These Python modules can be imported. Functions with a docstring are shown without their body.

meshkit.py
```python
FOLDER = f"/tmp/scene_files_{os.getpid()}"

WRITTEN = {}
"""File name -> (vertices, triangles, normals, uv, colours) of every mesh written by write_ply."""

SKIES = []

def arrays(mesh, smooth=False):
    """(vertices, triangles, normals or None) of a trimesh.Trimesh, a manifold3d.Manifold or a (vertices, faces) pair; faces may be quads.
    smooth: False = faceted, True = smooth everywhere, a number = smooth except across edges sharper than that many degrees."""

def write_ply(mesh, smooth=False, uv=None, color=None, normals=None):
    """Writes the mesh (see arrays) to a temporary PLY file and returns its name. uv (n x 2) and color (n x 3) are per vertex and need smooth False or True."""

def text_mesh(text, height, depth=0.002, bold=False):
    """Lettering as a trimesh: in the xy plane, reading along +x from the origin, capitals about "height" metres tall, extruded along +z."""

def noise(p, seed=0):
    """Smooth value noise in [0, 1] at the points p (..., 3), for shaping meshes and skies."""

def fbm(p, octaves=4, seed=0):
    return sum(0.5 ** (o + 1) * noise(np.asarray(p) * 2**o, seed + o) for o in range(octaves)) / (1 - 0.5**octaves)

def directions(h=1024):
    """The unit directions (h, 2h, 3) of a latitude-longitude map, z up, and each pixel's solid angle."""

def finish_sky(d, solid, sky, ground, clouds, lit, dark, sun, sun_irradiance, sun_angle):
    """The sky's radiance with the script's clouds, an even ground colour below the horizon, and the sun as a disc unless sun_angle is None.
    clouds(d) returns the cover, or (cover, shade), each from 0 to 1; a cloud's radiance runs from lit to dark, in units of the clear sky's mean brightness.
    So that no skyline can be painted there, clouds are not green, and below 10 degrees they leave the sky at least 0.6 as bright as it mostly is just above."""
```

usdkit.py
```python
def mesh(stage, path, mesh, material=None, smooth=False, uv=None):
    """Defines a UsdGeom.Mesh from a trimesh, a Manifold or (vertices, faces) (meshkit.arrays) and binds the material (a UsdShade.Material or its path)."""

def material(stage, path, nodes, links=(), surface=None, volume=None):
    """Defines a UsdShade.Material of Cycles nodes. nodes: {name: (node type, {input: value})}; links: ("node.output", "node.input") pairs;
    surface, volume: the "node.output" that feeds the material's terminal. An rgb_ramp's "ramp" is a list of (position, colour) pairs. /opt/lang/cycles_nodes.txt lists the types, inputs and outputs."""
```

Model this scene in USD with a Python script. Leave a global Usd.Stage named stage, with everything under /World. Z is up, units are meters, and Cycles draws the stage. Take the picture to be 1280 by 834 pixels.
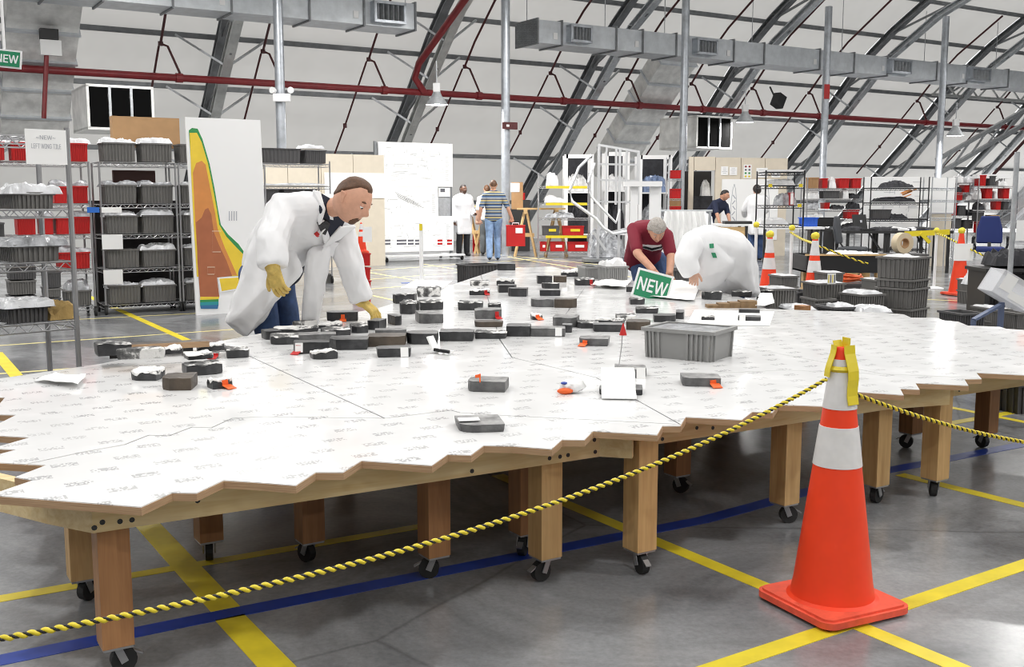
import math, random
import numpy as np, trimesh
import manifold3d as m3
from shapely.geometry import Polygon, LineString, box as sbox
from shapely.ops import split as ssplit
from shapely import affinity
from pxr import Usd, UsdGeom, UsdLux, UsdShade, Sdf, Gf
import usdkit, meshkit

stage = Usd.Stage.CreateInMemory()
UsdGeom.SetStageUpAxis(stage, 'Z'); UsdGeom.SetStageMetersPerUnit(stage, 1.0)
world = UsdGeom.Xform.Define(stage, '/World'); stage.SetDefaultPrim(world.GetPrim())

# ------------------------------------------------------------------ camera
F, PITCH, EYE = 1312.0, math.radians(7.3), 1.4
EXPOSURE = 0.04
LAMP = 165.0             # power of each high-bay lamp of the hall
SKY = 0.49               # daylight on the translucent fabric of the hall
cam = UsdGeom.Camera.Define(stage, '/World/camera')
cam.CreateHorizontalApertureAttr(36.0); cam.CreateVerticalApertureAttr(36.0 * 834 / 1280)
cam.CreateFocalLengthAttr(36.0 * F / 1280); cam.CreateClippingRangeAttr(Gf.Vec2f(0.05, 500))
cam.CreateExposureAttr(EXPOSURE)
cam.AddTranslateOp().Set(Gf.Vec3d(0, 0, EYE)); cam.AddRotateXOp().Set(90 - math.degrees(PITCH))

TH = math.radians(32.0)                       # the hall's long axis
U = np.array([math.cos(TH), math.sin(TH), 0.0]); V = np.array([-math.sin(TH), math.cos(TH), 0.0])
DEG = math.degrees

def ray(px, py):
    a, b = (px - 640) / F, (417 - py) / F
    return np.array([a, math.cos(PITCH) + b * math.sin(PITCH), b * math.cos(PITCH) - math.sin(PITCH)])
def P(px, py, z=0.0):
    """where the sight line of the photograph's pixel meets the level z"""
    r = ray(px, py); return np.array([0, 0, EYE]) + r * (z - EYE) / r[2]
def D(px, py, y):
    """the point of that sight line at the distance y"""
    r = ray(px, py); return np.array([0, 0, EYE]) + r * y / r[1]
def W(u, v, z=0.0):
    return U * u + V * v + np.array([0, 0, z])
def onplane(px, py, n, d):
    r = ray(px, py); o = np.array([0, 0, EYE]); return o + r * (d - o @ n) / (r @ n)

# ------------------------------------------------------------------ materials
def _lk(): stage.DefinePrim('/World/Looks', 'Scope')
_lk()
MATS = {}
def mat(name, color, rough=0.5, metal=0.0, var=0.0, scale=6.0, bump=0.0, bscale=40.0, spec=None, color2=None, stretch=None, coat=0.0, emit=None, detail=4.0, trans=0.0, alpha=1.0, ramp=None):
    if name in MATS: return MATS[name]
    n = {'p': ('principled_bsdf', {'base_color': color, 'roughness': rough, 'metallic': metal})}
    l = []
    if coat: n['p'][1]['coat_weight'] = coat; n['p'][1]['coat_roughness'] = 0.08
    if alpha < 1: n['p'][1]['alpha'] = alpha
    if emit: n['p'][1]['emission_color'] = emit[0]; n['p'][1]['emission_strength'] = emit[1]
    if var or color2 is not None or bump:
        n['c'] = ('texture_coordinate', {})
        n['m'] = ('mapping', {'scale': stretch or (1, 1, 1)})
        l.append(('c.object', 'm.vector'))
    if var or color2 is not None:
        c = np.array(color)
        lo, hi = (c * (1 - var), np.minimum(c * (1 + var), 1)) if color2 is None else (c, np.array(color2))
        n['n'] = ('noise_texture', {'scale': scale, 'detail': detail, 'roughness': 0.6})
        n['r'] = ('rgb_ramp', {'ramp': ramp and [(t, tuple(lo + (hi - lo) * k)) for t, k in ramp] or [(0.3, tuple(lo)), (0.7, tuple(hi))]})
        l += [('m.vector', 'n.vector'), ('n.fac', 'r.fac'), ('r.color', 'p.base_color')]
    if bump:
        n['bn'] = ('noise_texture', {'scale': bscale, 'detail': 3.0})
        n['b'] = ('bump', {'strength': bump, 'distance': 0.01})
        l += [('m.vector', 'bn.vector'), ('bn.fac', 'b.height'), ('b.normal', 'p.normal')]
    MATS[name] = usdkit.material(stage, '/World/Looks/' + name, n, l, surface='p.BSDF')
    return MATS[name]

def film_mat(name, base, txt):
    """white protective film under clear acrylic, printed with rows of small blurred grey stamps"""
    n, l, k = {'c': ('texture_coordinate', {}), 's': ('separate_xyz', {})}, [('c.object', 's.vector')], [0]
    def mth(op, a, b=None):
        k[0] += 1; nm = 'q%d' % k[0]; d = {'math_type': op}
        for key, val in (('value1', a), ('value2', b)):
            if val is None: continue
            if isinstance(val, str): l.append((val, nm + '.' + key))
            else: d[key] = float(val)
        n[nm] = ('math', d); return nm + '.value'
    CX, CY = 0.185, 0.125
    row = mth('floor', mth('divide', 's.y', CY))
    xs = mth('add', mth('divide', 's.x', CX), mth('multiply', row, 0.5))
    fx, fy = mth('fraction', xs), mth('fraction', mth('divide', 's.y', CY))
    m = mth('multiply', mth('less_than', fx, 0.42), mth('less_than', fy, 0.34))
    n['cx'] = ('combine_xyz', {})
    l += [(mth('floor', mth('divide', 's.x', 0.0055)), 'cx.x'), (mth('floor', mth('divide', 's.y', 0.0095)), 'cx.y')]
    n['w'] = ('white_noise_texture', {'dimensions': '3D'}); l.append(('cx.vector', 'w.vector'))
    n['fade'] = ('noise_texture', {'scale': 1.7, 'detail': 2.0}); l.append(('c.object', 'fade.vector'))
    ink = mth('multiply', mth('multiply', m, mth('greater_than', 'w.value', 0.45)), mth('multiply', 'fade.fac', 0.85))
    n['mx'] = ('mix_color', {'a': base, 'b': txt}); l.append((ink, 'mx.fac'))
    n['sm'] = ('noise_texture', {'scale': 3.0, 'detail': 4.0}); l.append(('c.object', 'sm.vector'))
    n['rr'] = ('rgb_ramp', {'ramp': [(0.35, (0.06,) * 3), (0.7, (0.2,) * 3)]}); l += [('sm.fac', 'rr.fac')]
    n['p'] = ('principled_bsdf', {'roughness': 0.12}); l += [('mx.result', 'p.base_color'), ('rr.color', 'p.roughness')]
    n['wn'] = ('noise_texture', {'scale': 2.2, 'detail': 2.0}); l.append(('c.object', 'wn.vector'))
    n['b'] = ('bump', {'strength': 0.08, 'distance': 0.01}); l += [('wn.fac', 'b.height'), ('b.normal', 'p.normal')]
    MATS[name] = usdkit.material(stage, '/World/Looks/' + name, n, l, surface='p.BSDF'); return MATS[name]

def wood_mat(name, a, b, axis, rough=0.55):
    sc = [7.0, 7.0, 7.0]; sc[axis] = 0.5
    n = {'c': ('texture_coordinate', {}), 'm': ('mapping', {'scale': tuple(sc)}), 'oi': ('object_info', {}),
         'n': ('noise_texture', {'scale': 5.0, 'detail': 6.0, 'roughness': 0.62, 'distortion': 0.6}),
         'r': ('rgb_ramp', {'ramp': [(0.32, a), (0.5, tuple((np.array(a) + b) / 2)), (0.68, b)]}),
         'kv': ('voronoi_texture', {'scale': 0.9, 'randomness': 1.0}), 'kr': ('rgb_ramp', {'ramp': [(0.0, (0.16, 0.08, 0.04)), (0.03, (0.3, 0.17, 0.08)), (0.05, (1, 1, 1))]}),
         'x': ('mix_color', {'blend_type': 'multiply', 'fac': 0.8}), 'p': ('principled_bsdf', {'roughness': rough})}
    l = [('c.object', 'm.vector'), ('m.vector', 'n.vector'), ('n.fac', 'r.fac'), ('m.vector', 'kv.vector'), ('kv.distance', 'kr.fac'), ('r.color', 'x.a'), ('kr.color', 'x.b'), ('x.result', 'p.base_color')]
    MATS[name] = usdkit.material(stage, '/World/Looks/' + name, n, l, surface='p.BSDF'); return MATS[name]

def floor_mat():
    n = {'c': ('texture_coordinate', {}), 'n': ('noise_texture', {'scale': 0.9, 'detail': 7.0, 'roughness': 0.62, 'distortion': 0.8}),
         'r': ('rgb_ramp', {'ramp': [(0.3, (0.12, 0.123, 0.13)), (0.5, (0.24, 0.246, 0.254)), (0.7, (0.36, 0.366, 0.376))]}),
         'f': ('noise_texture', {'scale': 45.0, 'detail': 4.0, 'roughness': 0.7}), 'fr': ('rgb_ramp', {'ramp': [(0.3, (0.82,) * 3), (0.7, (1.1,) * 3)]}),
         'x': ('mix_color', {'blend_type': 'multiply', 'fac': 1.0, 'use_clamp_result': False}),
         'v': ('voronoi_texture', {'feature': 'distance_to_edge', 'scale': 0.33}), 'vr': ('rgb_ramp', {'ramp': [(0.0, (0.45,) * 3), (0.004, (1.0,) * 3)]}),
         'd': ('noise_texture', {'scale': 2.0, 'detail': 3.0}), 'dv': ('mix_vector', {'fac': 0.06}),
         'y': ('mix_color', {'blend_type': 'multiply', 'fac': 0.6}), 'rg': ('rgb_ramp', {'ramp': [(0.3, (0.13,) * 3), (0.7, (0.27,) * 3)]}),
         'p': ('principled_bsdf', {'ior': 1.6})}
    l = [('c.object', 'n.vector'), ('n.fac', 'r.fac'), ('c.object', 'f.vector'), ('f.fac', 'fr.fac'), ('r.color', 'x.a'), ('fr.color', 'x.b'),
         ('c.object', 'd.vector'), ('c.object', 'dv.a'), ('d.color', 'dv.b'), ('dv.result', 'v.vector'), ('v.distance', 'vr.fac'), ('x.result', 'y.a'), ('vr.color', 'y.b'),
         ('y.result', 'p.base_color'), ('n.fac', 'rg.fac'), ('rg.color', 'p.roughness')]
    return usdkit.material(stage, '/World/Looks/concrete', n, l, surface='p.BSDF')

def glass_mat(name, tint, fac=0.25, rough=0.15):
    n = {'t': ('transparent_bsdf', {'color': (0.97, 0.97, 0.98)}), 'd': ('principled_bsdf', {'base_color': tint, 'roughness': rough}), 'x': ('mix_closure', {'fac': fac})}
    MATS[name] = usdkit.material(stage, '/World/Looks/' + name, n, [('t.BSDF', 'x.closure1'), ('d.BSDF', 'x.closure2')], surface='x.closure'); return MATS[name]

# ------------------------------------------------------------------ names, things, parts
TAKEN = {}
def numbered(parent, name):
    k = TAKEN.get((parent, name), 0); TAKEN[(parent, name)] = k + 1
    return parent + '/' + (name if k == 0 else '%s_%03d' % (name, k))
def data(prim, **kw):
    for k, v in kw.items():
        if v: prim.SetCustomDataByKey(k, v)
def thing(name, label, cat, loc=(0, 0, 0), rz=0.0, group=None, kind=None):
    x = UsdGeom.Xform.Define(stage, numbered('/World', name))
    x.AddTranslateOp().Set(Gf.Vec3d(*map(float, loc)))
    if rz: x.AddRotateZOp().Set(float(rz))
    data(x.GetPrim(), label=label, category=cat, group=group, kind=kind); return str(x.GetPath())
def struct(name, label=None):
    x = UsdGeom.Xform.Define(stage, '/World/' + name); data(x.GetPrim(), kind='structure', label=label); return str(x.GetPath())
def copy(src, label, loc, rz=0.0, group=None, sc=None):
    """a further copy of a thing, with its parts"""
    o = stage.GetPrimAtPath(src); was = o.GetCustomData(); base = src.rsplit('/', 1)[1]
    if base[-4:-3] == '_' and base[-3:].isdigit(): base = base[:-4]
    x = UsdGeom.Xform.Define(stage, numbered('/World', base)); pr = x.GetPrim()
    x.AddTranslateOp().Set(Gf.Vec3d(*map(float, loc)))
    ops = [x.GetXformOpOrderAttr()]
    if rz or any('rotateZ' in str(t) for t in (UsdGeom.Xformable(o).GetXformOpOrderAttr().Get() or [])):
        x.AddRotateZOp().Set(float(rz))
    if sc: x.AddScaleOp().Set(Gf.Vec3f(*sc))
    pr.GetReferences().AddInternalReference(o.GetPath()); pr.SetInstanceable(True)
    data(pr, label=label, category=was['category'], group=group or was.get('group')); return str(x.GetPath())
def part(parent, name, mesh, material, smooth=False, label=None, kind=None):
    path = numbered(parent, name)
    if isinstance(material, str): material = MATS[material]
    m = usdkit.mesh(stage, path, mesh, material, smooth=smooth)
    data(m.GetPrim(), label=label, kind=kind); return path

class B:
    """collects simple solids into one mesh"""
    def __init__(s): s.v, s.f, s.n = [], [], 0
    def add(s, v, f):
        s.v.append(np.asarray(v, float)); s.f.append(np.asarray(f, int) + s.n); s.n += len(v); return s
    def tm(s, m): return s.add(m.vertices, m.faces)
    def box(s, c, d, rz=0.0, taper=1.0, R=None):
        x, y, z = np.array(d) / 2.0
        v = np.array([[-x * taper, -y * taper, -z], [x * taper, -y * taper, -z], [x * taper, y * taper, -z], [-x * taper, y * taper, -z], [-x, -y, z], [x, -y, z], [x, y, z], [-x, y, z]])
        if R is not None: v = v @ np.array(R).T
        if rz:
            cs, sn = math.cos(math.radians(rz)), math.sin(math.radians(rz)); v = v @ np.array([[cs, sn, 0], [-sn, cs, 0], [0, 0, 1]])
        q = [(0, 3, 2, 1), (4, 5, 6, 7), (0, 1, 5, 4), (1, 2, 6, 5), (2, 3, 7, 6), (3, 0, 4, 7)]
        return s.add(v + np.array(c), [t for a in q for t in ((a[0], a[1], a[2]), (a[0], a[2], a[3]))])
    def bar(s, a, b, w, h=None, up=(0, 0, 1)):
        """box beam from a to b, w across, h along up"""
        a, b, h = np.array(a, float), np.array(b, float), h or w
        d = b - a; L = np.linalg.norm(d); d = d / L
        up = np.array(up, float)
        if abs(d @ up) > 0.98: up = np.array([1.0, 0, 0])
        x = np.cross(up, d); x /= np.linalg.norm(x); y = np.cross(d, x)
        return s.box((a + b) / 2, (w, h, L), R=np.stack([x, y, d], 1))
    def cyl(s, a, b, r, n=10, r2=None):
        a, b = np.array(a, float), np.array(b, float); r2 = r if r2 is None else r2
        d = b - a; d = d / np.linalg.norm(d); t = np.array([1.0, 0, 0]) if abs(d[0]) < 0.9 else np.array([0, 1.0, 0])
        x = np.cross(d, t); x /= np.linalg.norm(x); y = np.cross(d, x); g = np.arange(n) * 2 * np.pi / n
        c = np.cos(g)[:, None] * x + np.sin(g)[:, None] * y
        v = np.vstack([a + c * r, b + c * r2, a, b]); f = []
        for i in range(n):
            j = (i + 1) % n; f += [(i, i + n, j), (j, i + n, j + n), (2 * n, i, j), (2 * n + 1, j + n, i + n)]
        f = [(q[0], q[2], q[1]) for q in f]
        return s.add(v, f)
    def tube(s, pts, r, n=8):
        p = np.asarray(pts, float); t = np.gradient(p, axis=0); t /= np.linalg.norm(t, axis=1, keepdims=True) + 1e-12
        ref = np.array([0, 0, 1.0]) if np.mean(np.abs(t[:, 2])) < 0.8 else np.array([1.0, 0, 0])
        a = np.cross(t, ref); a /= np.linalg.norm(a, axis=1, keepdims=True) + 1e-12; b = np.cross(t, a)
        g = np.arange(n) * 2 * np.pi / n; rr = np.broadcast_to(r, (len(p),))[:, None, None]
        v = (p[:, None] + rr * (np.cos(g)[None, :, None] * a[:, None] + np.sin(g)[None, :, None] * b[:, None])).reshape(-1, 3)
        f = []
        for i in range(len(p) - 1):
            for j in range(n):
                k = (j + 1) % n; f += [(i * n + j, i * n + k, (i + 1) * n + j), (i * n + k, (i + 1) * n + k, (i + 1) * n + j)]
        c0, c1 = len(v), len(v) + 1; v = np.vstack([v, p[0], p[-1]]); e = (len(p) - 1) * n
        for j in range(n): f += [(c0, (j + 1) % n, j), (c1, e + j, e + (j + 1) % n)]
        return s.add(v, [(q[0], q[2], q[1]) for q in f])
    def lathe(s, prof, c=(0, 0, 0), n=24):
        g = np.arange(n) * 2 * np.pi / n; pr = np.array(prof, float)
        v = np.stack([pr[:, None, 0] * np.cos(g), pr[:, None, 0] * np.sin(g), np.broadcast_to(pr[:, 1:2], (len(pr), n))], -1).reshape(-1, 3) + np.array(c); f = []
        for i in range(len(pr) - 1):
            for j in range(n):
                k = (j + 1) % n; f += [(i * n + j, i * n + k, (i + 1) * n + j), (i * n + k, (i + 1) * n + k, (i + 1) * n + j)]
        return s.add(v, f)
    def prism(s, poly, z0, z1):
        """shapely polygon(s) extruded"""
        for g in getattr(poly, 'geoms', [poly]):
            if g.area < 1e-6: continue
            m = trimesh.creation.extrude_polygon(g, z1 - z0, engine='earcut'); m.apply_translation((0, 0, z0)); s.tm(m)
        return s
    def quad(s, a, b, c, d): return s.add([a, b, c, d], [(0, 1, 2), (0, 2, 3)])
    def move(s, R=None, t=(0, 0, 0)):
        s.v = [(v @ np.array(R).T if R is not None else v) + np.array(t) for v in s.v]; return s
    def mesh(s): return trimesh.Trimesh(np.vstack(s.v), np.vstack(s.f), process=False)
    def to(s, parent, name, material, smooth=False, **kw): return part(parent, name, s.mesh(), material, smooth, **kw)

def RX(a): c, s = math.cos(math.radians(a)), math.sin(math.radians(a)); return np.array([[1, 0, 0], [0, c, -s], [0, s, c]])
def RY(a): c, s = math.cos(math.radians(a)), math.sin(math.radians(a)); return np.array([[c, 0, s], [0, 1, 0], [-s, 0, c]])
def RZ(a): c, s = math.cos(math.radians(a)), math.sin(math.radians(a)); return np.array([[c, -s, 0], [s, c, 0], [0, 0, 1]])

def single(name, b, material, label, cat, loc=(0, 0, 0), rz=0.0, group=None, smooth=False, kind=None):
    """a thing that is one mesh, in its own coordinates"""
    path = numbered('/World', name)
    m = usdkit.mesh(stage, path, b.mesh() if isinstance(b, B) else b, MATS[material] if isinstance(material, str) else material, smooth=smooth)
    m.AddTranslateOp().Set(Gf.Vec3d(*map(float, loc)))
    if rz: m.AddRotateZOp().Set(float(rz))
    data(m.GetPrim(), label=label, category=cat, group=group, kind=kind); return path

# the palette
mat('steel', (0.52, 0.54, 0.56), 0.42, 0.6, var=0.15, scale=12)
mat('galv', (0.50, 0.53, 0.57), 0.38, 0.7, var=0.18, scale=5)
mat('duct', (0.62, 0.65, 0.68), 0.4, 0.3, var=0.12, scale=4)
mat('duct_bright', (0.8, 0.8, 0.78), 0.32, 0.15, var=0.2, scale=3)
mat('truss', (0.23, 0.24, 0.25), 0.5, 0.35, var=0.2, scale=4)
mat('truss_light', (0.5, 0.51, 0.5), 0.5, 0.35, var=0.15, scale=4)
mat('chrome', (0.66, 0.67, 0.68), 0.25, 0.85)
mat('wire_grey', (0.42, 0.42, 0.43), 0.35, 0.7)
mat('dark_metal', (0.035, 0.036, 0.04), 0.4, 0.3)
mat('black', (0.012, 0.012, 0.013), 0.5)
mat('pipe_red', (0.21, 0.014, 0.018), 0.4, var=0.15)
mat('pipe_dark', (0.075, 0.017, 0.018), 0.45, var=0.2)
mat('film_white', (0.85, 0.85, 0.85), 0.4)
mat('paper', (0.88, 0.88, 0.87), 0.7)
mat('ink', (0.13, 0.13, 0.15), 0.8)
mat('ink_pale', (0.45, 0.46, 0.5), 0.8)
mat('bin_grey', (0.155, 0.15, 0.143), 0.5, var=0.1, scale=3)
mat('bin_light', (0.25, 0.25, 0.245), 0.45, var=0.06, scale=3)
mat('bin_dark', (0.085, 0.083, 0.085), 0.5, var=0.1, scale=3)
mat('bin_red', (0.5, 0.012, 0.012), 0.42, var=0.1, scale=3)
mat('bag', (0.72, 0.73, 0.75), 0.2, var=0.22, scale=9, bump=0.5, bscale=16)
mat('bag_grey', (0.42, 0.43, 0.45), 0.18, var=0.5, scale=11, bump=0.6, bscale=18)
mat('cardboard', (0.42, 0.25, 0.12), 0.8, var=0.08)
mat('beige', (0.66, 0.59, 0.48), 0.7, var=0.04)
mat('plywood', (0.62, 0.42, 0.2), 0.6, var=0.15, scale=3, stretch=(1, 6, 6))
mat('ply_edge', (0.34, 0.2, 0.11), 0.7, color2=(0.5, 0.34, 0.2), scale=9, stretch=(1, 1, 40))
mat('cone_orange', (0.88, 0.055, 0.012), 0.45, var=0.05, scale=8)
mat('cone_base', (0.80, 0.10, 0.05), 0.65, var=0.2, scale=12)
mat('reflective', (0.74, 0.73, 0.73), 0.3, var=0.05, scale=20)
mat('tape_yellow', (0.75, 0.6, 0.03), 0.35, var=0.05)
mat('floor_yellow', (0.72, 0.58, 0.03), 0.42, var=0.12, scale=7)
mat('floor_pale', (0.75, 0.66, 0.28), 0.42, var=0.12, scale=7)
mat('floor_blue', (0.01, 0.045, 0.32), 0.4, var=0.2, scale=7)
mat('sign_green', (0.02, 0.24, 0.11), 0.5)
mat('white', (0.84, 0.84, 0.84), 0.5)
mat('orange_tag', (0.85, 0.13, 0.02), 0.6)
mat('navy', (0.012, 0.018, 0.06), 0.7)
mat('lamp_glow', (0.9, 0.9, 0.95), 0.4, emit=((0.85, 0.88, 1.0), 14.0))
mat('rubber', (0.02, 0.02, 0.02), 0.7)
mat('tile_black', (0.014, 0.0145, 0.016), 0.36, color2=(0.085, 0.085, 0.09), scale=9, detail=7, ramp=[(0.35, 0.0), (0.55, 0.18), (0.8, 1.0)], bump=0.4, bscale=30)
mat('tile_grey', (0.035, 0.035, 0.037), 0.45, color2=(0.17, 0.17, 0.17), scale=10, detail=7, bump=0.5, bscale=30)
mat('tile_brown', (0.028, 0.022, 0.018), 0.5, color2=(0.10, 0.075, 0.052), scale=8, detail=7, bump=0.4, bscale=30)
mat('tile_core', (0.80, 0.79, 0.77), 0.9, color2=(0.1, 0.1, 0.1), scale=13, detail=8, ramp=[(0.5, 0.0), (0.58, 0.2), (0.62, 1.0)], bump=0.8, bscale=40)
mat('tile_core_dark', (0.06, 0.06, 0.06), 0.8, color2=(0.75, 0.74, 0.72), scale=12, detail=8, ramp=[(0.40, 0.0), (0.50, 0.15), (0.56, 1.0)], bump=0.8, bscale=40)
mat('grille_black', (0.006, 0.006, 0.006), 1.0)
mat('pale_top', (0.12, 0.12, 0.12), 0.8, color2=(0.42, 0.415, 0.41), scale=12, detail=7, bump=0.4, bscale=30)  # paler mottled grey for the top faces of the grey tiles
mat('wall_grey', (0.16, 0.16, 0.165), 0.8, var=0.1)
film_mat('film', (0.84, 0.84, 0.84), (0.2, 0.2, 0.21))
wood_mat('pine_u', (0.66, 0.48, 0.23), (0.80, 0.65, 0.38), 0)
wood_mat('post', (0.31, 0.14, 0.055), (0.44, 0.22, 0.09), 2)
wood_mat('post_pale', (0.48, 0.28, 0.11), (0.64, 0.42, 0.19), 2)
glass_mat('clear_plastic', (0.92, 0.93, 0.95), 0.4)
mat('foam_brown', (0.22, 0.14, 0.07), 0.8, var=0.25, scale=14, bump=0.3)
concrete = floor_mat()
def fabric_mat():
    n = {'c': ('texture_coordinate', {}), 'n': ('noise_texture', {'scale': 0.8, 'detail': 4.0}), 'r': ('rgb_ramp', {'ramp': [(0.3, (0.66, 0.65, 0.63)), (0.7, (0.76, 0.755, 0.74))]}),
         'd': ('diffuse_bsdf', {}), 't': ('translucent_bsdf', {'color': (0.62, 0.61, 0.585)}), 'x': ('mix_closure', {'fac': 0.42})}
    return usdkit.material(stage, '/World/Looks/fabric', n, [('c.object', 'n.vector'), ('n.fac', 'r.fac'), ('r.color', 'd.color'), ('d.BSDF', 'x.closure1'), ('t.BSDF', 'x.closure2')], surface='x.closure')
MATS['fabric'] = fabric_mat()
dome = UsdLux.DomeLight.Define(stage, '/World/overcast_sky'); dome.CreateIntensityAttr(SKY); dome.CreateColorAttr(Gf.Vec3f(1.0, 1.0, 1.0))
# ------------------------------------------------------------------ the hall: lamps first
def lamp(px, py, y, label, z=None, loc=None, seen=True, power=None, group=None):
    p = D(px, py, y) if loc is None else np.array(loc, float)
    t = thing('high_bay_lamp', label, 'lamp', p, group=group)
    B().lathe([(0.05, 0.30), (0.09, 0.27), (0.12, 0.2), (0.26, 0.0), (0.27, -0.02), (0.255, -0.02), (0.11, 0.19), (0.0, 0.24)], n=20).to(t, 'shade', 'steel' if seen else 'white', 40)
    B().box((0, 0, 0.38), (0.16, 0.16, 0.2)).to(t, 'ballast', 'white')
    B().cyl((0, 0, 0.48), (0, 0, 1.0), 0.015, 6).to(t, 'hanger', 'steel')
    B().lathe([(0.0, 0.03), (0.235, 0.03), (0.235, 0.02), (0.0, 0.02)], n=20).to(t, 'lens', 'lamp_glow')
    L = UsdLux.DiskLight.Define(stage, t + '/light'); L.CreateRadiusAttr(0.24); L.CreateIntensityAttr(1.0)
    L.CreateIntensityAttr((power or LAMP) / (math.pi ** 2 * 0.24 ** 2)); L.CreateColorAttr(Gf.Vec3f(1.0, 0.985, 0.96)); L.AddTranslateOp().Set(Gf.Vec3d(0, 0, 0.0))
    return t
lamp(546, 130, 25.5, 'leftmost high-bay lamp with a grey bell shade, in front of the red pipe', power=300)
lamp(931, 152, 30.5, 'high-bay lamp with a grey bell shade right of the black grille unit', power=300)
lamp(1194, 169, 33.0, 'high-bay lamp glowing bluish white beside the rightmost pole', power=300)
for i, v in enumerate((-14.0, -7.5, -1.0, 5.5, 12.0, 18.0)):
    for j, u in enumerate((-8.0, -1.0, 6.0, 13.0, 20.0, 27.0, 34.0)):
        zz = (9.0 if v > 17 else 8.4) - 0.02 * (v + 1) ** 2 * 0.4
        p_ = W(u, v, zz)
        c_ = p_ - np.array([0, 0, EYE - .9]); yy = c_[1] * math.cos(PITCH) - c_[2] * math.sin(PITCH); zz_ = c_[1] * math.sin(PITCH) + c_[2] * math.cos(PITCH) - 1.2
        if yy > 0 and abs(c_[0] / yy) < .55 and zz_ / yy < 417 / F: continue
        lamp(0, 0, 0, 'white high-bay lamp hanging under the roof above the camera, out of view', group='lamps under the roof', loc=p_, seen=False, power=LAMP * (2.0 if v > 17 else 1.3 if v > 10 else 1.0))

# ------------------------------------------------------------------ the setting
PROFILE = [(31.6, 0.0), (29.44, 2.16), (27.6, 3.92), (25.9, 5.75), (25.1, 6.45), (24.3, 7.05), (23.0, 7.85), (20.5, 8.85), (17.0, 9.9), (12.5, 10.9), (5.0, 11.7)]
FULL = PROFILE + [(10.0 - v, z) for v, z in PROFILE[-2::-1]]
U0, U1, BAY = -14.3, 47.0, 5.565
RIBS = [7.93 + BAY * k for k in range(-4, 8)]

fl = struct('floor', 'grey sealed concrete floor with worn patches')
B().box((10, 5, -0.05), (90, 80, 0.1)).to(fl, 'slab', concrete)
def strip(pts, w, name, m, z=0.0015, label=None):
    p = np.array([q[:2] for q in pts]); b = B()
    for a, c in zip(p[:-1], p[1:]):
        d = (c - a) / np.linalg.norm(c - a); n = np.array([-d[1], d[0]]) * w / 2
        b.add([(*(a - n), z), (*(c - n), z), (*(c + n), z), (*(a + n), z), (*(a - n), 0.0), (*(c - n), 0.0), (*(c + n), 0.0), (*(a + n), 0.0)],
              [(0, 1, 2), (0, 2, 3), (4, 6, 5), (4, 7, 6), (0, 4, 5), (0, 5, 1), (1, 5, 6), (1, 6, 2), (2, 6, 7), (2, 7, 3), (3, 7, 4), (3, 4, 0)])
    b.to(fl, name, m, label=label)
def ln(a, b, e0=0.0, e1=0.0):
    p, q = P(*a), P(*b); d = (q - p) / np.linalg.norm(q - p); return [p - d * e0, q + d * e1]
YL = 'yellow floor tape line'
strip(ln((812, 673.5), (1196, 834), 1.2, 2.0), 0.072, 'yellow_tape', 'floor_yellow', label=YL + ' passing under the big traffic cone')
strip(ln((899, 834), (1280, 706.4), 2.0, 3.0), 0.074, 'yellow_tape', 'floor_yellow', z=0.002, label=YL + ' crossing under the big traffic cone to the right edge')
strip(ln((1125, 593.2), (1280, 631.8), 0.0, 3.0), 0.075, 'yellow_tape', 'floor_yellow', label=YL + ' starting beside the rope side post at right')
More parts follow.
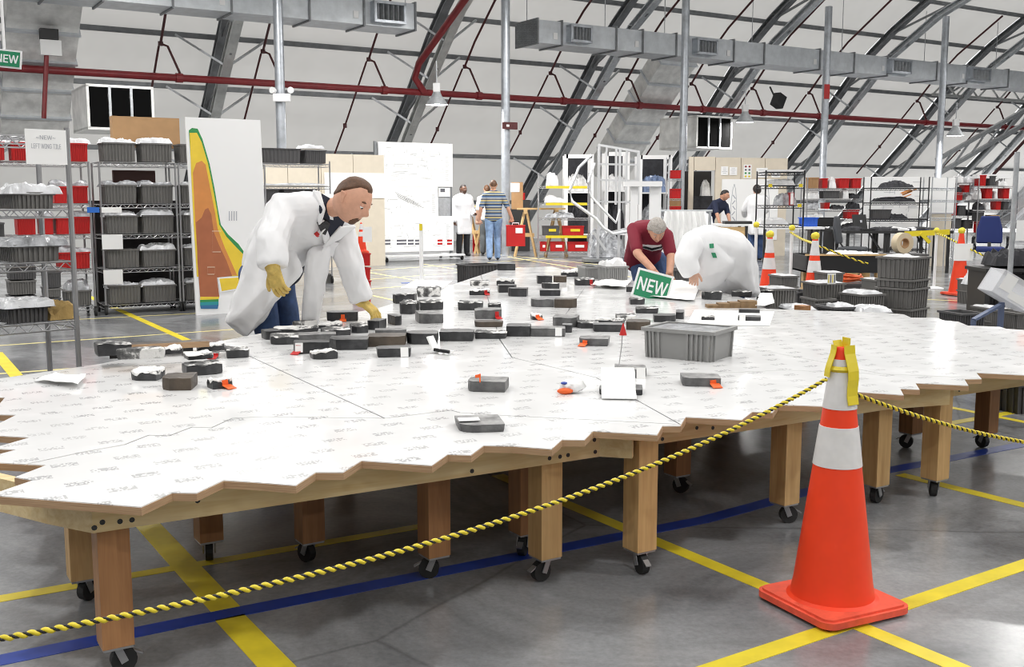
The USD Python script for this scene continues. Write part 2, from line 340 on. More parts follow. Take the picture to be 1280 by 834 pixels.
strip(ln((0, 748.9), (101.7, 731.1), 1.0, 0.0), 0.07, 'yellow_tape', 'floor_yellow', label=YL + ' at the left edge ending by the nearest post')
strip(ln((161, 720.2), (380, 683), 0.0, 0.6), 0.06, 'yellow_tape', 'floor_yellow', label=YL + ' in the shade under the table')
strip(ln((185.6, 657.4), (282, 762), 1.5, 0.0), 0.10, 'yellow_tape', 'floor_yellow', z=0.002, label=YL + ' running out from under the table to the blue line')
strip(ln((287, 772), (346, 834), 0.0, 0.6), 0.10, 'yellow_tape', 'floor_yellow', label=YL + ' from the blue line to the bottom edge')
strip([P(0, 824.4) - U * 1.0, P(232, 778), P(528.5, 719.5), P(880, 650), P(1100, 590), P(1280, 555.4), P(1280, 555.4) + U * 4], 0.085, 'blue_tape', 'floor_blue', label='dark blue floor tape line along the table front')
strip(ln((1160, 504), (1280, 527.7), 0.5, 2.0), 0.06, 'yellow_tape', 'floor_yellow', label=YL + ' behind the right posts falling to the right')
strip(ln((1150, 536), (1280, 513.1), 0.0, 3.0), 0.07, 'yellow_tape', 'floor_yellow', z=0.002, label=YL + ' behind the right posts rising to the right')
strip(ln((138.3, 382.9), (300, 455), 3.0, 1.0), 0.085, 'yellow_tape', 'floor_yellow', z=0.002, label=YL + ' running from the grey bin rack to the tiles')
strip(ln((0, 446.2), (40, 493), 0.3, 1.0), 0.10, 'yellow_tape', 'floor_yellow', z=0.002, label=YL + ' at the left edge behind the table corner')
for a, b, w in (((0, 432.1), (288, 412.2), .045), ((0, 467.3), (130, 458), .05), ((98.4, 399.3), (246, 391.8), .045)):
    strip(ln(a, b, 0.5, 0.5), w, 'thin_yellow_tape', 'floor_pale')
for a, b in (((467, 341.6), (522, 350.8)), ((534.5, 331), (578, 338)), ((467, 338), (580, 330)), ((467, 349), (570, 341)), ((467, 361), (540, 355)), ((467, 370), (500, 377)), ((590, 330), (690, 322)), ((600, 316), (740, 330)), ((660, 335), (760, 341)), ((1170, 375), (1240, 378)), ((640, 322), (780, 345))):
    strip(ln(a, b, 0.3, 0.3), 0.06, 'thin_yellow_tape', 'floor_pale')

wb = struct('wall_back', 'white fabric wall of the hall leaning inwards, laced over steel purlins')
def at_z(z, prof=PROFILE):
    zs = [q[1] for q in prof]; vs = [q[0] for q in prof]; return float(np.interp(z, zs, vs))
COURSE = [0.0, 1.3, 2.72, 4.2, 5.32, 6.2, 6.9, 7.85]
us = [U0] + [r for r in RIBS if U0 < r < U1] + [U1]
rng = np.random.default_rng(3)
for a, b in zip(us[:-1], us[1:]):
    for z0, z1 in zip(COURSE[:-1], COURSE[1:]):
        nu, nz = 9, 4; g = []
        for i in range(nz + 1):
            for j in range(nu + 1):
                s, t = j / nu, i / nz; z = z0 + (z1 - z0) * t; u = a + 0.03 + (b - a - 0.06) * s
                sag = 0.10 * math.sin(math.pi * s) * math.sin(math.pi * t) * (0.6 + 0.8 * meshkit.noise(np.array([u * 0.7, z, 1.5]))) + 0.015 * math.sin(s * 12.6)
                g.append(W(u, at_z(z) + sag, z + sag * 0.6))
        f = []
        for i in range(nz):
            for j in range(nu):
                k = i * (nu + 1) + j; f += [(k, k + 1, k + nu + 2), (k, k + nu + 2, k + nu + 1)]
        part(wb, 'fabric_panel', (np.array(g), np.array(f)), 'fabric', smooth=True)
for z in COURSE[1:] :
    v = at_z(z); b = B(); v -= 0.12
    b.bar(W(U0, v, z), W(U1, v, z), 0.10, 0.02, up=V); b.bar(W(U0, v + .05, z + 0.05), W(U1, v + .05, z + 0.05), 0.02, 0.10, up=V); b.bar(W(U0, v + .05, z - 0.05), W(U1, v + .05, z - 0.05), 0.02, 0.10, up=V)
    b.to(wb, 'purlin', 'truss')
ce = struct('ceiling', 'white fabric roof over the hall')
k0 = 6
wf = struct('wall_front', 'unseen lower side of the hall, made opaque grey to keep low light out')
for i in range(k0, len(FULL) - 1):
    (va, za), (vb, zb) = FULL[i], FULL[i + 1]; b = B()
    b.quad(W(U0, va, za), W(U1, va, za), W(U1, vb, zb), W(U0, vb, zb))
    if va < -12: b.to(wf, 'cladding_panel', 'wall_grey')  # opaque grey instead of fabric, stops low light reaching the floor under the table
    else: b.to(ce, 'fabric_panel', 'fabric')
for nm, u in (('wall_left', U0), ('wall_right', U1)):
    w_ = struct(nm, 'unseen end wall of the hall, made opaque grey to keep low light out'); pts = [W(u, v, z) for v, z in FULL]; n_ = len(pts)
    part(w_, 'cladding_panel', (np.array(pts + [W(u, 5, 0)]), np.array([(n_, i, i + 1) for i in range(n_ - 1)])), 'wall_grey')  # end walls also opaque, added to darken the floor under the table

# roof trusses: two chords each with lacing between
def chord_pts(inner):
    out = [(v, z) for v, z in PROFILE]
    if not inner: return [(v - 0.28, z - 0.1) for v, z in out]
    return [(30.2, 0.0), (27.55, 2.6), (26.0, 4.25), (24.6, 5.62), (24.0, 6.15), (22.3, 7.2), (20.0, 8.1), (17.0, 9.0), (12.5, 10.0), (5.0, 10.8)]
TL = ['steel roof truss far left behind the duct of the left corner', 'steel roof truss rising left of the leaning coloured chart', 'steel roof truss behind the leftmost pole, left of the lamps',
      'steel roof truss behind the left lamp, between two ducts', 'steel roof truss in the middle, behind the long duct and black grille unit', 'steel roof truss left of the two rightmost poles',
      'steel roof truss meeting the rightmost pole at its top', 'steel roof truss at the right edge of the wall']
for k, u in enumerate(RIBS):
    if u < U0 or u > U1: continue
    vis = 2 <= k <= 9
    t = thing('roof_truss', TL[k - 2] if vis else 'steel roof truss at the hall end, mostly out of view', 'roof truss', W(u, 0), DEG(TH), group=None if vis else 'trusses at the hall ends')
    for inner, nm, m_ in ((0, 'outer_chord', 'truss'), (1, 'inner_chord', 'truss_light' if k in (4, 5) else 'steel')):
        cp = chord_pts(inner); b = B()
        for (v0, z0), (v1, z1) in zip(cp[:-1], cp[1:]):
            a, c = np.array([0, v0, z0]), np.array([0, v1, z1]); d = (c - a) / np.linalg.norm(c - a); nrm = np.array([0, d[2], -d[1]])
            b.bar(a, c, 0.24, 0.03, up=nrm)
            b.bar(a + nrm * 0.16, c + nrm * 0.16, 0.24, 0.03, up=nrm); b.bar(a + nrm * 0.08, c + nrm * 0.08, 0.03, 0.16, up=nrm)
        b.to(t, nm, m_)
    zs = np.linspace(0.4, 8.6, 6); oc, ic = chord_pts(0), chord_pts(1)
    for i, (za, zb) in enumerate(zip(zs[:-1], zs[1:])):
        A = np.array([0, at_z(za, oc), za]); C = np.array([0, at_z(zb - 0.45, ic), zb - 0.45]); E_ = np.array([0, at_z(za - 0.45, ic), max(za - 0.45, 0)])
        B().bar(A, C, 0.06).to(t, 'lacing', 'truss')
    for z in (2.72, 4.2, 5.32, 6.2):   # knee braces from the purlins to the inner chord
        b = B()
        for s in (-1, 1): b.bar((s * 1.1, at_z(z) - 0.2, z - 0.02), (0, at_z(z - 0.75, ic), z - 0.75), 0.05)
        b.to(t, 'knee_brace', 'steel')
# poles
PL = [(352.5, 'galvanised pole behind the bending man, carrying the emergency light', 7.0), (632, 'galvanised pole behind the man in the striped shirt', 7.0), (853.5, 'galvanised pole in front of the long duct, beside the black grille unit', 7.0),
      (1029, 'galvanised pole with a red tag, second from the right', 7.0), (1173.7, 'rightmost galvanised pole, ending at a roof truss', 7.2)]
for px, lab, top in PL:
    q = onplane(px, 200, V, 22.0); t = thing('support_pole', lab, 'pole', (q[0], q[1], 0))
    B().cyl((0, 0, 0.02), (0, 0, top), 0.105, 16).to(t, 'pole', 'galv', 40)
    B().box((0, 0, 0.012), (0.35, 0.35, 0.024)).to(t, 'base_plate', 'steel')
    if px == 1029: B().box((0.0, -0.115, 4.55), (0.16, 0.02, 0.42)).to(t, 'red_tag', 'bin_red')
q = onplane(352.5, 119, V, 21.8); t = thing('emergency_light', 'white emergency light with two small heads on the leftmost pole', 'emergency light', q)
B().box((0, 0, -0.05), (0.36, 0.1, 0.16)).to(t, 'housing', 'white')
for s in (-1, 1): B().cyl((s * 0.16, 0.02, 0.09), (s * 0.2, -0.06, 0.10), 0.055, 10, 0.07).to(t, 'lamp_head', 'white')
# red sprinkler pipe
PV, PZ = 25.5, 4.22
t = thing('sprinkler_pipe', 'long dark red sprinkler pipe running along the back wall', 'pipe')
B().cyl(W(U0 + 1, PV, PZ), W(44, PV, PZ), 0.085, 12).to(t, 'main_pipe', 'pipe_red', 40)
rise = [onplane(x, y, V, PV - .05) for x, y in ((525, 112), (514, 97), (511, 90))]
x0 = rise[0] @ U
B().tube([W(x0 + .1, PV - .1, PZ), W(x0 - 0.2, PV - 0.15, PZ + 0.35), W(x0 - 0.2, PV - 0.4, PZ + 0.7), W(x0 - .1, 22.6, 6.3), W(x0, 20.6, 8.0)], 0.09, 10).to(t, 'riser_pipe', 'pipe_red', 40)
for x in (205, 333, 465, 585, 692, 788, 868, 944, 1015, 1150, 1250):
    q = onplane(x, 88 + 0.06 * x, V, PV); u = float(q @ U); pr = chord_pts(0)
    up = [W(u, at_z(z, pr) - 0.55, z) for z in (5.0, 5.6, 6.5, 7.6)]; dn = [W(u - 0.02, at_z(z, pr) - 0.5, z) for z in (4.95, 3.4, 2.4)]
    b = B(); b.tube(up, 0.033, 6); b.tube([up[0], up[0] + U * 0.16 - np.array([0, 0, .05]), W(u + 0.42, PV, PZ)], 0.03, 6); b.tube(dn, 0.028, 6)
    b.cyl(up[0] - np.array([0, 0, .05]), up[0] + np.array([0, 0, .05]), 0.06, 6); b.cyl(dn[1] + np.array([0, 0, .06]), dn[1] - np.array([0, 0, .06]), 0.055, 6)
    b.to(t, 'branch_pipe', 'pipe_dark')
    B().cyl(W(u + 0.27, PV, PZ), W(u + 0.43, PV, PZ), 0.11, 10).to(t, 'coupling', 'pipe_red')

# ducts
def duct(ua, ub, v, z0, z1, dep, label, regs, flanges, tails=()):
    t = thing('air_duct', label, 'air duct', W(ua, v, z0), DEG(TH)); L = ub - ua; h = z1 - z0
    B().box((L / 2, dep / 2, h / 2), (L, dep, h)).to(t, 'casing', 'duct')
    for x in flanges: B().box((x, dep / 2, h / 2), (0.04, dep + 0.08, h + 0.08)).to(t, 'flange', 'truss')
    for x, w, hh in regs:
        b = B()
        for s in (-1, 1): b.box((x + s * w / 2, -0.12, h / 2), (0.06, 0.24, hh)); b.box((x, -0.12, h / 2 + s * hh / 2), (w + .06, 0.24, 0.06))
        r = b.to(t, 'register', 'galv')
        B().box((x, -0.02, h / 2), (w, 0.03, hh)).to(r, 'throat', 'black')
        b = B()
        for i in range(6): b.box((x - w / 2 + (i + .5) * w / 6, -0.14, h / 2), (0.02, 0.14, hh * .95), rz=25)
        b.to(r, 'vane', 'steel')
    for x in flanges[::2]: B().cyl((x, dep / 2, h), (x, dep / 2 + .0, h + 2.2), 0.012, 5).to(t, 'hanger_rod', 'steel')
    for x in flanges[1::2]: B().box((x - 0.2, -0.012, h * .35), (0.12, 0.012, 0.16)).to(t, 'label_plate', 'white')
    return t
def uz(px, py, v): q = onplane(px, py, V, v); return float(q @ U), float(q[2])
DV = 22.9
ua, zb = uz(671, 53, DV); _, zt = uz(671, 24, DV)
xs = [uz(x, 60, DV)[0] - ua for x in (702, 770, 803, 845, 917, 955, 1025, 1068, 1110, 1172, 1210, 1262)]
duct(ua, 43.5, DV, zb, zt, 1.0, 'long grey sheet-metal air duct with louvred registers at upper right', [(uz(x, 50, DV)[0] - ua, w, .38) for x, w in ((721, .62), (878, .7), (1122, .9), (1222, 1.0))], [0.02] + xs)
ub2, zb2 = uz(521, 37, DV); _, zt2 = uz(521, 5, DV)
duct(U0 + 1, ub2, DV, zb2, zt2, 1.0, 'grey sheet-metal air duct along the top left with one louvred register', [(uz(483, 20, DV)[0] - U0 - 1, .75, .42)], [uz(x, 30, DV)[0] - U0 - 1 for x in (60, 130, 217, 290, 387, 455, 519)])
def sloped(px, w, label, z0, z1):
    u = uz(px, 120, 25.9)[0]; ic = chord_pts(1); t = thing('sloped_duct', label, 'air duct', W(u, 0), DEG(TH)); zs = np.linspace(z0, z1, 7)
    for za, zc in zip(zs[:-1], zs[1:]):
        a, c = np.array([0, at_z(za, ic) + .12, za + .02]), np.array([0, at_z(zc, ic) + .12, zc - .02]); d = c - a; nrm = np.array([0, d[2], -d[1]]); nrm /= np.linalg.norm(nrm)
        B().bar(a, c, w, 0.55, up=nrm).to(t, 'duct_section', 'duct_bright')
        B().bar(c - d / np.linalg.norm(d) * .02, c + d / np.linalg.norm(d) * .04, w + .08, 0.63, up=nrm).to(t, 'flange', 'duct')
sloped(50, 1.45, 'wide sloping sheet-metal duct at far left behind the racks', 2.9, 6.3)
sloped(812, 1.35, 'wide sloping sheet-metal duct in the middle, left of the black grille unit', 2.3, 5.6)
def grille_unit(x0, y0, x1, y1, v, label, back=1.6):
    (ua, zt), (ub, _) = uz(x0, y0, v), uz(x1, y0, v); zb = uz(x0, y1, v)[1]; L, h = ub - ua, zt - zb
    t = thing('grille_unit', label, 'air unit', W(ua, v, zb), DEG(TH))
    b = B(); b.box((L / 2, back, h / 2), (L * .9, .1, h * .8))
    for s in (0, 1): b.box((s * L, back / 2, h / 2), (0.05, back, h)); b.box((L / 2, back / 2, s * h), (L + .05, back, 0.05))
    b.to(t, 'casing', 'duct_bright')
    for i in range(3): B().box(((i + .5) * L / 3, 0.05, h / 2), (L / 3 - 0.07, 0.04, h - 0.08)).to(t, 'grille', 'grille_black')
    for i in (1, 2): B().box((i * L / 3, 0.03, h / 2), (0.05, 0.07, h)).to(t, 'mullion', 'steel')
MATS['grille_black'] = usdkit.material(stage, '/World/Looks/grille_black_matte', {'d': ('diffuse_bsdf', {'color': (0.006, 0.006, 0.006)})}, [], surface='d.BSDF')
grille_unit(109, 106, 190, 160, 22.2, 'black three-panel grille unit above the grey bin racks at left')
grille_unit(872, 145, 915, 184, 22.6, 'black three-panel grille unit beside the middle pole')

t = thing('end_brace', 'pale diagonal lattice brace at the far right under the duct', 'brace'); a, c = onplane(1170, 219, V, 25.0), onplane(1292, 148, V, 25.0); a2, c2 = a + np.array([0, 0, .55]), c + np.array([0, 0, .55])
B().bar(a, c, .14).to(t, 'lower_bar', 'steel'); B().bar(a2, c2, .14).to(t, 'upper_bar', 'steel')
for k in range(6): B().bar(a + (c - a) * k / 6, a2 + (c2 - a2) * (k + 1) / 6, .06).to(t, 'lacing', 'steel')
t = thing('lattice_girder', 'horizontal lattice girder right of the rightmost pole below the duct', 'girder'); a, c = onplane(1166, 118, V, 25.2), onplane(1300, 128, V, 25.2); a2, c2 = a + np.array([0, 0, .5]), c + np.array([0, 0, .5])
B().bar(a, c, .1).to(t, 'lower_bar', 'truss_light'); B().bar(a2, c2, .1).to(t, 'upper_bar', 'truss_light')
for k in range(10): B().bar((a, a2)[k % 2] + (c - a) * k / 10, (a2, a)[k % 2] + (c - a) * (k + 1) / 10, .05).to(t, 'lacing', 'truss_light')
t = thing('riser_pipe', 'dark red pipe rising at the far right below the lattice brace', 'pipe'); B().cyl(onplane(1242, 218, V, 25.2), onplane(1290, 166, V, 25.2), .06, 8).to(t, 'pipe', 'pipe_dark')

q = onplane(973, 126, V, 25.6); t = thing('wall_speaker', 'small black loudspeaker hung on the wall between the lamp and the red-tagged pole', 'loudspeaker', q, DEG(TH)); B().box((0, 0, 0), (.34, .3, .42), R=RY(25)).to(t, 'cabinet', 'black'); B().bar((0, .15, .1), (.1, .5, .5), .04).to(t, 'bracket', 'black')
q = onplane(63, 60, V, 24.8); t = thing('alarm_box', 'small grey box on a red conduit in front of the left sloping duct', 'box', q, DEG(TH)); B().box((0, 0, 0), (.42, .18, .32)).to(t, 'box', 'paper'); B().box((-.02, -.02, .28), (.36, .2, .22)).to(t, 'top_hood', 'black'); e = onplane(55, 148, V, 24.8) - q; B().cyl((-.08, .02, -.15), (e @ U, .02, e[2]), .05, 8).to(t, 'conduit', 'pipe_red')
q = onplane(632, 157, V, 21.85); t = thing('pole_sign', 'small dark sign on the pole behind the striped shirt', 'sign', q, DEG(TH)); B().box((.12, 0, 0), (.42, .03, .17)).to(t, 'plate', 'pipe_dark'); B().box((.05, -.02, 0), (.08, .006, .05)).to(t, 'white_mark', 'white')
# ------------------------------------------------------------------ the table
TZ = 0.59                                     # its top
FRONT = [(-14, 619), (176.5, 634), (215.5, 616), (246, 616.5), (279.7, 600.5), (320, 603), (370, 607), (395, 590.5), (429.5, 590.5), (452, 576), (540, 582), (560, 568), (589, 569), (605, 557), (640, 557.7), (690, 561.5), (703, 549.6), (731, 550),
         (741.6, 539), (822, 543.8), (828.6, 532.5), (851, 532.5), (857.7, 521.4), (927.6, 525), (940.8, 514.8), (966, 516), (973, 506), (1030, 508), (1040, 497), (1058, 497.5), (1064, 489.5), (1130, 494), (1126, 486), (1150, 487), (1145, 479), (1211, 482), (1206, 474),
         (1227.5, 473.5), (1221, 466), (1280, 469), (1330, 472), (1322, 463), (1390, 466)]
BACK = [(1392, 425), (1330, 422), (1322, 416), (1280, 412.5), (1258, 411), (1250, 408.5), (1210, 407), (1198, 402), (1180, 401), (1172, 397.5), (1139, 397), (1130, 393), (1107, 391), (1087, 390), (1010, 388), (958, 386), (948, 378), (905, 366), (850, 357), (770, 349), (727, 346), (716, 340), (690, 333), (626, 335.5),
        (622, 337), (567.6, 355), (549.5, 362), (470, 386), (400, 398), (330, 416), (124, 455), (21, 470), (-20, 476), (-26, 488), (-6, 490), (-20, 496), (5.5, 497), (-10, 515), (-8, 518.3), (19.3, 518.8), (-25, 541), (-15, 544), (36, 547), (-12, 561), (19, 562.3), (-26, 574), (-20, 577.6), (56.5, 581.7), (18, 596.5), (40, 600.5)]
tb = thing('wing_table', 'long low white-topped wooden table with saw-toothed edges on square posts', 'table', (0, 0, 0), DEG(TH))
def loc2(px, z=TZ): q = P(*px, z); return (float(q @ U), float(q @ V))
OUT = Polygon([loc2(q) for q in FRONT] + [loc2(q) for q in BACK]).buffer(0)
OUT = max(getattr(OUT, 'geoms', [OUT]), key=lambda g: g.area)
B().prism(OUT, TZ - 0.024, TZ - 0.003).to(tb, 'plywood_deck', 'ply_edge')
CUTS = [[(-60, 600), (105, 565), (155.7, 556), (186, 544), (211, 545), (240, 534), (264, 535), (290, 523), (330, 521), (481, 523)],
        [(300, 440), (481, 523)], [(-60, 470), (320, 448), (364, 443), (560, 427), (690, 417), (800, 405), (960, 380)],
        [(481, 523), (564, 513), (575, 516), (640, 520), (851, 530.6), (1000, 540)], 
        [(640, 447), (745, 472), (984, 463), (1224, 472.5), (1300, 476)], [(640, 447), (625, 425)], [(745, 472), (851, 531)], [(870, 395), (1060, 410), (1280, 447), (1400, 466)], [(870, 424), (960, 439.6), (1034, 454), (1100, 467)],
        [(625, 425), (600, 340)], [(690, 417), (745, 340)]]
def mlines():
    return [LineString([loc2(q) for q in c]) for c in CUTS]
from shapely.ops import unary_union
film = OUT.buffer(-0.002).difference(unary_union([l.buffer(0.003) for l in mlines()]))
for g in sorted(film.geoms, key=lambda g: -g.area):
    if g.area > 0.02: B().prism(g, TZ - 0.003, TZ).to(tb, 'film_sheet', 'film')
B().prism(unary_union([l.buffer(0.0028) for l in mlines()]).intersection(OUT.buffer(-.01)), TZ - 0.003, TZ - 0.0012).to(tb, 'seam', 'dark_metal')
# apron boards under the teeth
def board(p0, p1, name='apron_board', ht=0.105, z1=TZ - 0.024, th=0.038, inset=0.0, m='pine_u', zb=None, ext=(0, 0)):
    a, c = np.array(loc2(p0, z1 - ht)), np.array(loc2(p1, z1 - ht)); d = (c - a) / np.linalg.norm(c - a); n = np.array([-d[1], d[0]]); a = a - d * ext[0]; c = c + d * ext[1]
    b = B(); b.bar((*(a + n * (th / 2 + inset)), z1 - ht / 2), (*(c + n * (th / 2 + inset)), z1 - ht / 2), th, ht); b.to(tb, name, m)
    return a, c, d, n
SCREWS = [(128, 653), (150, 652), (165, 650), (118, 660), (247, 626), (590, 589), (687, 573), (700, 571), (710, 569), (700, 558), (744, 565), (743, 550), (806, 553), (818, 551), (828, 549), (871, 535), (891, 535), (1190, 490), (1199, 488)]
AL = [board((116, 667), (749.5, 571)), board((749.5, 571), (790, 573.5)), board((793, 559.7), (960, 534.5)), board((960, 534.5), (1110, 512)), board((1110, 512), (1187, 506)), board((1191, 495.5), (1290, 481), ext=(0, 2.0))]
board((58, 655), (116, 667)); board((-30, 632), (60, 655.5))
b = B()
for s in SCREWS:                                    # countersunk screw holes on the front boards
    for a, c, d, n in AL:
        n3 = np.array([n[0], n[1], 0]); nw = n3[0] * U + n3[1] * V; q = onplane(*s, nw, float(np.array([*a, 0])[:2] @ n)) if True else None
        l = np.array([q @ U, q @ V]); k = (l - a) @ d
        if 0 <= k <= np.linalg.norm(c - a) and TZ - .14 < q[2] < TZ - .02:
            e = np.array([l[0], l[1], q[2]]); B().cyl(e - n3 * 0.001, e + n3 * 0.004, 0.008, 8).to(tb, 'screw_head', 'dark_metal'); break
# posts on casters
LEGS = [(147, 850, 'post'), (105, 752, 'post_pale'), (262, 702, 'post'), (388, 703, 'post'), (543, 722, 'post'), (681, 738, 'post_pale'), (655, 692, 'post'), (799, 707, 'post_pale'), (846, 615, 'post'), (980, 631, 'post_pale'), (1092, 638, 'post_pale'), (1167, 617, 'post_pale'),
        (1231, 560, 'post'), (1137, 560, 'post'), (430, 560, 'post'), (250, 560, 'post'), (640, 500, 'post'), (900, 520, 'post'), (1000, 470, 'post')]
for i, (x, y, m) in enumerate(LEGS):
    q = P(x, y); u, v = float(q @ U), float(q @ V); zc = 0.092
    for a, c, d, n in AL:                           # front posts stand just behind the apron boards
        k = (np.array([u, v]) - a) @ d
        if -0.1 <= k <= np.linalg.norm(c - a) + 0.1 and abs((np.array([u, v]) - a) @ n) < 0.3:
            u, v = np.array([u, v]) * ((a @ n + 0.085 + 0.02 * abs(d[1])) / (np.array([u, v]) @ n)); break
    top = TZ - 0.024 - (0.0 if i > 0 else 0.0)
    lg = B().box((u, v, (zc + top) / 2), (0.09, 0.09, top - zc)).to(tb, 'leg', m)
    b = B(); b.box((u, v, zc - 0.004), (0.085, 0.085, 0.008))
    a = math.radians(37 * i % 360); dx, dy = math.cos(a), math.sin(a)
    for s in (-1, 1): b.bar((u - dy * s * .022, v + dx * s * .022, zc - .008), (u + dx * .02 - dy * s * .022, v + dy * .02 + dx * s * .022, 0.034), 0.022, 0.004, up=(-dy, dx, 0))
    b.bar((u + dx * .03, v + dy * .03, 0.07), (u + dx * .075, v + dy * .075, 0.045), 0.022, 0.005); b.to(lg, 'caster_fork', 'wire_grey')
    B().cyl((u + dx * .02 - dy * -.014, v + dy * .02 + dx * -.014, 0.038), (u + dx * .02 - dy * .014, v + dy * .02 + dx * .014, 0.038), 0.038, 16).to(lg, 'caster_wheel', 'rubber')
q0, q1 = loc2((432, 625), TZ - .03), loc2((388, 700), 0); B().bar((q1[0] + .25, q1[1], TZ - .03), (q1[0] + 0.03, q1[1], 0.3), 0.09, 0.04).to(tb, 'leg_brace', 'pine_u')
for k in range(3): 
    a, c = loc2((60 - 60 * k, 600 - 40 * k)), loc2((700 - 20 * k, 500 - 45 * k)); B().bar((a[0] + .3, a[1] + .12, TZ - .08), (c[0], c[1], TZ - .08), 0.038, 0.1).to(tb, 'joist', 'pine_u')

# ------------------------------------------------------------------ the big cone and its rope
CB = P(1039.5, 758); cz = 0.91
def cone(name_label, loc, rz, h=0.91, bands=True, top_tape=False):
    t = thing('traffic_cone', name_label, 'traffic cone', loc, rz); k = h / 0.91; s = 0.188 * k
    pl = sbox(-s, -s, s, s).buffer(-0.045).buffer(0.045)
    B().prism(pl, 0.012, 0.034).prism(pl.buffer(-0.012), 0.034, 0.042).to(t, 'base', 'cone_base')
    b = B()
    for sx in (-1, 1):
        for sy in (-1, 1): b.box((sx * s * .8, sy * s * .8, 0.006), (0.03, 0.03, 0.012))
    b.to(t, 'foot', 'rubber', label='small black feet under the base')
    r = lambda z: np.interp(z, [0.04, 0.10, h], [0.143 * k, 0.132 * k, 0.028 * k])
    zs = [0.04, 0.05, 0.07, 0.1, .3 * h, .6 * h, .9 * h, h - .012, h]
    B().lathe([(0.158 * k, 0.04)] + [(r(z), z) for z in zs[1:-1]] + [(r(h) - .006, h), (0.0, h)], n=40).to(t, 'body', 'cone_orange', 35)
    if bands:
        for z0, z1 in ((0.555 * h, 0.705 * h), (0.77 * h, 0.955 * h)):
            B().lathe([(r(z0) - .002, z0), (r(z0) + .0022, z0 + .001), (r(z1) + .0022, z1 - .001), (r(z1) - .002, z1)], n=40).to(t, 'reflective_collar', 'reflective', 35)
    return t, r
big, rr = cone('big orange traffic cone with two silver collars and yellow tape at its top, right foreground', CB, 26)
mat('cone_lip', (0.9, 0.07, 0.02), 0.5)
b = B()                                            # yellow barrier tape draped over the tip
for ang, z1, w in ((-58 - 26, 0.72, 0.05), (196 - 26, 0.81, 0.03)):
    a = math.radians(ang); d = np.array([math.cos(a), math.sin(a), 0]); n = np.array([-d[1], d[0], 0]); pts = []
    for z in np.linspace(cz + 0.006, z1, 8): pts.append(d * (rr(min(z, cz)) + 0.008 + 0.006 * math.sin(z * 40)) + np.array([0, 0, z]))
    pts = [np.array([0, 0, cz + 0.008])] + pts
    for p0, p1 in zip(pts[:-1], pts[1:]): b.bar(p0, p1 + (p1 - p0) * .05, w, 0.003, up=d)
b.to(big, 'barrier_tape', 'tape_yellow')
b = B(); b.lathe([(rr(.83) + .003, .826), (rr(.83) + .01, .835), (rr(.83) + .003, .846)], n=24); b.to(big, 'rope_loop', 'tape_yellow')
def twisted(name, pts, r, lay, label, seg=7):
    p = np.asarray(pts, float); s = np.r_[0, np.cumsum(np.linalg.norm(np.diff(p, axis=0), axis=1))]
    N = int(s[-1] / lay * seg); x = np.linspace(0, s[-1], N); q = np.stack([np.interp(x, s, p[:, k]) for k in range(3)], 1)
    tn = np.gradient(q, axis=0); tn /= np.linalg.norm(tn, axis=1, keepdims=True); a = np.cross(tn, [0, 0, 1.0]); a /= np.linalg.norm(a, axis=1, keepdims=True); c = np.cross(tn, a)
    t = thing(name, label, 'rope')
    for k, (m_, nm) in enumerate((('tape_yellow', 'yellow_strand'), ('black', 'black_strand'))):
        g = 2 * np.pi * x / lay + k * np.pi; w = q + (a * np.cos(g)[:, None] + c * np.sin(g)[:, None]) * r * 0.55
        B().tube(w, r * (0.92 if k == 0 else 0.55), 6).to(t, nm, m_, True)
    return t
from scipy.interpolate import PchipInterpolator
vc = float(CB @ V)
L = [onplane(x, y, V, vc - .012) for x, y in ((-120, 817), (0, 800.5), (135, 775), (320, 737), (480, 694), (640, 643), (760, 604), (870, 560), (960, 517), (1033, 472))]
R_ = [onplane(x, y, V, vc - .012) for x, y in ((1062, 489), (1110, 508), (1160, 526), (1220, 541), (1290, 552.5), (1400, 563))]
def smooth_path(pts, n=60):
    p = np.array(pts); s = np.r_[0, np.cumsum(np.linalg.norm(np.diff(p, axis=0), axis=1))]; x = np.linspace(0, s[-1], n); return np.stack([PchipInterpolator(s, p[:, k])(x) for k in range(3)], 1)
from scipy.interpolate import UnivariateSpline
def fit_path(pts, n=60, deg=3):
    p = np.array(pts); s = (p @ U); x = np.linspace(s[0], s[-1], n); c = np.polyfit(s, p[:, 2], deg); return np.stack([np.interp(x, s, p[:, 0]), np.interp(x, s, p[:, 1]), np.polyval(c, x)], 1)
twisted('barrier_rope', fit_path(L), 0.0058, 0.027, 'yellow and black twisted rope sagging left from the big cone along the table front')
twisted('barrier_rope', fit_path(R_, deg=2), 0.0062, 0.032, 'yellow and black twisted rope running right from the big cone to the picture edge')
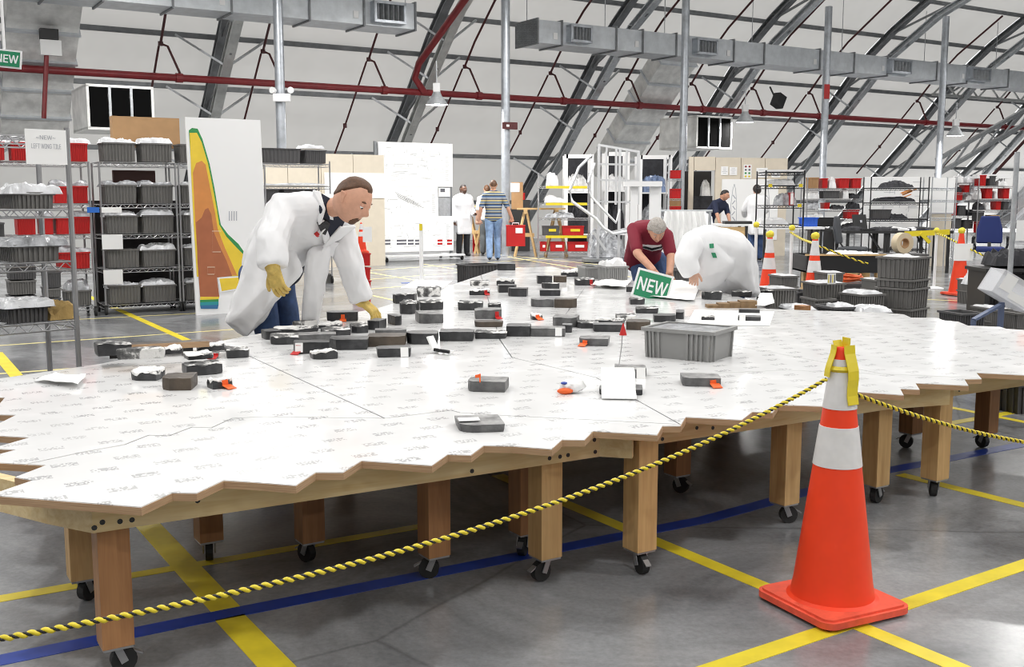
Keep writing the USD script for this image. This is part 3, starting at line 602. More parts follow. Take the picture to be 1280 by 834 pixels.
# ------------------------------------------------------------------ burnt insulation tiles laid out on the table
def tile_mesh(w, d, h, style, seed):
    """(dark body, broken core): a chipped block whose coating ends in a ragged line below the torn top"""
    r = np.random.default_rng(seed); N = 32; g = np.arange(N) * 2 * np.pi / N
    cx, sy = np.cos(g), np.sin(g); e = 40.0; g = g + np.pi / 4 + 0.0; cx, sy = np.cos(g), np.sin(g); k = (np.abs(cx) ** e + np.abs(sy) ** e) ** (-1 / e)
    x, y = cx * k * w / 2, sy * k * d / 2
    for _ in range(r.integers(1, 4)):                # knocked-off corners
        a = math.pi / 4 * r.choice([1, 3, 5, 7]) + r.uniform(-.35, .35); n = np.array([math.cos(a), math.sin(a)]); lim = (abs(n[0]) * w + abs(n[1]) * d) / 2 * r.uniform(0.74, 0.93)
        ov = np.maximum(x * n[0] + y * n[1] - lim, 0); x, y = x - n[0] * ov, y - n[1] * ov
    rough = {'B': 0.04, 'G': 0.1, 'N': 0.07, 'w': 0.22, 'W': 0.4, 'S': 0.26}[style]
    rag = {'B': 0.015, 'G': 0.04, 'N': 0.04, 'w': 0.2, 'W': 0.5, 'S': 0.35}[style]
    tilt = r.uniform(-1, 1, 2) * rough * 0.5
    def top(px, py):
        q = np.stack([px / w * 3.1 + seed * 3.7, py / d * 2.7, np.full_like(px, seed * 0.37)], -1)
        return h * (1 - rough * meshkit.fbm(q * 1.5, 3, seed) * 1.3 + tilt[0] * px / w + tilt[1] * py / d)
    edge = top(x, y); jag = edge * (1 - rag * np.clip(meshkit.fbm(np.stack([cx * 2.4 + seed, sy * 2.4, np.zeros(N)], -1), 3, seed + 5) * 1.9 - 0.45, 0.03, 1))
    c = 0.012 if h > 0.03 else 0.004
    rings = [(0.965, np.zeros(N)), (1.0, np.full(N, c)), (1.0 + r.uniform(-.02, .03), jag)]
    v = np.vstack([np.stack([x * s, y * s, z], 1) for s, z in rings]); f = []
    for i in range(2):
        for j in range(N):
            q = (j + 1) % N; f += [(i * N + j, i * N + q, (i + 1) * N + q), (i * N + j, (i + 1) * N + q, (i + 1) * N + j)]
    v = np.vstack([v, [[0, 0, 0]]]); f += [(3 * N, (j + 1) % N, j) for j in range(N)]
    s3 = rings[2][0]; R = [np.stack([x * s3 * .995, y * s3 * .995, jag], 1), np.stack([x * .975, y * .975, np.maximum(edge - .002, jag)], 1)]
    for s in (0.9, 0.68, 0.42, 0.18): R.append(np.stack([x * s, y * s, top(x * s, y * s)], 1))
    cv = np.vstack(R + [np.array([[0, 0, float(top(np.zeros(1), np.zeros(1))[0])]])]); cf = []; m = len(R)
    for i in range(m - 1):
        for j in range(N):
            q = (j + 1) % N; cf += [(i * N + j, i * N + q, (i + 1) * N + q), (i * N + j, (i + 1) * N + q, (i + 1) * N + j)]
    cf += [(m * N, (m - 1) * N + j, (m - 1) * N + (j + 1) % N) for j in range(N)]
    return (v, np.array(f)), (cv, np.array(cf))
CORE = {'B': 'tile_grey', 'G': 'pale_top', 'N': 'tile_brown', 'w': 'tile_core_dark', 'W': 'tile_core', 'S': 'tile_core_dark'}
BODY = {'B': 'tile_black', 'G': 'tile_grey', 'N': 'tile_brown', 'w': 'tile_black', 'W': 'tile_black', 'S': 'tile_core_dark'}
TSEED = [10]
def tile(x0, x1, yt, yb, style, label, rz=None, tag=None, z=TZ, dep=None, name='insulation_tile', cat='tile', group=None):
    TSEED[0] += 1; sd = TSEED[0]; r = np.random.default_rng(sd)
    a, c = P(x0, yb, z), P(x1, yb, z); w = np.linalg.norm(c - a) * 1.04; m = (a + c) / 2; y = m[1]
    el = (EYE - z) / y; d = dep or min(max(0.55 * w, 0.09), 0.16); rz = r.uniform(-14, 14) if rz is None else rz
    h = max((yb - yt) * y / F - d * el * 0.75, 0.024)
    ca, sa = abs(math.cos(math.radians(rz))), abs(math.sin(math.radians(rz))); w2 = max((w - d * sa) / ca, 0.05)
    fwd = np.array([m[0], m[1], 0]) / np.linalg.norm(m[:2]); p = m + fwd * (d * ca + w2 * sa) / 2
    az = -DEG(math.atan2(m[0], m[1]))
    t = thing(name, label, cat, (p[0], p[1], z), az + rz, group=group)
    bo, co = tile_mesh(w2, d, h, style, sd)
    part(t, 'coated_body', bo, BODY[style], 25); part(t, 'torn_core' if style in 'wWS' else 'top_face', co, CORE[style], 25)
    if tag:
        for kind in tag.split('+'):
            k, side = kind.split(':'); sx = {'l': -1, 'r': 1, 'c': 0}[side]; b = B()
            if k == 'paper': b.box((sx * w2 * .3, -d / 2 - .006, h * .55), (0.04, 0.003, 0.05), R=RX(-12)); b.to(t, 'paper_label', 'paper', label='small white paper label')
            elif k == 'top': b.box((sx * w2 * .25, -d * .1, h + .004), (0.075, 0.05, 0.003)); b.to(t, 'paper_label', 'paper', label='small white paper label')
            else:
                mm = {'orange': 'orange_tag', 'red': 'bin_red'}[k]; x = sx * (w2 / 2 - .03)
                b.bar((x, -d / 2 - .002, .016), (x + sx * .012, -d / 2 - .045, .004), .042, .003); b.bar((x - sx * .004, -d / 2 - .003, .014), (x - sx * .006, -d / 2 - .004, h * .75), .026, .003, up=(0, 1, 0)); b.to(t, k + '_tag', mm, label=k + ' tag')
    return t, h, p, az + rz
# left heap
carrier = thing('carrier_plank', 'long scorched plank with a rusty edge carrying tiles at the left end of the heap', 'plank')
q0, q1 = P(127, 450, TZ), P(262, 443, TZ); dd = (q1 - q0) / np.linalg.norm(q1 - q0); nn = np.array([-dd[1], dd[0], 0])
b = B(); b.bar(q0 + nn * .08 + [0, 0, .05], q1 + nn * .08 + [0, 0, .05], .17, .02); b.to(carrier, 'plank', 'tile_brown')
b = B(); b.bar(q0 - nn * .008 + [0, 0, .056], q1 - nn * .008 + [0, 0, .056], .006, .03); b.to(carrier, 'rusty_edge', 'ply_edge')
for k in (.12, .8): B().bar(q0 + (q1 - q0) * k + nn * .02 + [0, 0, .02], q0 + (q1 - q0) * k + nn * .15 + [0, 0, .02], .05, .04).to(carrier, 'foot_block', 'tile_black')
HZ = TZ + 0.06
TILES = [
 (120, 163, 424, 445, 'w', 'tall black burnt tile with frayed white top at the left end of the plank', 8, None, HZ, .12),
 (149, 205, 431, 449, 'S', 'speckled black and white tile in the middle of the plank', -4, None, HZ, .10),
 (203, 228, 430, 443, 'W', 'thin curled tile fragment behind the speckled tile on the plank', 10, None, HZ, .06),
 (230, 267, 437, 450, 'W', 'white-edged slab lying across the right end of the plank', 12, None, HZ, .12),
 (164, 209, 455, 477, 'W', 'black tile with ragged white edges in front of the plank', -22, None, TZ, .14),
 (202, 247, 466, 489, 'N', 'dark brown block-shaped tile in front of the left heap', -12, None, TZ, .15),
 (228, 278, 449, 470, 'w', 'black tile with white flaked spots right of the plank end', 10, None, TZ, .15),
 (257, 290, 468, 487, 'W', 'grey crumbled tile fragment with an orange tag at its foot', 20, 'orange:r', TZ, .10),
 (246, 281, 425, 441, 'W', 'white and black broken tile behind the right end of the plank', 5, None, TZ, .12),
 (262, 290, 437, 448, 'S', 'small mottled tile fragment with a red tag behind the heap', -5, 'red:l', TZ, .08),
 (282, 311, 431, 448, 'w', 'white block with a dark front standing right of the left heap', 4, None, TZ, .14),
 # rows by the man
 (326, 352, 411, 425, 'B', 'black wedge-shaped tile at the left end of the rows', 15, None, TZ, .13),
 (339, 375, 415, 431, 'w', 'black tile with a cream crust on its left corner in the front row', 0, None, TZ, .15),
 (375, 419, 414, 430, 'G', 'grey-topped tile behind the paper-tagged tile', 0, None, TZ, .14),
 (366, 414, 425, 443, 'B', 'low black tile with a white paper at its left end', -8, 'paper:l+red:l', TZ, .10),
 (386, 422, 433, 450, 'W', 'small hexagonal black tile with white corners lying alone before the row', 12, None, TZ, .14),
 (413, 461, 420, 438, 'B', 'long dark tile, first of the straight front row', -4, None, TZ, .16),
 (460, 508, 416, 434, 'N', 'brownish grey tile, second of the straight front row', -4, None, TZ, .16),
 (508, 548, 413, 431, 'B', 'black tile left of the gap in the straight front row', -4, None, TZ, .16),
 (550, 593, 411, 427, 'B', 'black tile right of the gap in the straight front row', -4, None, TZ, .16),
 (594, 634, 411, 424, 'w', 'black tile with a white torn top in the straight front row', -3, None, TZ, .17),
 (633, 664, 404, 421, 'B', 'black tile with a sharp edge behind the grey trough-like tile', -3, None, TZ, .17),
 (664, 706, 407, 421, 'G', 'grey trapezoid tile with a paper label at its right end', 0, 'paper:r', TZ, .12),
 (343, 397, 405, 416, 'W', 'flat jagged dark tile with white crust in the second row', 5, None, TZ, .13),
 (366, 396, 399, 408, 'S', 'low flat tile against the coat of the bending man', 4, None, TZ, .1),
 (398, 428, 400, 411, 'W', 'white-rimmed tile in front of the orange-marked tile', -6, None, TZ, .12),
 (409, 447, 388, 402, 'B', 'black tile with a round orange mark between the two arms of the man', 3, 'orange:c', TZ, .13),
 (401, 438, 408, 420, 'w', 'dark tile with a yellowish corner in the second row', 6, None, TZ, .12),
 (437, 460, 402, 417, 'w', 'black tile with white edge left of the gloved hand', 8, None, TZ, .14),
 (459, 484, 398, 413, 'B', 'black tile under the fingers of the gloved hand', -20, None, TZ, .15),
 (483, 504, 392, 407, 'B', 'black tile with a clean top right of the gloved hand', 20, None, TZ, .17),
 (470, 507, 410, 418, 'G', 'thin dark shards lying behind the front row', 0, None, TZ, .1),
 # behind the hand
 (490, 521, 365, 380, 'w', 'black tile with a white stripe at the far left of the hand', -8, None, TZ, .14),
 (522, 551, 356, 371, 'S', 'grey speckled tile beside the white post', 0, None, TZ, .15),
 (499, 524, 373, 393, 'w', 'dark tile with a grey top in front of the striped tile', -10, None, TZ, .2),
 (523, 554, 373, 388, 'w', 'black tile right of the grey-topped tile', 6, None, TZ, .15),
 (519, 554, 388, 405, 'G', 'grey tile with a pale worn mark on its front', 10, None, TZ, .2),
 (471, 513, 432, 447, 'B', 'black boat-shaped tile lying alone in front of the row', 4, 'paper:r', TZ, .12),
 (587, 612, 359, 369, 'W', 'white-topped black tile, lower of the two stacked ones', 0, 'red:r', TZ, .16),
 (573, 604, 374, 388, 'w', 'mottled black tile left of the red-tagged tile', -4, None, TZ, .16),
 (593, 627, 384, 399, 'G', 'grey tile with a red tag at its right end', 3, 'red:r', TZ, .16),
 (594, 628, 400, 409, 'N', 'flat brown tile between the red-tagged tile and the front row', 0, None, TZ, .1),
 (610, 626, 378, 385, 'w', 'small dark sliver behind the red-tagged tile', 0, None, TZ, .08),
 (621, 643, 346, 357, 'W', 'black and white broken tile leaning on its neighbour, back left', 0, None, TZ, .1),
 (622, 646, 355, 366, 'B', 'black tile in front of the leaning broken tile', 5, None, TZ, .14),
 (635, 660, 359, 371, 'B', 'small blackened tile, nearest of the back left trio', -6, None, TZ, .14),
 (622, 644, 329, 338, 'B', 'farthest dark tile with a white wedge at the table edge', 0, None, TZ, .14),
 (670, 690, 344, 355, 'B', 'dark tile left of a reddish one, back middle', 10, None, TZ, .13),
 (692, 708, 344, 353, 'N', 'small reddish dark tile, back middle', 0, None, TZ, .12),
 (675, 700, 361, 370, 'B', 'squarish black tile under a thin white-streaked one', 0, None, TZ, .15),
 (701, 724, 335, 346, 'W', 'white and black torn tile at the far edge left of the grey bins', -5, None, TZ, .15),
 (718, 743, 346, 357, 'w', 'dark tile with a red right end before the grey bins', 4, 'red:r', TZ, .14),
 (664, 692, 372, 384, 'G', 'grey rounded tile, left of the middle pair', 0, None, TZ, .13),
 (693, 721, 372, 385, 'N', 'rusty brown tile, right of the middle pair', -2, None, TZ, .13),
 (663, 678, 390, 400, 'W', 'small broken chip with an orange tag behind the grey trapezoid tile', 10, 'orange:r', TZ, .08),
 (690, 724, 393, 410, 'G', 'dark grey tile with a white flat top behind the trapezoid tile', -10, None, TZ, .16),
 (720, 749, 399, 411, 'w', 'pointed black tile behind the lone grey tile with tags', 6, None, TZ, .13),
 (703, 715, 404, 416, 'B', 'small black tile at the right end of the trapezoid tile', 0, None, TZ, .1),
 (742, 777, 403, 415, 'B', 'black tile with a white upper edge under the red pennant', 0, None, TZ, .13),
 (745, 780, 395, 405, 'W', 'flat broken tile with white crumbs behind the red pennant', 0, None, TZ, .12),
 (724, 762, 419, 433, 'G', 'grey scorched tile with orange tags lying alone behind the flag', -4, 'orange:l', TZ, .17),
 (783, 813, 399, 413, 'N', 'brownish grey tile right of the red pennant', -5, None, TZ, .15),
 (816, 845, 392, 403, 'B', 'dark tile with a light rim behind the big grey bin', 4, None, TZ, .14),
 (845, 855, 387, 399, 'B', 'small dark tile end right of the light-rimmed tile', 0, None, TZ, .2),
 (795, 822, 382, 392, 'w', 'black jagged tile below the NEW board', 0, None, TZ, .1),
 (769, 795, 391, 401, 'S', 'pale mottled tile below the NEW board', 5, None, TZ, .13),
 (836, 860, 403, 411, 'w', 'black and white tile directly behind the big grey bin', 0, None, TZ, .12),
 (786, 806, 371, 381, 'w', 'dark fragment left below the NEW board', 8, None, TZ, .1),
 (783, 794, 358, 365, 'B', 'small dark chip left of the NEW board', 0, None, TZ, .07),
 (877, 902, 362, 375, 'w', 'dark tile with streaked face left of the brown blocks', -3, None, TZ, .13),
 (915, 939, 362, 371, 'w', 'dark tile behind the brown blocks at the coat hem', 0, None, TZ, .12),
 (951, 966, 361, 370, 'w', 'dark tile at the far right next to the orange cone', 0, None, TZ, .12),
 (877, 893, 390, 401, 'W', 'small dark tile left on the white sheet behind the big bin', 0, None, TZ, .12),
 (923, 950, 394, 402, 'B', 'black tile with a white label right on the white sheet', 0, 'paper:l', TZ, .12),
 (924, 949, 386, 392, 'B', 'thin dark tile behind the labelled black tile', 0, None, TZ, .06),
 # lone tiles in front
 (584, 637, 470, 491, 'G', 'dark grey tile with a rough crumbled top, alone in the middle', -8, None, TZ, .15),
 (568, 630, 520, 542, 'G', 'flat grey tile with a white label on top, nearest the table edge', 8, 'top:l', TZ, .17),
 (768, 808, 455, 473, 'G', 'grey tile holding the wire flag', 3, 'paper:r', TZ, .16),
 (850, 900, 466, 484, 'G', 'dark tile with a long orange tag right of the wire flag', 6, 'orange:r', TZ, .15),
 (750, 802, 481, 494, 'B', 'dark tile under the folded white paper', 0, None, TZ, .13),
]
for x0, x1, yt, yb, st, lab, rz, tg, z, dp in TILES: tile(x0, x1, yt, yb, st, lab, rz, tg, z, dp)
q = P(599.5, 364, TZ); tile(588, 611, 349, 357.5, 'S', 'mottled black tile, upper of the two stacked ones', 0, None, TZ + 0.1, .15)
tile(677, 699, 352, 361, 'w', 'thin white-streaked tile on top of a squarish black one', 3, None, TZ + 0.085, .13)
single('orange_flag', B().bar((0, 0, 0), (0, 0, .035), .006).quad((0.003, 0, .035), (-.02, 0, .03), (-.02, 0, .018), (.003, 0, .02)), 'orange_tag', 'tiny orange flag stuck in the rough-topped lone tile', 'flag', P(600, 478, TZ + .07))
# small things among the tiles
for x0, x1, yt, yb, lab in ((885, 899, 381, 385.5, 'lowest brown foam block at the left end of the stepped row'), (899, 913, 378.5, 385.5, 'second brown foam block of the stepped row'), (913, 926, 377, 385.5, 'third brown foam block of the stepped row'), (926, 947, 374.5, 385.5, 'tallest brown foam block at the right end of the stepped row')):
    a, c = P(x0, yb, TZ), P(x1, yb, TZ); w = np.linalg.norm(c - a); h = (yb - yt) * a[1] / F * .8; bb = sbox(-w / 2, -.06, w / 2, .06).buffer(-.006).buffer(.006)
    single('foam_block', B().prism(bb, 0, h), 'foam_brown', lab, 'foam block', (a + c) / 2 + np.array([0, .07, 0]), group='stepped brown blocks')
mat('wrap_white', (0.8, 0.8, 0.8), 0.4, bump=0.5, bscale=30)
def sheet(px, label, z=TZ, n=9, amp=0.006, m='paper', name='paper_sheet', cat='paper', seed=0, th=0.002):
    """a slightly wavy loose sheet lying flat, its corners given on the table"""
    c = [P(*q, z) for q in px]; o = sum(c) / 4; v, f = [], []
    for i in range(n):
        for j in range(n):
            s, t = i / (n - 1), j / (n - 1); p = (c[0] * (1 - s) + c[1] * s) * (1 - t) + (c[3] * (1 - s) + c[2] * s) * t - o
            p[2] = th + amp * (meshkit.fbm(np.array([p[0] * 9, p[1] * 9, seed * 3.1]), 3, seed) * 2); v.append(p)
    v = np.array(v); k = len(v); v = np.vstack([v, v - [0, 0, th]])
    for i in range(n - 1):
        for j in range(n - 1):
            a = i * n + j; f += [(a, a + n, a + n + 1), (a, a + n + 1, a + 1), (k + a, k + a + n + 1, k + a + n), (k + a, k + a + 1, k + a + n + 1)]
    for j in range(n - 1):
        for a, e in ((j, j + 1), ((n - 1) * n + j + 1, (n - 1) * n + j), ((j + 1) * n, j * n), (j * n + n - 1, (j + 1) * n + n - 1)): f += [(a, e, e + k), (a, e + k, a + k)]
    return single(name, trimesh.Trimesh(v, np.array(f), process=False), m, label, cat, o, smooth=40)
sheet([(42, 478), (70, 470), (108, 474), (98, 487)], 'crumpled white paper lying flat near the left end of the table', amp=.02, seed=1)
sheet([(800, 372), (812, 352), (876, 356), (868, 378)], 'large white sheet right of the NEW board', amp=.02, seed=2)
sheet([(738, 360), (755, 351), (790, 353), (782, 363)], 'white sheet with folded edge before the grey bins', amp=.03, seed=3)
sheet([(858, 406), (868, 388), (968, 390), (962, 408)], 'wide white sheet under the dark tiles behind the big bin', amp=.002, seed=4)
sheet([(500, 362), (520, 351), (565, 353), (552, 362)], 'white sheet at the foot of the white post', amp=.01, seed=6)
sheet([(944, 386), (950, 372), (965, 372), (968, 385)], 'white paper at the right end of the brown blocks', amp=.03, seed=7)
# folded paper over a tile
a, c = P(752, 500, TZ), P(796, 501, TZ); w = np.linalg.norm(c - a); pr = [(0, .003), (.10, .02), (.17, .075), (.20, .085), (.30, .083), (.32, .06)]; v = []
for y, z in pr: v += [(-w / 2, y, z), (w / 2, y, z)]
f = [t for i in range(len(pr) - 1) for t in ((2 * i, 2 * i + 1, 2 * i + 3), (2 * i, 2 * i + 3, 2 * i + 2))]
bb = B().add(v, f).add(np.array(v) - [0, 0, .002], [(q[0], q[2], q[1]) for q in f])
single('paper_sheet', bb, 'paper', 'white paper folded over a dark tile in front of the wire flag', 'paper', (a + c) / 2 + np.array([0, -.0, .004]), -4)
# wrapped scrap: white, orange and blue
p = P(713, 493, TZ); t = thing('wrapped_scrap', 'small wrapped scrap in white with orange and blue, alone on the table', 'scrap', p)
s = trimesh.creation.icosphere(2, 1.0); s.vertices = s.vertices * [.056, .042, .026] + [0.012, .04, .028]; s.vertices += (meshkit.noise(s.vertices * 60, 4)[:, None] - .5) * .022; part(t, 'wrapping', s, 'wrap_white', 50)
s = trimesh.creation.icosphere(2, 1.0); s.vertices = s.vertices * [.034, .018, .013] + [-.022, .004, .013]; part(t, 'orange_end', s, 'orange_tag', 50)
mat('blue_tape', (0.02, 0.06, 0.35), .5); s = trimesh.creation.icosphere(2, 1.0); s.vertices = s.vertices * [.014, .014, .006] + [-.026, .02, .044]; part(t, 'blue_tape', s, 'blue_tape', 50)
# angle clip
p = P(553, 442, TZ); t = thing('angle_clip', 'folded white and black angle clip before the gap in the front row', 'clip', p, -35)
B().bar((-.05, 0, .012), (.06, 0, .012), .05, .012).to(t, 'foot', 'paper'); B().bar((-.045, 0, .015), (-.085, 0, .085), .05, .01).to(t, 'upright', 'paper'); B().bar((-.03, -.03, .022), (.07, -.03, .018), .014, .016).to(t, 'black_edge', 'black')
# wire flag
p = P(773, 462, TZ + .07); top = D(779, 402, p[1]); t = thing('wire_flag', 'thin wire with a small red pennant standing in a grey tile', 'flag', p)
B().tube([(0, 0, 0), (top - p) * .5 + np.array([.004, 0, 0]), top - p], .0022, 5).to(t, 'wire', 'wire_grey')
B().tm(trimesh.creation.cone(.017, .06, sections=8).apply_translation([0, 0, 0])).move(t=(top - p) - np.array([0, 0, .06])).to(t, 'pennant', 'bin_red')

# NEW boards
def new_board(label, p, w, h, rot, stand, lean=None):
    t = thing('new_sign', label, 'sign', p); n = B()
    R = RZ(lean or 0) @ RY(rot)
    n.box((0, 0, 0), (w, .006, h)).move(R).to(t, 'board', 'white')
    B().box((0, -.004, 0), (w - .05 * w / .42, .004, h - .05 * w / .42)).move(R).to(t, 'green_field', 'sign_green')
    tx = meshkit.text_mesh('NEW', h * .42, .002, bold=True); tx.apply_translation(-tx.bounds.mean(0)); s = w * .80 / np.ptp(tx.bounds[:, 0]); tx.apply_scale([s, 1.0, 1]); tx.vertices = tx.vertices @ RX(90).T + [0, -.007, 0]; tx.vertices = tx.vertices @ R.T
    part(t, 'lettering', tx, 'white'); B().tube(stand, .008, 6).to(t, 'stand', 'white'); return t
p = D(815.5, 358, 8.6); new_board('green NEW sign tilted on a thin stand among the tiles', p, .305, .245, 15, [(0.01, .01, 0), (0.03, .03, -(p[2] - TZ) * .5), (.05, .06, -(p[2] - TZ))])
p = D(9.5, 73.5, 6.3); new_board('green NEW sign hanging at the top left corner', p, .165, .105, 6, [(-.02, .008, 0), (-.02, .01, 2.0), (-.02, .012, 8.2)])

# ------------------------------------------------------------------ ribbed storage bins
def bin_parts(t, L, Wd, H, m, ribs=7, rib_at=None, film=None):
    """an open moulded box: ribbed walls in one piece, and a rim"""
    tp, wl, rb, rw2 = 0.965, 0.006, 0.010, 0.006
    def side(n, at):                                # bumps along one side, positions from -0.5 to 0.5
        xs = at if at is not None else [(-.5 + (i + .5) / n) * .95 for i in range(n)]; o = []
        for x in xs: o += [(x, 0), (x, 1), (x, 1), (x, 0)]
        return o
    k = max(3, int(ribs * Wd / L)); per = []
    for (cx, cy, dx, dy, ln_, nx, ny, n, at) in ((0, -Wd / 2, 1, 0, L, 0, -1, ribs, rib_at), (L / 2, 0, 0, 1, Wd, 1, 0, k, rib_at and [-.4, .4]), (0, Wd / 2, -1, 0, L, 0, 1, ribs, rib_at), (-L / 2, 0, 0, -1, Wd, -1, 0, k, rib_at and [-.4, .4])):
        per.append((cx - dx * ln_ / 2, cy - dy * ln_ / 2)); s_ = side(n, at)
        for i, (x, o) in enumerate(s_):
            e = (-rw2 if i % 4 < 2 else rw2); per.append((cx + dx * (x * ln_ + e) + nx * rb * o, cy + dy * (x * ln_ + e) + ny * rb * o))
    per = np.array(per); n = len(per); inn = np.clip(per, [-L / 2 + wl, -Wd / 2 + wl], [L / 2 - wl, Wd / 2 - wl])
    rings = [(per * tp, 0), (per, H - .014), (inn, H - .004), (inn * tp, wl)]; v = np.vstack([np.c_[p, np.full(n, z)] for p, z in rings] + [[[0, 0, 0], [0, 0, wl]]]); f = []
    for r in range(3):
        for j in range(n): q = (j + 1) % n; f += [(r * n + j, r * n + q, r * n + n + q), (r * n + j, r * n + n + q, r * n + n + j)]
    for j in range(n): q = (j + 1) % n; f += [(4 * n, q, j), (4 * n + 1, 3 * n + j, 3 * n + q)]
    B().add(v, f).to(t, 'body', m)
    rw = 0.016; o = sbox(-L / 2 - rw, -Wd / 2 - rw, L / 2 + rw, Wd / 2 + rw).buffer(-.012).buffer(.012).difference(sbox(-L / 2 + wl, -Wd / 2 + wl, L / 2 - wl, Wd / 2 - wl))
    B().prism(o, H - .018, H).to(t, 'rim', m)
    if film: B().prism(sbox(-L / 2 + .008, -Wd / 2 + .008, L / 2 - .008, Wd / 2 - .008), H - .012, H - .006).to(t, 'film_cover', film)
def gbin(label, loc, rz, L=.42, Wd=.28, H=.15, m='bin_grey', ribs=9, group=None): 
    t = thing('storage_bin', label, 'bin', loc, rz, group); bin_parts(t, L, Wd, H, m, ribs); return t
def bag(label, loc, rz, L, Wd, H, m='bag', seed=0, name='plastic_bag', cat='plastic bag', sag=1.0):
    """crumpled film: a lumpy folded sheet"""
    n = 18; v, f = [], []
    for i in range(n):
        for j in range(n):
            s, t = i / (n - 1) - .5, j / (n - 1) - .5; r = max(0, 1 - (2 * abs(s)) ** 4) * max(0, 1 - (2 * abs(t)) ** 4)
            q = np.array([s * L * 9 + seed * 5.3, t * Wd * 9, seed]); rid = 1 - abs(2 * meshkit.fbm(q, 3, seed) - 1) * 2.2; z = H * r ** .3 * (.18 + .75 * meshkit.noise(q * .45, seed) + .45 * rid); q2 = q * 2
            v.append((s * L + .09 * L * (meshkit.noise(q2, 3) - .5), t * Wd + .09 * Wd * (meshkit.noise(q2, 9) - .5), max(z, 0)))
    for i in range(n - 1):
        for j in range(n - 1): a = i * n + j; f += [(a, a + n, a + n + 1), (a, a + n + 1, a + 1)]
    v = np.array(v); k = len(v); v = np.vstack([v, v * [1, 1, .0] + [0, 0, -.002]]); f += [(k + a, k + c, k + b_) for a, b_, c in f]
    return single(name, trimesh.Trimesh(v, np.array(f), process=False), m, label, cat, loc, rz, smooth=12)
# the big one on the table
a, c, e = P(806, 446, TZ), P(888, 453.5, TZ), P(911, 446, TZ)
Lb, Wb = np.linalg.norm(c - a), 0.2; ang = DEG(math.atan2((c - a)[1], (c - a)[0])); n2 = np.array([-(c - a)[1], (c - a)[0], 0]) / Lb
t = thing('storage_bin', 'large light grey film-covered bin on the table among the tiles', 'bin', (a + c) / 2 + n2 * .145, ang); bin_parts(t, Lb * 1.03, .29, .155, 'bin_light', 0, [-.47, -.41, -.36, -.28, .15, .22, .29, .36, .46], film='bag_grey')
# ------------------------------------------------------------------ wire racks
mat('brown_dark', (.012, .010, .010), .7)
def rack(label, o, rz, L, Dp, H, shelves, m='wire_grey', casters=True, lip=None, name='wire_rack', post_r=0.0125, solid=None):
    t = thing(name, label, 'rack', (o[0], o[1], 0), rz); z0 = 0.12 if casters else 0.0
    for x in (0, L):
        for y in (0, Dp):
            p = B().cyl((x, y, z0), (x, y, H), post_r, 8).to(t, 'post', m)
            if casters: B().cyl((x - .012, y, .05), (x + .012, y, .05), .05, 12).box((x, y, .105), (.03, .03, .03)).to(p, 'caster', 'rubber')
    for z in shelves:
        b = B()
        for y in (0, Dp):
            b.cyl((0, y, z), (L, y, z), .005, 5); b.cyl((0, y, z - .045), (L, y, z - .045), .005, 5); n = int(L / .09)
            for i in range(n):
                x = i * L / n; b.cyl((x, y, z - .045), (x + L / n / 2, y, z), .003, 4); b.cyl((x + L / n / 2, y, z), (x + L / n, y, z - .045), .003, 4)
        for x in (0, L): b.cyl((x, 0, z), (x, Dp, z), .005, 5); b.cyl((x, 0, z - .045), (x, Dp, z - .045), .005, 5)
        if solid: b.box((L / 2, Dp / 2, z - .01), (L - .02, Dp - .02, .012))
        else:
            for i in range(1, 16): b.cyl((i * L / 16, 0, z + .002), (i * L / 16, Dp, z + .002), .003, 4)
            for y in (Dp * .33, Dp * .67): b.cyl((0, y, z - .004), (L, y, z - .004), .004, 4)
        s = b.to(t, 'wire_shelf', m)
        if lip and z in lip: B().box((L / 2 + .05, -.012, z - .02), (L * .8, .012, .06)).to(s, 'yellow_lip', 'tape_yellow')
    return t
def uzv(px, py, v): q = onplane(px, py, V, v); return float(q @ U), float(q[2])
PROTO = {}
def slot_bin(v, x0, x1, yt, yb, m, label, dep=.30, off=.04, L=None, group=None, zfix=None):
    """a bin standing on a shelf of a rack whose front is the plane v"""
    u0, z0 = uzv(x0, yb, v); u1, z1 = uzv(x1, yt, v); w, h = (u1 - u0) - .075, z1 - z0
    if zfix is not None: z0 = zfix
    key = (m, round(w / .05), round(h / .03)); loc = W((u0 + u1) / 2, v + off + dep / 2, z0 + .014)
    if key in PROTO: t = copy(PROTO[key], label, loc, DEG(TH))
    else: t = PROTO[key] = gbin(label, loc, DEG(TH), w, dep, h, m, 9)
    return (u0 + u1) / 2, w, z0 + h, z0
def slot_bag(v, u, w, z, label, h=.09, m='bag', seed=0, dep=.28, off=.05): bag(label, W(u, v + off + dep / 2, z + .006), DEG(TH), w, dep, h * .62, m, seed)
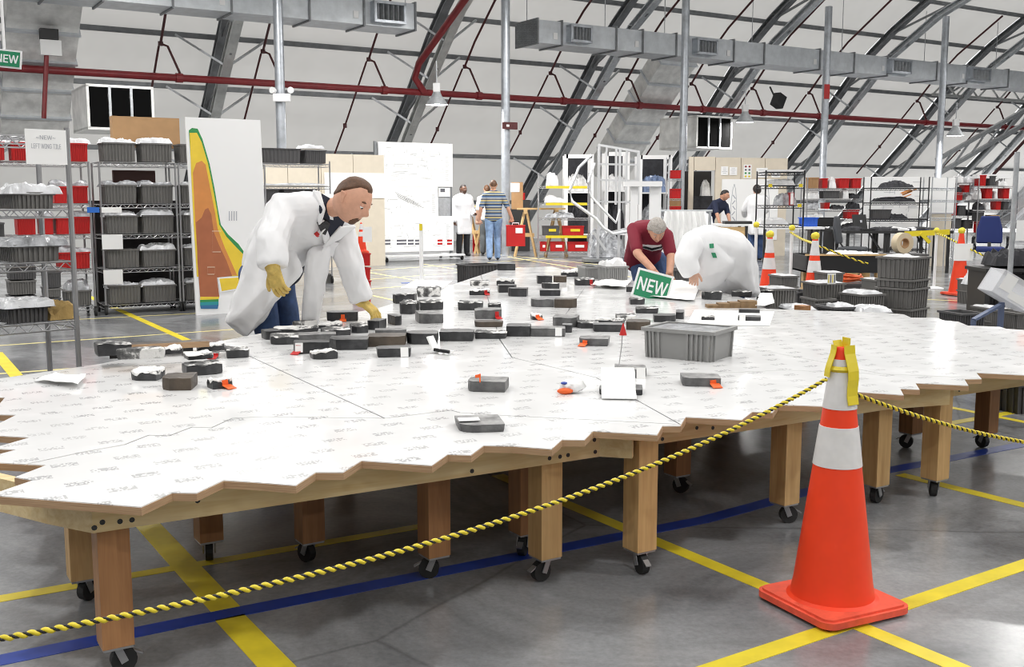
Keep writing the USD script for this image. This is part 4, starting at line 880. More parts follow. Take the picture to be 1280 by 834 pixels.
# rack of grey bins
p0 = P(133, 394); v3 = float(p0 @ V); u3 = float(p0 @ U); u3r = uzv(226, 386, v3)[0]; L3 = u3r - u3
zrow = [uzv(178, y, v3)[1] for y in (203.5, 255.5, 293.5, 335.5, 380)]
rack('wire rack of grey bins between the red bin rack and the coloured chart', W(u3, v3), DEG(TH), L3, .46, 1.84, zrow, m='wire_grey')
ORD = ['top', 'second', 'third', 'fourth', 'bottom']
for r, (yt, yb) in enumerate(((181, 203.5), (234, 255.5), (271, 293.5), (313, 335.5), (358, 380))):
    for c, (x0, x1) in enumerate(((127 + r * 2, 173 + r * 1.6), (175 + r * .8, 219 + r * 1.4))):
        u, w, zt, _ = slot_bin(v3, x0, x1, yt, yb, 'bin_grey', '%s grey bin in the %s row of the grey bin rack' % (('left', 'right')[c], ORD[r]), zfix=zrow[r])
        if (r, c) in ((0, 0), (0, 1), (1, 0), (1, 1), (2, 0), (2, 1), (3, 1), (4, 0), (4, 1)):
            slot_bag(v3, u, w + .06, zt, 'crumpled clear bag heaped in the %s bin of the %s row, grey bin rack' % (('left', 'right')[c], ORD[r]), .13 if r else .15, 'bag' if r != 1 else 'bag_grey', r * 3 + c)
# the next rack, mostly behind the chart
u4 = uzv(230, 386, v3)[0]; rack('wire rack partly hidden behind the coloured chart', W(u4, v3), DEG(TH), 1.1, .46, 1.84, zrow)
for r, (yt, yb) in enumerate(((181, 203.5), (234, 255.5), (271, 293.5), (313, 335.5), (358, 380))):
    u, w, zt, _ = slot_bin(v3, 223 + r * 2, 266 + r * 2, yt, yb, 'bin_grey', 'grey bin half hidden by the chart edge, %s row' % ORD[r], zfix=zrow[r])
    if r: slot_bag(v3, u, w, zt, 'crumpled clear bag at the chart edge, %s row' % ORD[r], .11, 'bag', 40 + r)
# rack of red bins
p2 = P(120, 395); v2 = float(p2 @ V); u2 = float(p2 @ U); L2 = 1.85
zr2 = [uzv(100, y, v2)[1] for y in (203, 255.5, 294, 337.5, 384)]
rack('wire rack of red bins at the left edge behind the nearest rack', W(u2 - L2, v2), DEG(TH), L2, .5, 1.84, zr2)
RED = [(0, -20, 9, 179, 201, 'red bin cut by the left edge, top row'), (0, 12, 47, 179, 201, 'red bin behind the paper sign, top row'), (0, 84, 113, 179, 201, 'red bin right of the paper sign, top row'),
       (1, 66, 87, 234, 255, 'left red bin in the second row, behind the nearest rack'), (1, 88, 112, 234, 255, 'right red bin in the second row, behind the nearest rack'),
       (2, 20, 48, 272, 294, 'leftmost of four red bins in the third row'), (2, 51, 68, 272, 294, 'second of four red bins in the third row'), (2, 69, 89, 272, 294, 'third of four red bins in the third row'), (2, 91, 115, 272, 294, 'rightmost of four red bins in the third row'),
       (3, 72, 116, 314, 336, 'single wide red bin in the fourth row')]
for i, (r, x0, x1, yt, yb, lab) in enumerate(RED):
    u, w, zt, _ = slot_bin(v2, x0, x1, yt, yb, 'bin_red', lab, zfix=zr2[r])
    if i in (0, 1, 2, 3, 4, 6, 8, 9): slot_bag(v2, u, w + .1, zt, 'crumpled film on the ' + lab, .12, 'bag' if r == 0 else 'bag_grey', 60 + i)
u, w, zt, _ = slot_bin(v2, 81, 118, 362, 383, 'bin_grey', 'grey bin in the bottom row under the red bins', zfix=zr2[4]); slot_bag(v2, u, w, zt, 'clear bag in the grey bin under the red bins', .2, 'bag_grey', 77)
for x0, x1, ys, lab in ((10, 49, (334, 352, 371, 384), 'wide'), (55, 80, (341, 362, 374, 388), 'narrow')):
    for k in range(3): slot_bin(v2 - .5, x0, x1, ys[k], ys[k + 1], 'bin_grey' if k % 2 else 'bin_dark', '%s grey bin of the %s stack behind the nearest rack' % (('top', 'middle', 'lowest')[k], lab), dep=.34)
slot_bin(v2 - .5, -8, 9, 280, 298, 'bin_dark', 'dark bin cut by the left edge behind the nearest rack')
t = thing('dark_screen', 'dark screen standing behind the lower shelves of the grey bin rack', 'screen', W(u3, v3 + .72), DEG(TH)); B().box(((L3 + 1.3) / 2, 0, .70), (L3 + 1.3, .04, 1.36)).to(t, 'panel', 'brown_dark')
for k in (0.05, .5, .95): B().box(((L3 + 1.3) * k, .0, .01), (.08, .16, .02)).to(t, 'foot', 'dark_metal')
# cardboard, cards and labels about the racks
uc, zc = uzv(147, 176, v3 + .1); ud, ze = uzv(231, 147, v3 + .1); tb_ = thing('cardboard_box', 'large brown cardboard box on top of the grey bin rack', 'box', W((uc + ud) / 2, v3 + .44, zrow[0] + .2), DEG(TH))
hh = ze - zrow[0] - .2; ll = ud - uc; B().box((0, 0, hh / 2), (ll, .14, hh)).to(tb_, 'carton', 'cardboard'); 
for s in (-1, 1): B().box((0, s * .036, hh + .004), (ll, .068, .006)).to(tb_, 'flap', 'cardboard')
uc, zc = uzv(150, 226, v3); ud, _ = uzv(203, 207, v3); mat('carton_dark', (.06, .02, .015), .6)
bx = thing('dark_carton', 'dark brown carton standing behind the second row of grey bins', 'box', W((uc + ud) / 2, v3 + .41, zrow[1] + .014), DEG(TH)); B().box((0, 0, .2), (ud - uc, .06, .40)).to(bx, 'carton', 'carton_dark'); B().box((0, 0, .403), (ud - uc, .06, .006)).to(bx, 'lid', 'carton_dark')
for x0, x1, yt, yb, lab in ((128, 153, 293, 312, 'upper white card hung on the left post of the grey bin rack'), (130, 153, 337, 356, 'lower white card hung on the left post of the grey bin rack')):
    (ua_, za), (ub_, zb_) = uzv(x0, yb, v3 - .03), uzv(x1, yt, v3 - .03); single('hanging_card', B().box((0, 0, 0), (ub_ - ua_, .004, zb_ - za)), 'film_white', lab, 'card', W((ua_ + ub_) / 2, v3 - .03, (za + zb_) / 2), DEG(TH))
mat('label_blue', (.02, .14, .55), .5)
for x0, x1, m_, lab in ((109, 124, 'label_blue', 'blue label strip below the second shelf of the red bin rack'), (127, 152, 'paper', 'white label strip beside the blue one')):
    (ua_, za), (ub_, zb_) = uzv(x0, 266, v2 - .03), uzv(x1, 259, v2 - .03); single('label_strip', B().box((0, 0, 0), (ub_ - ua_, .003, zb_ - za)), m_, lab, 'label', W((ua_ + ub_) / 2, v2 - .03, (za + zb_) / 2), DEG(TH))
# nearest rack at the left edge
A1 = 45.0; d1 = np.array([math.cos(math.radians(A1)), math.sin(math.radians(A1)), 0]); n1 = np.array([-d1[1], d1[0], 0])
fr = D(92, 330, 6.0); fr[2] = 0; o1 = fr - d1 * 1.2
def z1(px, py): return float(D(px, py, 6.0)[2])
zr1 = [z1(88, 262), z1(92, 327), z1(95, 401)]; zt1 = z1(83, 160)
R1 = rack('nearest wire rack at the left edge with a paper sign', o1, A1, 1.2, .43, zt1, zr1 + [z1(83, 172)], casters=True, post_r=.016)
def on1(x0, x1, yt, yb, z, m, lab, off=.06, bagm='bag', bh=.06):
    nw = n1; w0 = float((fr + n1 * off) @ n1); a, c = onplane(x0, yb, n1, w0), onplane(x1, yb, n1, w0); w = float((c - a) @ d1); h = abs(yb - yt) * a[1] / F
    p = (a + c) / 2 + n1 * .15; p[2] = z + .004
    gbin(lab, p, A1, w * .92, .30, h, m, 8)
    bag('crumpled film on the ' + lab.split(',')[0] + ' of the nearest rack', p + np.array([0, 0, h - .01]), A1, w * 1.3, .36, bh, bagm, int(x0 + yt))
on1(18, 68, 238, 259, zr1[0], 'bin_grey', 'film-covered grey bin, upper shelf of the nearest rack', bh=.08)
on1(17, 76, 305, 327, zr1[1], 'bin_grey', 'large grey bin, middle shelf of the nearest rack', bagm='bag_grey')
on1(12, 62, 383, 405, zr1[2], 'bin_dark', 'dark ribbed bin, lowest visible shelf of the nearest rack')
mat('glove_tan', (.42, .28, .1), .85, var=.25, bump=.4)
p = onplane(76, 398, n1, float((fr + n1 * .15) @ n1)); p[2] = zr1[2] + .004; bag('pair of crumpled tan work gloves on the lowest shelf of the nearest rack', p, A1, .17, .14, .10, 'glove_tan', 5, 'work_gloves', 'gloves')
w0 = float((fr - n1 * .03) @ n1); a, c = onplane(33, 205, n1, w0), onplane(82, 163, n1, w0); sw, sh = float((c - a) @ d1), c[2] - a[2]
t = thing('paper_sign', 'white paper sign reading LEFT WING TILE on the nearest rack', 'sign', (a + c) / 2, A1)
B().box((0, 0, 0), (sw, .003, sh)).to(t, 'sheet', 'paper')
for tx, h, z in (('~NEW~', .022, sh * .27), ('LEFT WING TILE', .026, sh * .02)):
    m = meshkit.text_mesh(tx, h, .001); m.apply_translation(-m.bounds.mean(0)); s = min(1, sw * .72 / np.ptp(m.bounds[:, 0])); m.apply_scale([s, 1, 1]); m.vertices = m.vertices @ RX(90).T + [0, -.0025, z]; part(t, 'lettering', m, 'ink_pale')

# ------------------------------------------------------------------ the coloured chart
mat('map_brown', (.38, .12, .05), .55, var=.08); mat('map_orange', (.62, .24, .06), .55, var=.06); mat('map_yellow', (.78, .56, .04), .55, var=.06); mat('map_green', (.03, .26, .07), .55); mat('map_teal', (.02, .27, .30), .55); mat('map_blue', (.03, .14, .30), .55); mat('map_line', (.80, .66, .5), .6)
ca, cb = P(245, 394), P(330, 390); uA, vA = float(ca @ U), float(ca @ V) ; vA -= .0
wB = .92; tl = D(231, 148, ca[1] + .15)
lean = .16; hB = float(tl[2]) + .02
t = thing('colour_chart', 'tall white board with a coloured wing chart leaning against the racks', 'chart', W(uA, vA - .02, 0), DEG(TH))
sk = float(tl @ U) - uA                              # the board is tipped a little to the left
Mb = np.array([[1, 0, sk / hB], [0, 1, lean / hB], [0, 0, 1.0]])
ex = np.array([1, 0, -.02]); 
rot = math.degrees(math.atan2(sk, hB))
RB = RY(rot) @ RX(-math.degrees(math.atan2(lean, hB)))
B().box((wB / 2, .02, hB / 2), (wB, .04, hB)).move(RB).to(t, 'board', 'white')
def chart_pt(x, y):                                  # photograph position to board coordinates
    nrm = U * RB[0, 1] + V * RB[1, 1] + np.array([0, 0, RB[2, 1]]); o = W(uA, vA - .02, 0); q = onplane(x, y, nrm, float(o @ nrm)) - o
    l = np.array([q @ U, q @ V, q[2]]) @ RB; return (l[0], l[2])
def area(name, pts, m, k, label=None):
    g = Polygon([chart_pt(*q) for q in pts]).buffer(0); b = B().prism(g, 0, .0012); b.move(RX(90)).move(t=(0, -.0012 * k, 0)).move(RB); b.to(t, name, m, label=label)
area('green_area', [(236, 163), (240, 160), (247, 161), (253, 174), (262, 205), (268, 235), (273, 265), (276, 281), (285, 293), (298, 305), (310, 322), (318, 330), (309, 345), (262, 346), (245, 300)], 'map_green', 1)
area('yellow_area', [(237, 166), (246, 166), (252, 178), (260, 205), (266, 235), (271, 262), (274, 281), (283, 296), (296, 310), (314, 328), (307, 345), (266, 346), (246, 346), (242, 280), (239, 220)], 'map_yellow', 2)
area('orange_area', [(245, 204), (252, 201), (257, 206), (262, 232), (268, 262), (272, 286), (281, 310), (290, 330), (296, 344), (249, 346), (244, 280), (241, 216)], 'map_orange', 3)
area('brown_area', [(245, 278), (252, 272), (256, 262), (260, 260), (264, 268), (267, 290), (273, 305), (283, 326), (290, 345), (271, 347), (274, 371), (250, 371), (247, 330)], 'map_brown', 4)
area('yellow_band', [(250, 371), (274, 371), (273, 374), (250, 375)], 'map_yellow', 5); area('green_band', [(250, 375), (273, 374), (273, 377), (250, 378)], 'map_green', 5); area('teal_area', [(250, 378), (273, 377), (273, 381), (250, 382)], 'map_teal', 5); area('blue_area', [(250, 382), (273, 381), (272, 386), (251, 386)], 'map_blue', 5)
area('flap_outline', [(272, 347), (306, 345), (304, 353), (299, 362), (275, 366)], 'white', 5); area('yellow_flap', [(274, 348.5), (304, 346.5), (302, 353), (297, 360.5), (277, 364)], 'map_yellow', 6)
for rc in ((265, 289, 276, 315), (259, 334, 268, 343)):
    x0, y0, x1, y1 = rc
    for e in (((x0, y0), (x1, y0)), ((x1, y0), (x1, y1)), ((x1, y1), (x0, y1)), ((x0, y1), (x0, y0))):
        (ax, ay), (bx_, by) = e; area('outline', [(ax - .3, ay - .3), (bx_ + .3, by - .3), (bx_ + .3, by + .3), (ax - .3, ay + .3)], 'map_line', 7)
for k in range(4): area('legend_line', [(286 + 3 * k, 264), (287.2 + 3 * k, 264), (287.2 + 3 * k, 276), (286 + 3 * k, 276)], 'ink_pale', 1)

# ------------------------------------------------------------------ rack and beige partition behind the bending man
v5 = 16.5; zr5 = [uzv(380, y, v5)[1] for y in (205, 233, 262, 300, 340)]
ua_, ub_ = uzv(322, 205, v5)[0], uzv(412, 205, v5)[0]
rack('wire rack with dark bins behind the bending man', W(ua_, v5), DEG(TH), ub_ - ua_, .5, zr5[0] + .05, zr5)
for x0, x1, yt, yb, r, lab in ((328, 379, 186, 203, 0, 'long dark bin on top of the rack behind the bending man'), (381, 411, 187, 203, 0, 'short dark bin at the right end on top of the rack behind the bending man'), (328, 352, 236, 261, 2, 'dark bin under the white film behind the bending man'), (354, 400, 236, 261, 2, 'dark bin hidden by the shoulder of the bending man'), (397, 418, 344, 366, 4, 'grey bin low behind the coat of the bending man')):
    slot_bin(v5, x0, x1, yt, yb, 'bin_dark' if r < 4 else 'bin_grey', lab, zfix=zr5[r] if r < 4 else None)
slot_bag(v5, (ua_ + ub_) / 2, ub_ - ua_ + .1, zr5[1] + .01, 'white film lying along the second shelf behind the bending man', .07, 'bag', 91, .45)
slot_bag(v5, ub_ - .25, .4, uzv(390, 186, v5)[1], 'white crumpled bag on top of the rack behind the bending man', .12, 'bag', 92, .3)
v6 = 20.4; (ua_, _), (ub_, zt_) = uzv(318, 260, v6), uzv(480, 194, v6)
t = thing('partition_wall', 'low beige partition behind the bending man', 'partition', W(ua_, v6), DEG(TH)); n_ = 4; w_ = (ub_ - ua_) / n_
for k in range(n_): B().box(((k + .5) * w_, .03, zt_ / 2), (w_ - .012, .06, zt_)).to(t, 'panel', 'beige')
single('paper_strip', B().box((0, 0, 0), (1.5, .004, .52)), 'paper', 'wide white sheet pinned to the beige partition beside the head', 'paper', W(uzv(448, 232, v6)[0], v6 - .01, uzv(448, 232, v6)[1]), DEG(TH))
# red bins stacked under a cone, right of the bending man
v7 = 12.9
for k, (yt, yb) in enumerate(((318, 334), (334, 352), (352, 371))): slot_bin(v7, 452, 467, yt, yb, 'bin_red', '%s red bin of the stack right of the bending man' % ('top', 'middle', 'lowest')[k], dep=.3)
q = onplane(459, 371, V, v7); q[2] = 0
uq, zq = uzv(459, 318, v7)
for k in range(2): slot_bin(v7, 452, 467, 371 + 19 * k, 390 + 19 * k, 'bin_red', ('fourth', 'floor-level')[k] + ' red bin of the stack right of the bending man', dep=.3)
ct, _ = cone('small traffic cone with a white collar standing on the red bins', W(uq, v7 + .18, zq), DEG(TH), .42)
q = W(uq - .02, v7 - .06, uzv(456, 293, v7)[1]); single('paper_tag', B().box((0, 0, 0), (.13, .003, .2)), 'paper', 'white paper on the small cone beside the bending man', 'paper', q, DEG(TH))
# ------------------------------------------------------------------ the drawing stand
v8 = 21.8; (ua_, zb_), (ub_, zt_) = uzv(470, 322, v8), uzv(565, 181, v8); Lq, Hq = ub_ - ua_, zt_
t = thing('drawing_stand', 'tall grey board on a castered stand covered with white drawings', 'board', W(ua_, v8), DEG(TH))
B().box((Lq / 2 + .04, .03, Hq / 2 + .1), (Lq - .08, .05, Hq - .2)).to(t, 'board', 'steel')
for x in (0.03, Lq - .03): B().box((x, .03, Hq / 2 + .03), (.05, .06, Hq)).to(t, 'upright', 'truss'); B().bar((x, -.5, .09), (x, .55, .09), .05, .06).to(t, 'foot', 'white')
for x in (0.03, Lq - .03):
    for y in (-.5, .55): B().cyl((x - .02, y, .05), (x + .02, y, .05), .05, 10).to(t, 'caster', 'rubber')
B().box((Lq / 2, -.35, .12), (Lq, .5, .03)).to(t, 'base_shelf', 'white')
rg = np.random.default_rng(8)
def drawing(x0, x1, yt, yb, lab, kind, y, n):
    (a_, za), (b_, zb) = uzv(x0, yb, v8), uzv(x1, yt, v8); w, h = b_ - a_, zb - za; d = thing('drawing_sheet', lab, 'drawing', W(a_, v8 - y, za), DEG(TH))
    B().box((w / 2, 0, h / 2), (w, .004, h)).to(d, 'sheet', 'paper'); b = B()
    def l(p, q, wd=.006): b.bar((p[0] * w, -.003, p[1] * h), (q[0] * w, -.003, q[1] * h), wd, .001, up=(0, 1, 0))
    if kind == 'wing':
        for k in range(4): l((.30 + .02 * k, .80 - .06 * k), (.62 + .05 * k, .50 - .07 * k))
        for k in range(9): l((.34 + k * .035, .74 - k * .035), (.36 + k * .04, .62 - k * .04), .004)
    for k in range(n):
        p = rg.uniform([.06, .12], [.9, .9]); q = np.clip(p + rg.uniform(-1, 1, 2) * ([.16, .02] if rg.random() < .5 else [.02, .1]), .04, .96); l(p, q, rg.choice([.003, .005]))
    for k in range(14): l((.90, .15 + k * .045), (.93 + rg.uniform(0, .03), .15 + k * .045), .004)
    b.to(d, 'line_work', 'ink', kind='stuff'); return d, a_, za
drawing(473, 565, 180, 233, 'top white sheet of fine line drawings on the tall stand', 'plain', .02, 60)
drawing(470, 547, 233, 272, 'middle white sheet with slanted lines on the tall stand', 'wing', .015, 26)
D3 = drawing(470, 566, 270, 316, 'bottom white sheet with a broken dark band on the tall stand', 'plain', .026, 40)
for x0, x1, col in ((471.5, 478, 'ink'), (480, 488, 'ink'), (496, 508, 'ink'), (510, 517, 'ink'), (519, 526, 'ink'), (547, 553, 'bin_red'), (559, 565, 'bin_red')):
    for dy in (0, 4):
        (a_, za), (b_, zb) = uzv(x0, 302 + dy, v8 - .03), uzv(x1, 299.5 + dy, v8 - .03); B().box(((a_ + b_) / 2 - D3[1], -.004, (za + zb) / 2 - D3[2]), (b_ - a_, .002, zb - za)).to(D3[0], 'printed_mark', col)
(a_, za), (b_, zb) = uzv(548, 246, v8), uzv(562, 235, v8); t2 = thing('note_sheet', 'small white note with two dark bars on the grey board', 'paper', W(a_, v8 - .015, za), DEG(TH)); B().box(((b_ - a_) / 2, 0, (zb - za) / 2), (b_ - a_, .003, zb - za)).to(t2, 'sheet', 'paper')
for k in (.62, .82): B().box(((b_ - a_) * .35, -.003, (zb - za) * k), ((b_ - a_) * .4, .002, .04)).to(t2, 'dark_bar', 'ink')
# ------------------------------------------------------------------ people
mat('skin', (.62, .33, .22), .5, var=.08, scale=25); mat('skin_pale', (.66, .40, .29), .5, var=.06, scale=25); mat('skin_dark', (.10, .048, .03), .45)
mat('hair_brown', (.10, .045, .02), .6, var=.3, scale=60); mat('hair_grey', (.36, .33, .30), .6, var=.35, scale=60); mat('hair_dark', (.018, .012, .01), .55)
mat('coat_white', (.80, .80, .81), .75, var=.03, scale=5, bump=.35, bscale=9); mat('shirt_navy', (.012, .014, .03), .8); mat('jeans', (.035, .07, .17), .8, var=.35, scale=14); mat('jeans_pale', (.22, .33, .52), .8, var=.25, scale=9)
mat('trousers_dark', (.015, .015, .018), .8); mat('trousers_grey', (.10, .11, .115), .8); mat('polo_red', (.21, .012, .03), .8, bump=.3, bscale=14); mat('polo_navy', (.012, .018, .05), .8)
mat('glove_yellow', (.60, .43, .12), .8, var=.18, scale=30, bump=.4); mat('eye_white', (.8, .8, .8), .3); mat('lip', (.42, .16, .12), .5)
def striped():
    n = {'c': ('texture_coordinate', {}), 's': ('separate_xyz', {}), 'm': ('math', {'math_type': 'multiply', 'value2': 5.2}), 'f': ('math', {'math_type': 'fraction'}),
         'r': ('rgb_ramp', {'interpolate': False, 'ramp': [(0.0, (.40, .33, .17)), (.2, (.03, .045, .10)), (.34, (.45, .45, .42)), (.44, (.08, .14, .26)), (.62, (.015, .02, .04)), (.74, (.42, .40, .3)), (.84, (.08, .14, .25))]}), 'p': ('principled_bsdf', {'roughness': .8})}
    MATS['polo_striped'] = usdkit.material(stage, '/World/Looks/polo_striped', n, [('c.object', 's.vector'), ('s.z', 'm.value1'), ('m.value', 'f.value1'), ('f.value', 'r.fac'), ('r.color', 'p.base_color')], surface='p.BSDF')
striped()
MF = m3.Manifold
def ball(p, r, n=20): return MF.sphere(float(r), n).translate([float(x) for x in p])
def hull(items, n=20): return MF.batch_hull([ball(p, r, n) for p, r in items])
def chain(items, n=20):
    o = None
    for a, b in zip(items[:-1], items[1:]): h = hull([a, b], n); o = h if o is None else o + h
    return o
def soft(m, L=.03, it=8, noise=0.0, seed=0, sc=9):
    m = m.refine_to_length(L); k = m.to_mesh(); t = trimesh.Trimesh(k.vert_properties[:, :3], k.tri_verts, process=True)
    if it: trimesh.smoothing.filter_taubin(t, lamb=.5, nu=.52, iterations=it)
    if noise: t.vertices += t.vertex_normals * ((meshkit.fbm(t.vertices * sc, 3, seed) - .5) * 2 * noise)[:, None]
    return t
def nrm(v): v = np.array(v, float); return v / np.linalg.norm(v)
def frame(d, up=(0, 0, 1)):
    """columns: forward d, left, up"""
    d = nrm(d); l = nrm(np.cross(up, d)); return np.stack([d, l, np.cross(d, l)], 1)
ICO = trimesh.creation.icosphere(4, 1.0)
def head_shapes(style='short', beard=False, wide=1.0, ear=True):
    v = ICO.vertices.copy(); x, y, z = v.T; p = v * [.098, .077 * wide, .120]
    lo = np.clip(-z, 0, 1); p[:, 1] *= 1 - .30 * lo ** 1.5; p[:, 0] += .012 * lo * (x > -.2) - .030 * lo * np.clip(-x, 0, 1); bk = np.clip(-x, 0, 1); p[:, 0] -= .012 * bk * np.clip(z + .3, 0, 1)
    ft = np.clip(x, 0, 1)
    G = lambda cy, cz, sy, sz: np.exp(-((y - cy) / sy) ** 2 - ((z - cz) / sz) ** 2) * (x > 0)
    p[:, 0] += .026 * G(0, -.13, .13, .16) + .013 * G(0, .05, .09, .2) + .007 * G(0, .3, .5, .1) - .010 * (G(.36, .12, .17, .1) + G(-.36, .12, .17, .1)) + .005 * (G(.45, -.2, .2, .2) + G(-.45, -.2, .2, .2)) - .005 * G(0, -.36, .16, .05) + .007 * G(0, -.44, .2, .05) - .004 * G(0, -.51, .22, .03) + .006 * G(0, -.58, .18, .05) + .012 * G(0, -.82, .25, .14)
    head = trimesh.Trimesh(p, ICO.faces, process=False); n = head.vertex_normals
    lat = np.abs(y)
    if style == 'short': mask = np.clip((z - (.50 - .75 * np.clip(-x + .25, 0, 1.1) + .12 * (x > .3))) * 8, 0, 1); th = .008
    elif style == 'receding': mask = np.clip((z - (.66 + .25 * np.clip(x - .2, 0, 1) * (lat > .25) - .95 * np.clip(-x + .28, 0, 1.1))) * 8, 0, 1); th = .006
    elif style == 'full': mask = np.clip((z - (.42 - .85 * np.clip(-x + .45, 0, 1.2))) * 8, 0, 1); th = .02
    else: mask = np.clip((z - (.45 - .9 * np.clip(-x + .35, 0, 1.3))) * 8, 0, 1); th = .014
    hv = p + n * ((th + .006 * (meshkit.fbm(p * 45, 3, 4) - .5)) * mask - .008 * (1 - mask))[:, None]
    out = {'head': head, 'hair': trimesh.Trimesh(hv, ICO.faces, process=False)}
    if beard:
        bm = np.clip(1.3 - ((y / .34) ** 2 + ((z + .66) / .24) ** 2) * 1.0, 0, 1) * (x > .2) * np.clip(1 - np.exp(-((y / .17) ** 2 + ((z + .47) / .07) ** 2)) * 1.4, 0, 1)
        out['beard'] = trimesh.Trimesh(p + n * (.004 * np.clip(bm * 3, 0, 1) - .006 * (bm <= 0.02))[:, None], ICO.faces, process=False)
    return out
def hand_shape(w, d, palm, side, k=1.0, curl=25, spread=1.0, thumb=35):
    """wrist, direction of the fingers, palm normal; side +1 when the thumb lies towards palm x direction"""
    d, palm = nrm(d), nrm(palm); palm = nrm(palm - d * (palm @ d)); s = np.cross(d, palm) * side; o = None
    kn = [(np.array(w) + d * .088 * k + s * x * k) for x in (.030, .010, -.010, -.029)]
    pm = hull([(np.array(w) + s * .02 * k, .017 * k), (np.array(w) - s * .02 * k, .017 * k), (kn[0], .0125 * k), (kn[3], .0115 * k)], 14)
    for i, (b, ln_) in enumerate(zip(kn, (.072, .080, .074, .058))):
        a, pts, p, fd = 0.0, [(b - d * .02 * k, .0115 * k)], b, nrm(d + s * (.09, .03, -.03, -.10)[i] * spread)
        pts.append((p, .0105 * k))
        for seg in (.45, .32, .23):
            a += math.radians(curl * (1.0, 1.15, 1.3, 1.4)[i]); p = p + (fd * math.cos(a) + palm * math.sin(a)) * ln_ * seg * k; pts.append((p, (.0098 if seg > .4 else .0092 if seg > .3 else .0082) * k))
        pm += chain(pts, 10)
    t0 = np.array(w) + d * .025 * k + s * .022 * k; td = nrm(s * math.cos(math.radians(thumb)) + d * .9 + palm * .35); t1 = t0 + td * .042 * k; t2 = t1 + nrm(td + d * .4) * .032 * k; t3 = t2 + nrm(td * .5 + d + palm * .3) * .024 * k
    return pm + chain([(t0, .014 * k), (t1, .0125 * k), (t2, .011 * k), (t3, .009 * k)], 10)
def limb_points(a, m, b): return [np.array(a, float), np.array(m, float), np.array(b, float)]
def build_person(label, base, rz, J, skin='skin', hair='hair_brown', hstyle='short', outfit=(), hands=('hand', 'hand'), k=1.0, beard=None, name='person', fine=False, face=False, hk=1.0, coat=None, wide=1.0, curl=(25, 25)):
    """J: joints in the person's own coordinates (metres; forward +x, left +y). outfit: list of (kind, material, options)."""
    t = thing(name, label, 'person', base, rz); g = {q: np.array(p, float) for q, p in J.items() if not q.startswith('_')}
    lf = nrm(g['shL'] - g['shR']); lp = nrm(g['hipL'] - g['hipR']); ch, pv, ws, nk = g['chest'], g['pelvis'], g['waist'], g['neck']
    def torso(e):
        return hull([(pv + lp * .075, .115 + e), (pv - lp * .075, .115 + e), (ws + lp * .06, .112 + e), (ws - lp * .06, .112 + e)]) + hull([(ws + lp * .06, .112 + e), (ws - lp * .06, .112 + e), (ch + lf * .085, .118 + e), (ch - lf * .085, .118 + e)]) \
            + hull([(ch + lf * .085, .118 + e), (ch - lf * .085, .118 + e), (g['shL'] - lf * .03, .062 + e), (g['shR'] + lf * .03, .062 + e), (nk, .06 + e)])
    def arm(s, e, f=2.0, r=(.056, .045, .034)):
        a, m, b = g['sh' + s], g['el' + s], g['wr' + s]
        if f >= 2: return chain([(a, r[0] + e), (m, r[1] + e), (b, r[2] + e)])
        return chain([(a, r[0] + e), (a + (m - a) * f, r[1] + (r[0] - r[1]) * (1 - f) + e)])
    def leg(s, e, r=(.095, .062, .042)):
        a, m, b = g['hip' + s], g['kn' + s], g['an' + s]; cf = m + (b - m) * .3 - 0.012 * np.array([1, 0, 0]); return chain([(a, r[0] + e), (m, r[1] + e), (cf, r[1] * .95 + e), (b, r[2] + e)])
    hc = g['head']; HD = frame(J['_face'][0], J['_face'][1] if len(J['_face']) > 1 else (0, 0, 1)); hs = head_shapes(hstyle, bool(beard), wide)
    body = torso(0) + arm('L', 0) + arm('R', 0) + leg('L', 0) + leg('R', 0) + chain([(nk - (hc - nk) * .1, .062), (hc - HD[:, 2] * .05 - HD[:, 0] * .015, .056)])
    for s in 'LR': body += chain([(g['an' + s], .04), (g['an' + s] + np.array(J.get('_toe' + s, (.15, 0, -.045))), .03)])
    bm = soft(body, .035, 6); bman = MF(m3.Mesh(bm.vertices.astype(np.float32), bm.faces.astype(np.uint32)))
    hm = hs['head'].copy(); hm.vertices = hm.vertices * hk @ HD.T + hc; bman += MF(m3.Mesh(hm.vertices.astype(np.float32), hm.faces.astype(np.uint32)))
    for s, sd in (('L', 1), ('R', -1)):
        for q in (HD[:, 1] * sd,): bman += hull([(hc + q * .078 * hk * wide - HD[:, 0] * .012 + HD[:, 2] * .02, .011), (hc + q * .074 * hk * wide - HD[:, 0] * .002 - HD[:, 2] * .028, .008), (hc + q * .087 * hk * wide - HD[:, 0] * .026 + HD[:, 2] * .024, .009)], 10)
        i = 'LR'.index(s); hd = hand_shape(g['wr' + s], J.get('_hd' + s, (0, 0, -1)), J.get('_pn' + s, (1, 0, 0)), J.get('_th' + s, sd), .98 * k, curl[i]) 
        h_ = soft(hd, .006 if fine else .02, 3 if fine else 0); hman = MF(m3.Mesh(h_.vertices.astype(np.float32), h_.faces.astype(np.uint32)))
        if hands[i] == 'hand': bman += hman
        else:
            gl = soft(hand_shape(g['wr' + s], J.get('_hd' + s, (0, 0, -1)), J.get('_pn' + s, (1, 0, 0)), J.get('_th' + s, sd), 1.16 * k, curl[i]) + chain([(g['wr' + s], .045), (g['wr' + s] - nrm(J.get('_hd' + s, (0, 0, -1))) * .05, .05)]), .007, 3); part(t, 'work_glove', gl, hands[i], 50)
    km = bman.to_mesh(); part(t, 'body', (km.vert_properties[:, :3], km.tri_verts), skin, 50)
    hh = hs['hair']; part(t, 'hair', (hh.vertices * hk @ HD.T + hc, hh.faces), hair, 60)
    if beard: bb = hs['beard']; part(t, 'beard', (bb.vertices * hk @ HD.T + hc, bb.faces), beard, 60)
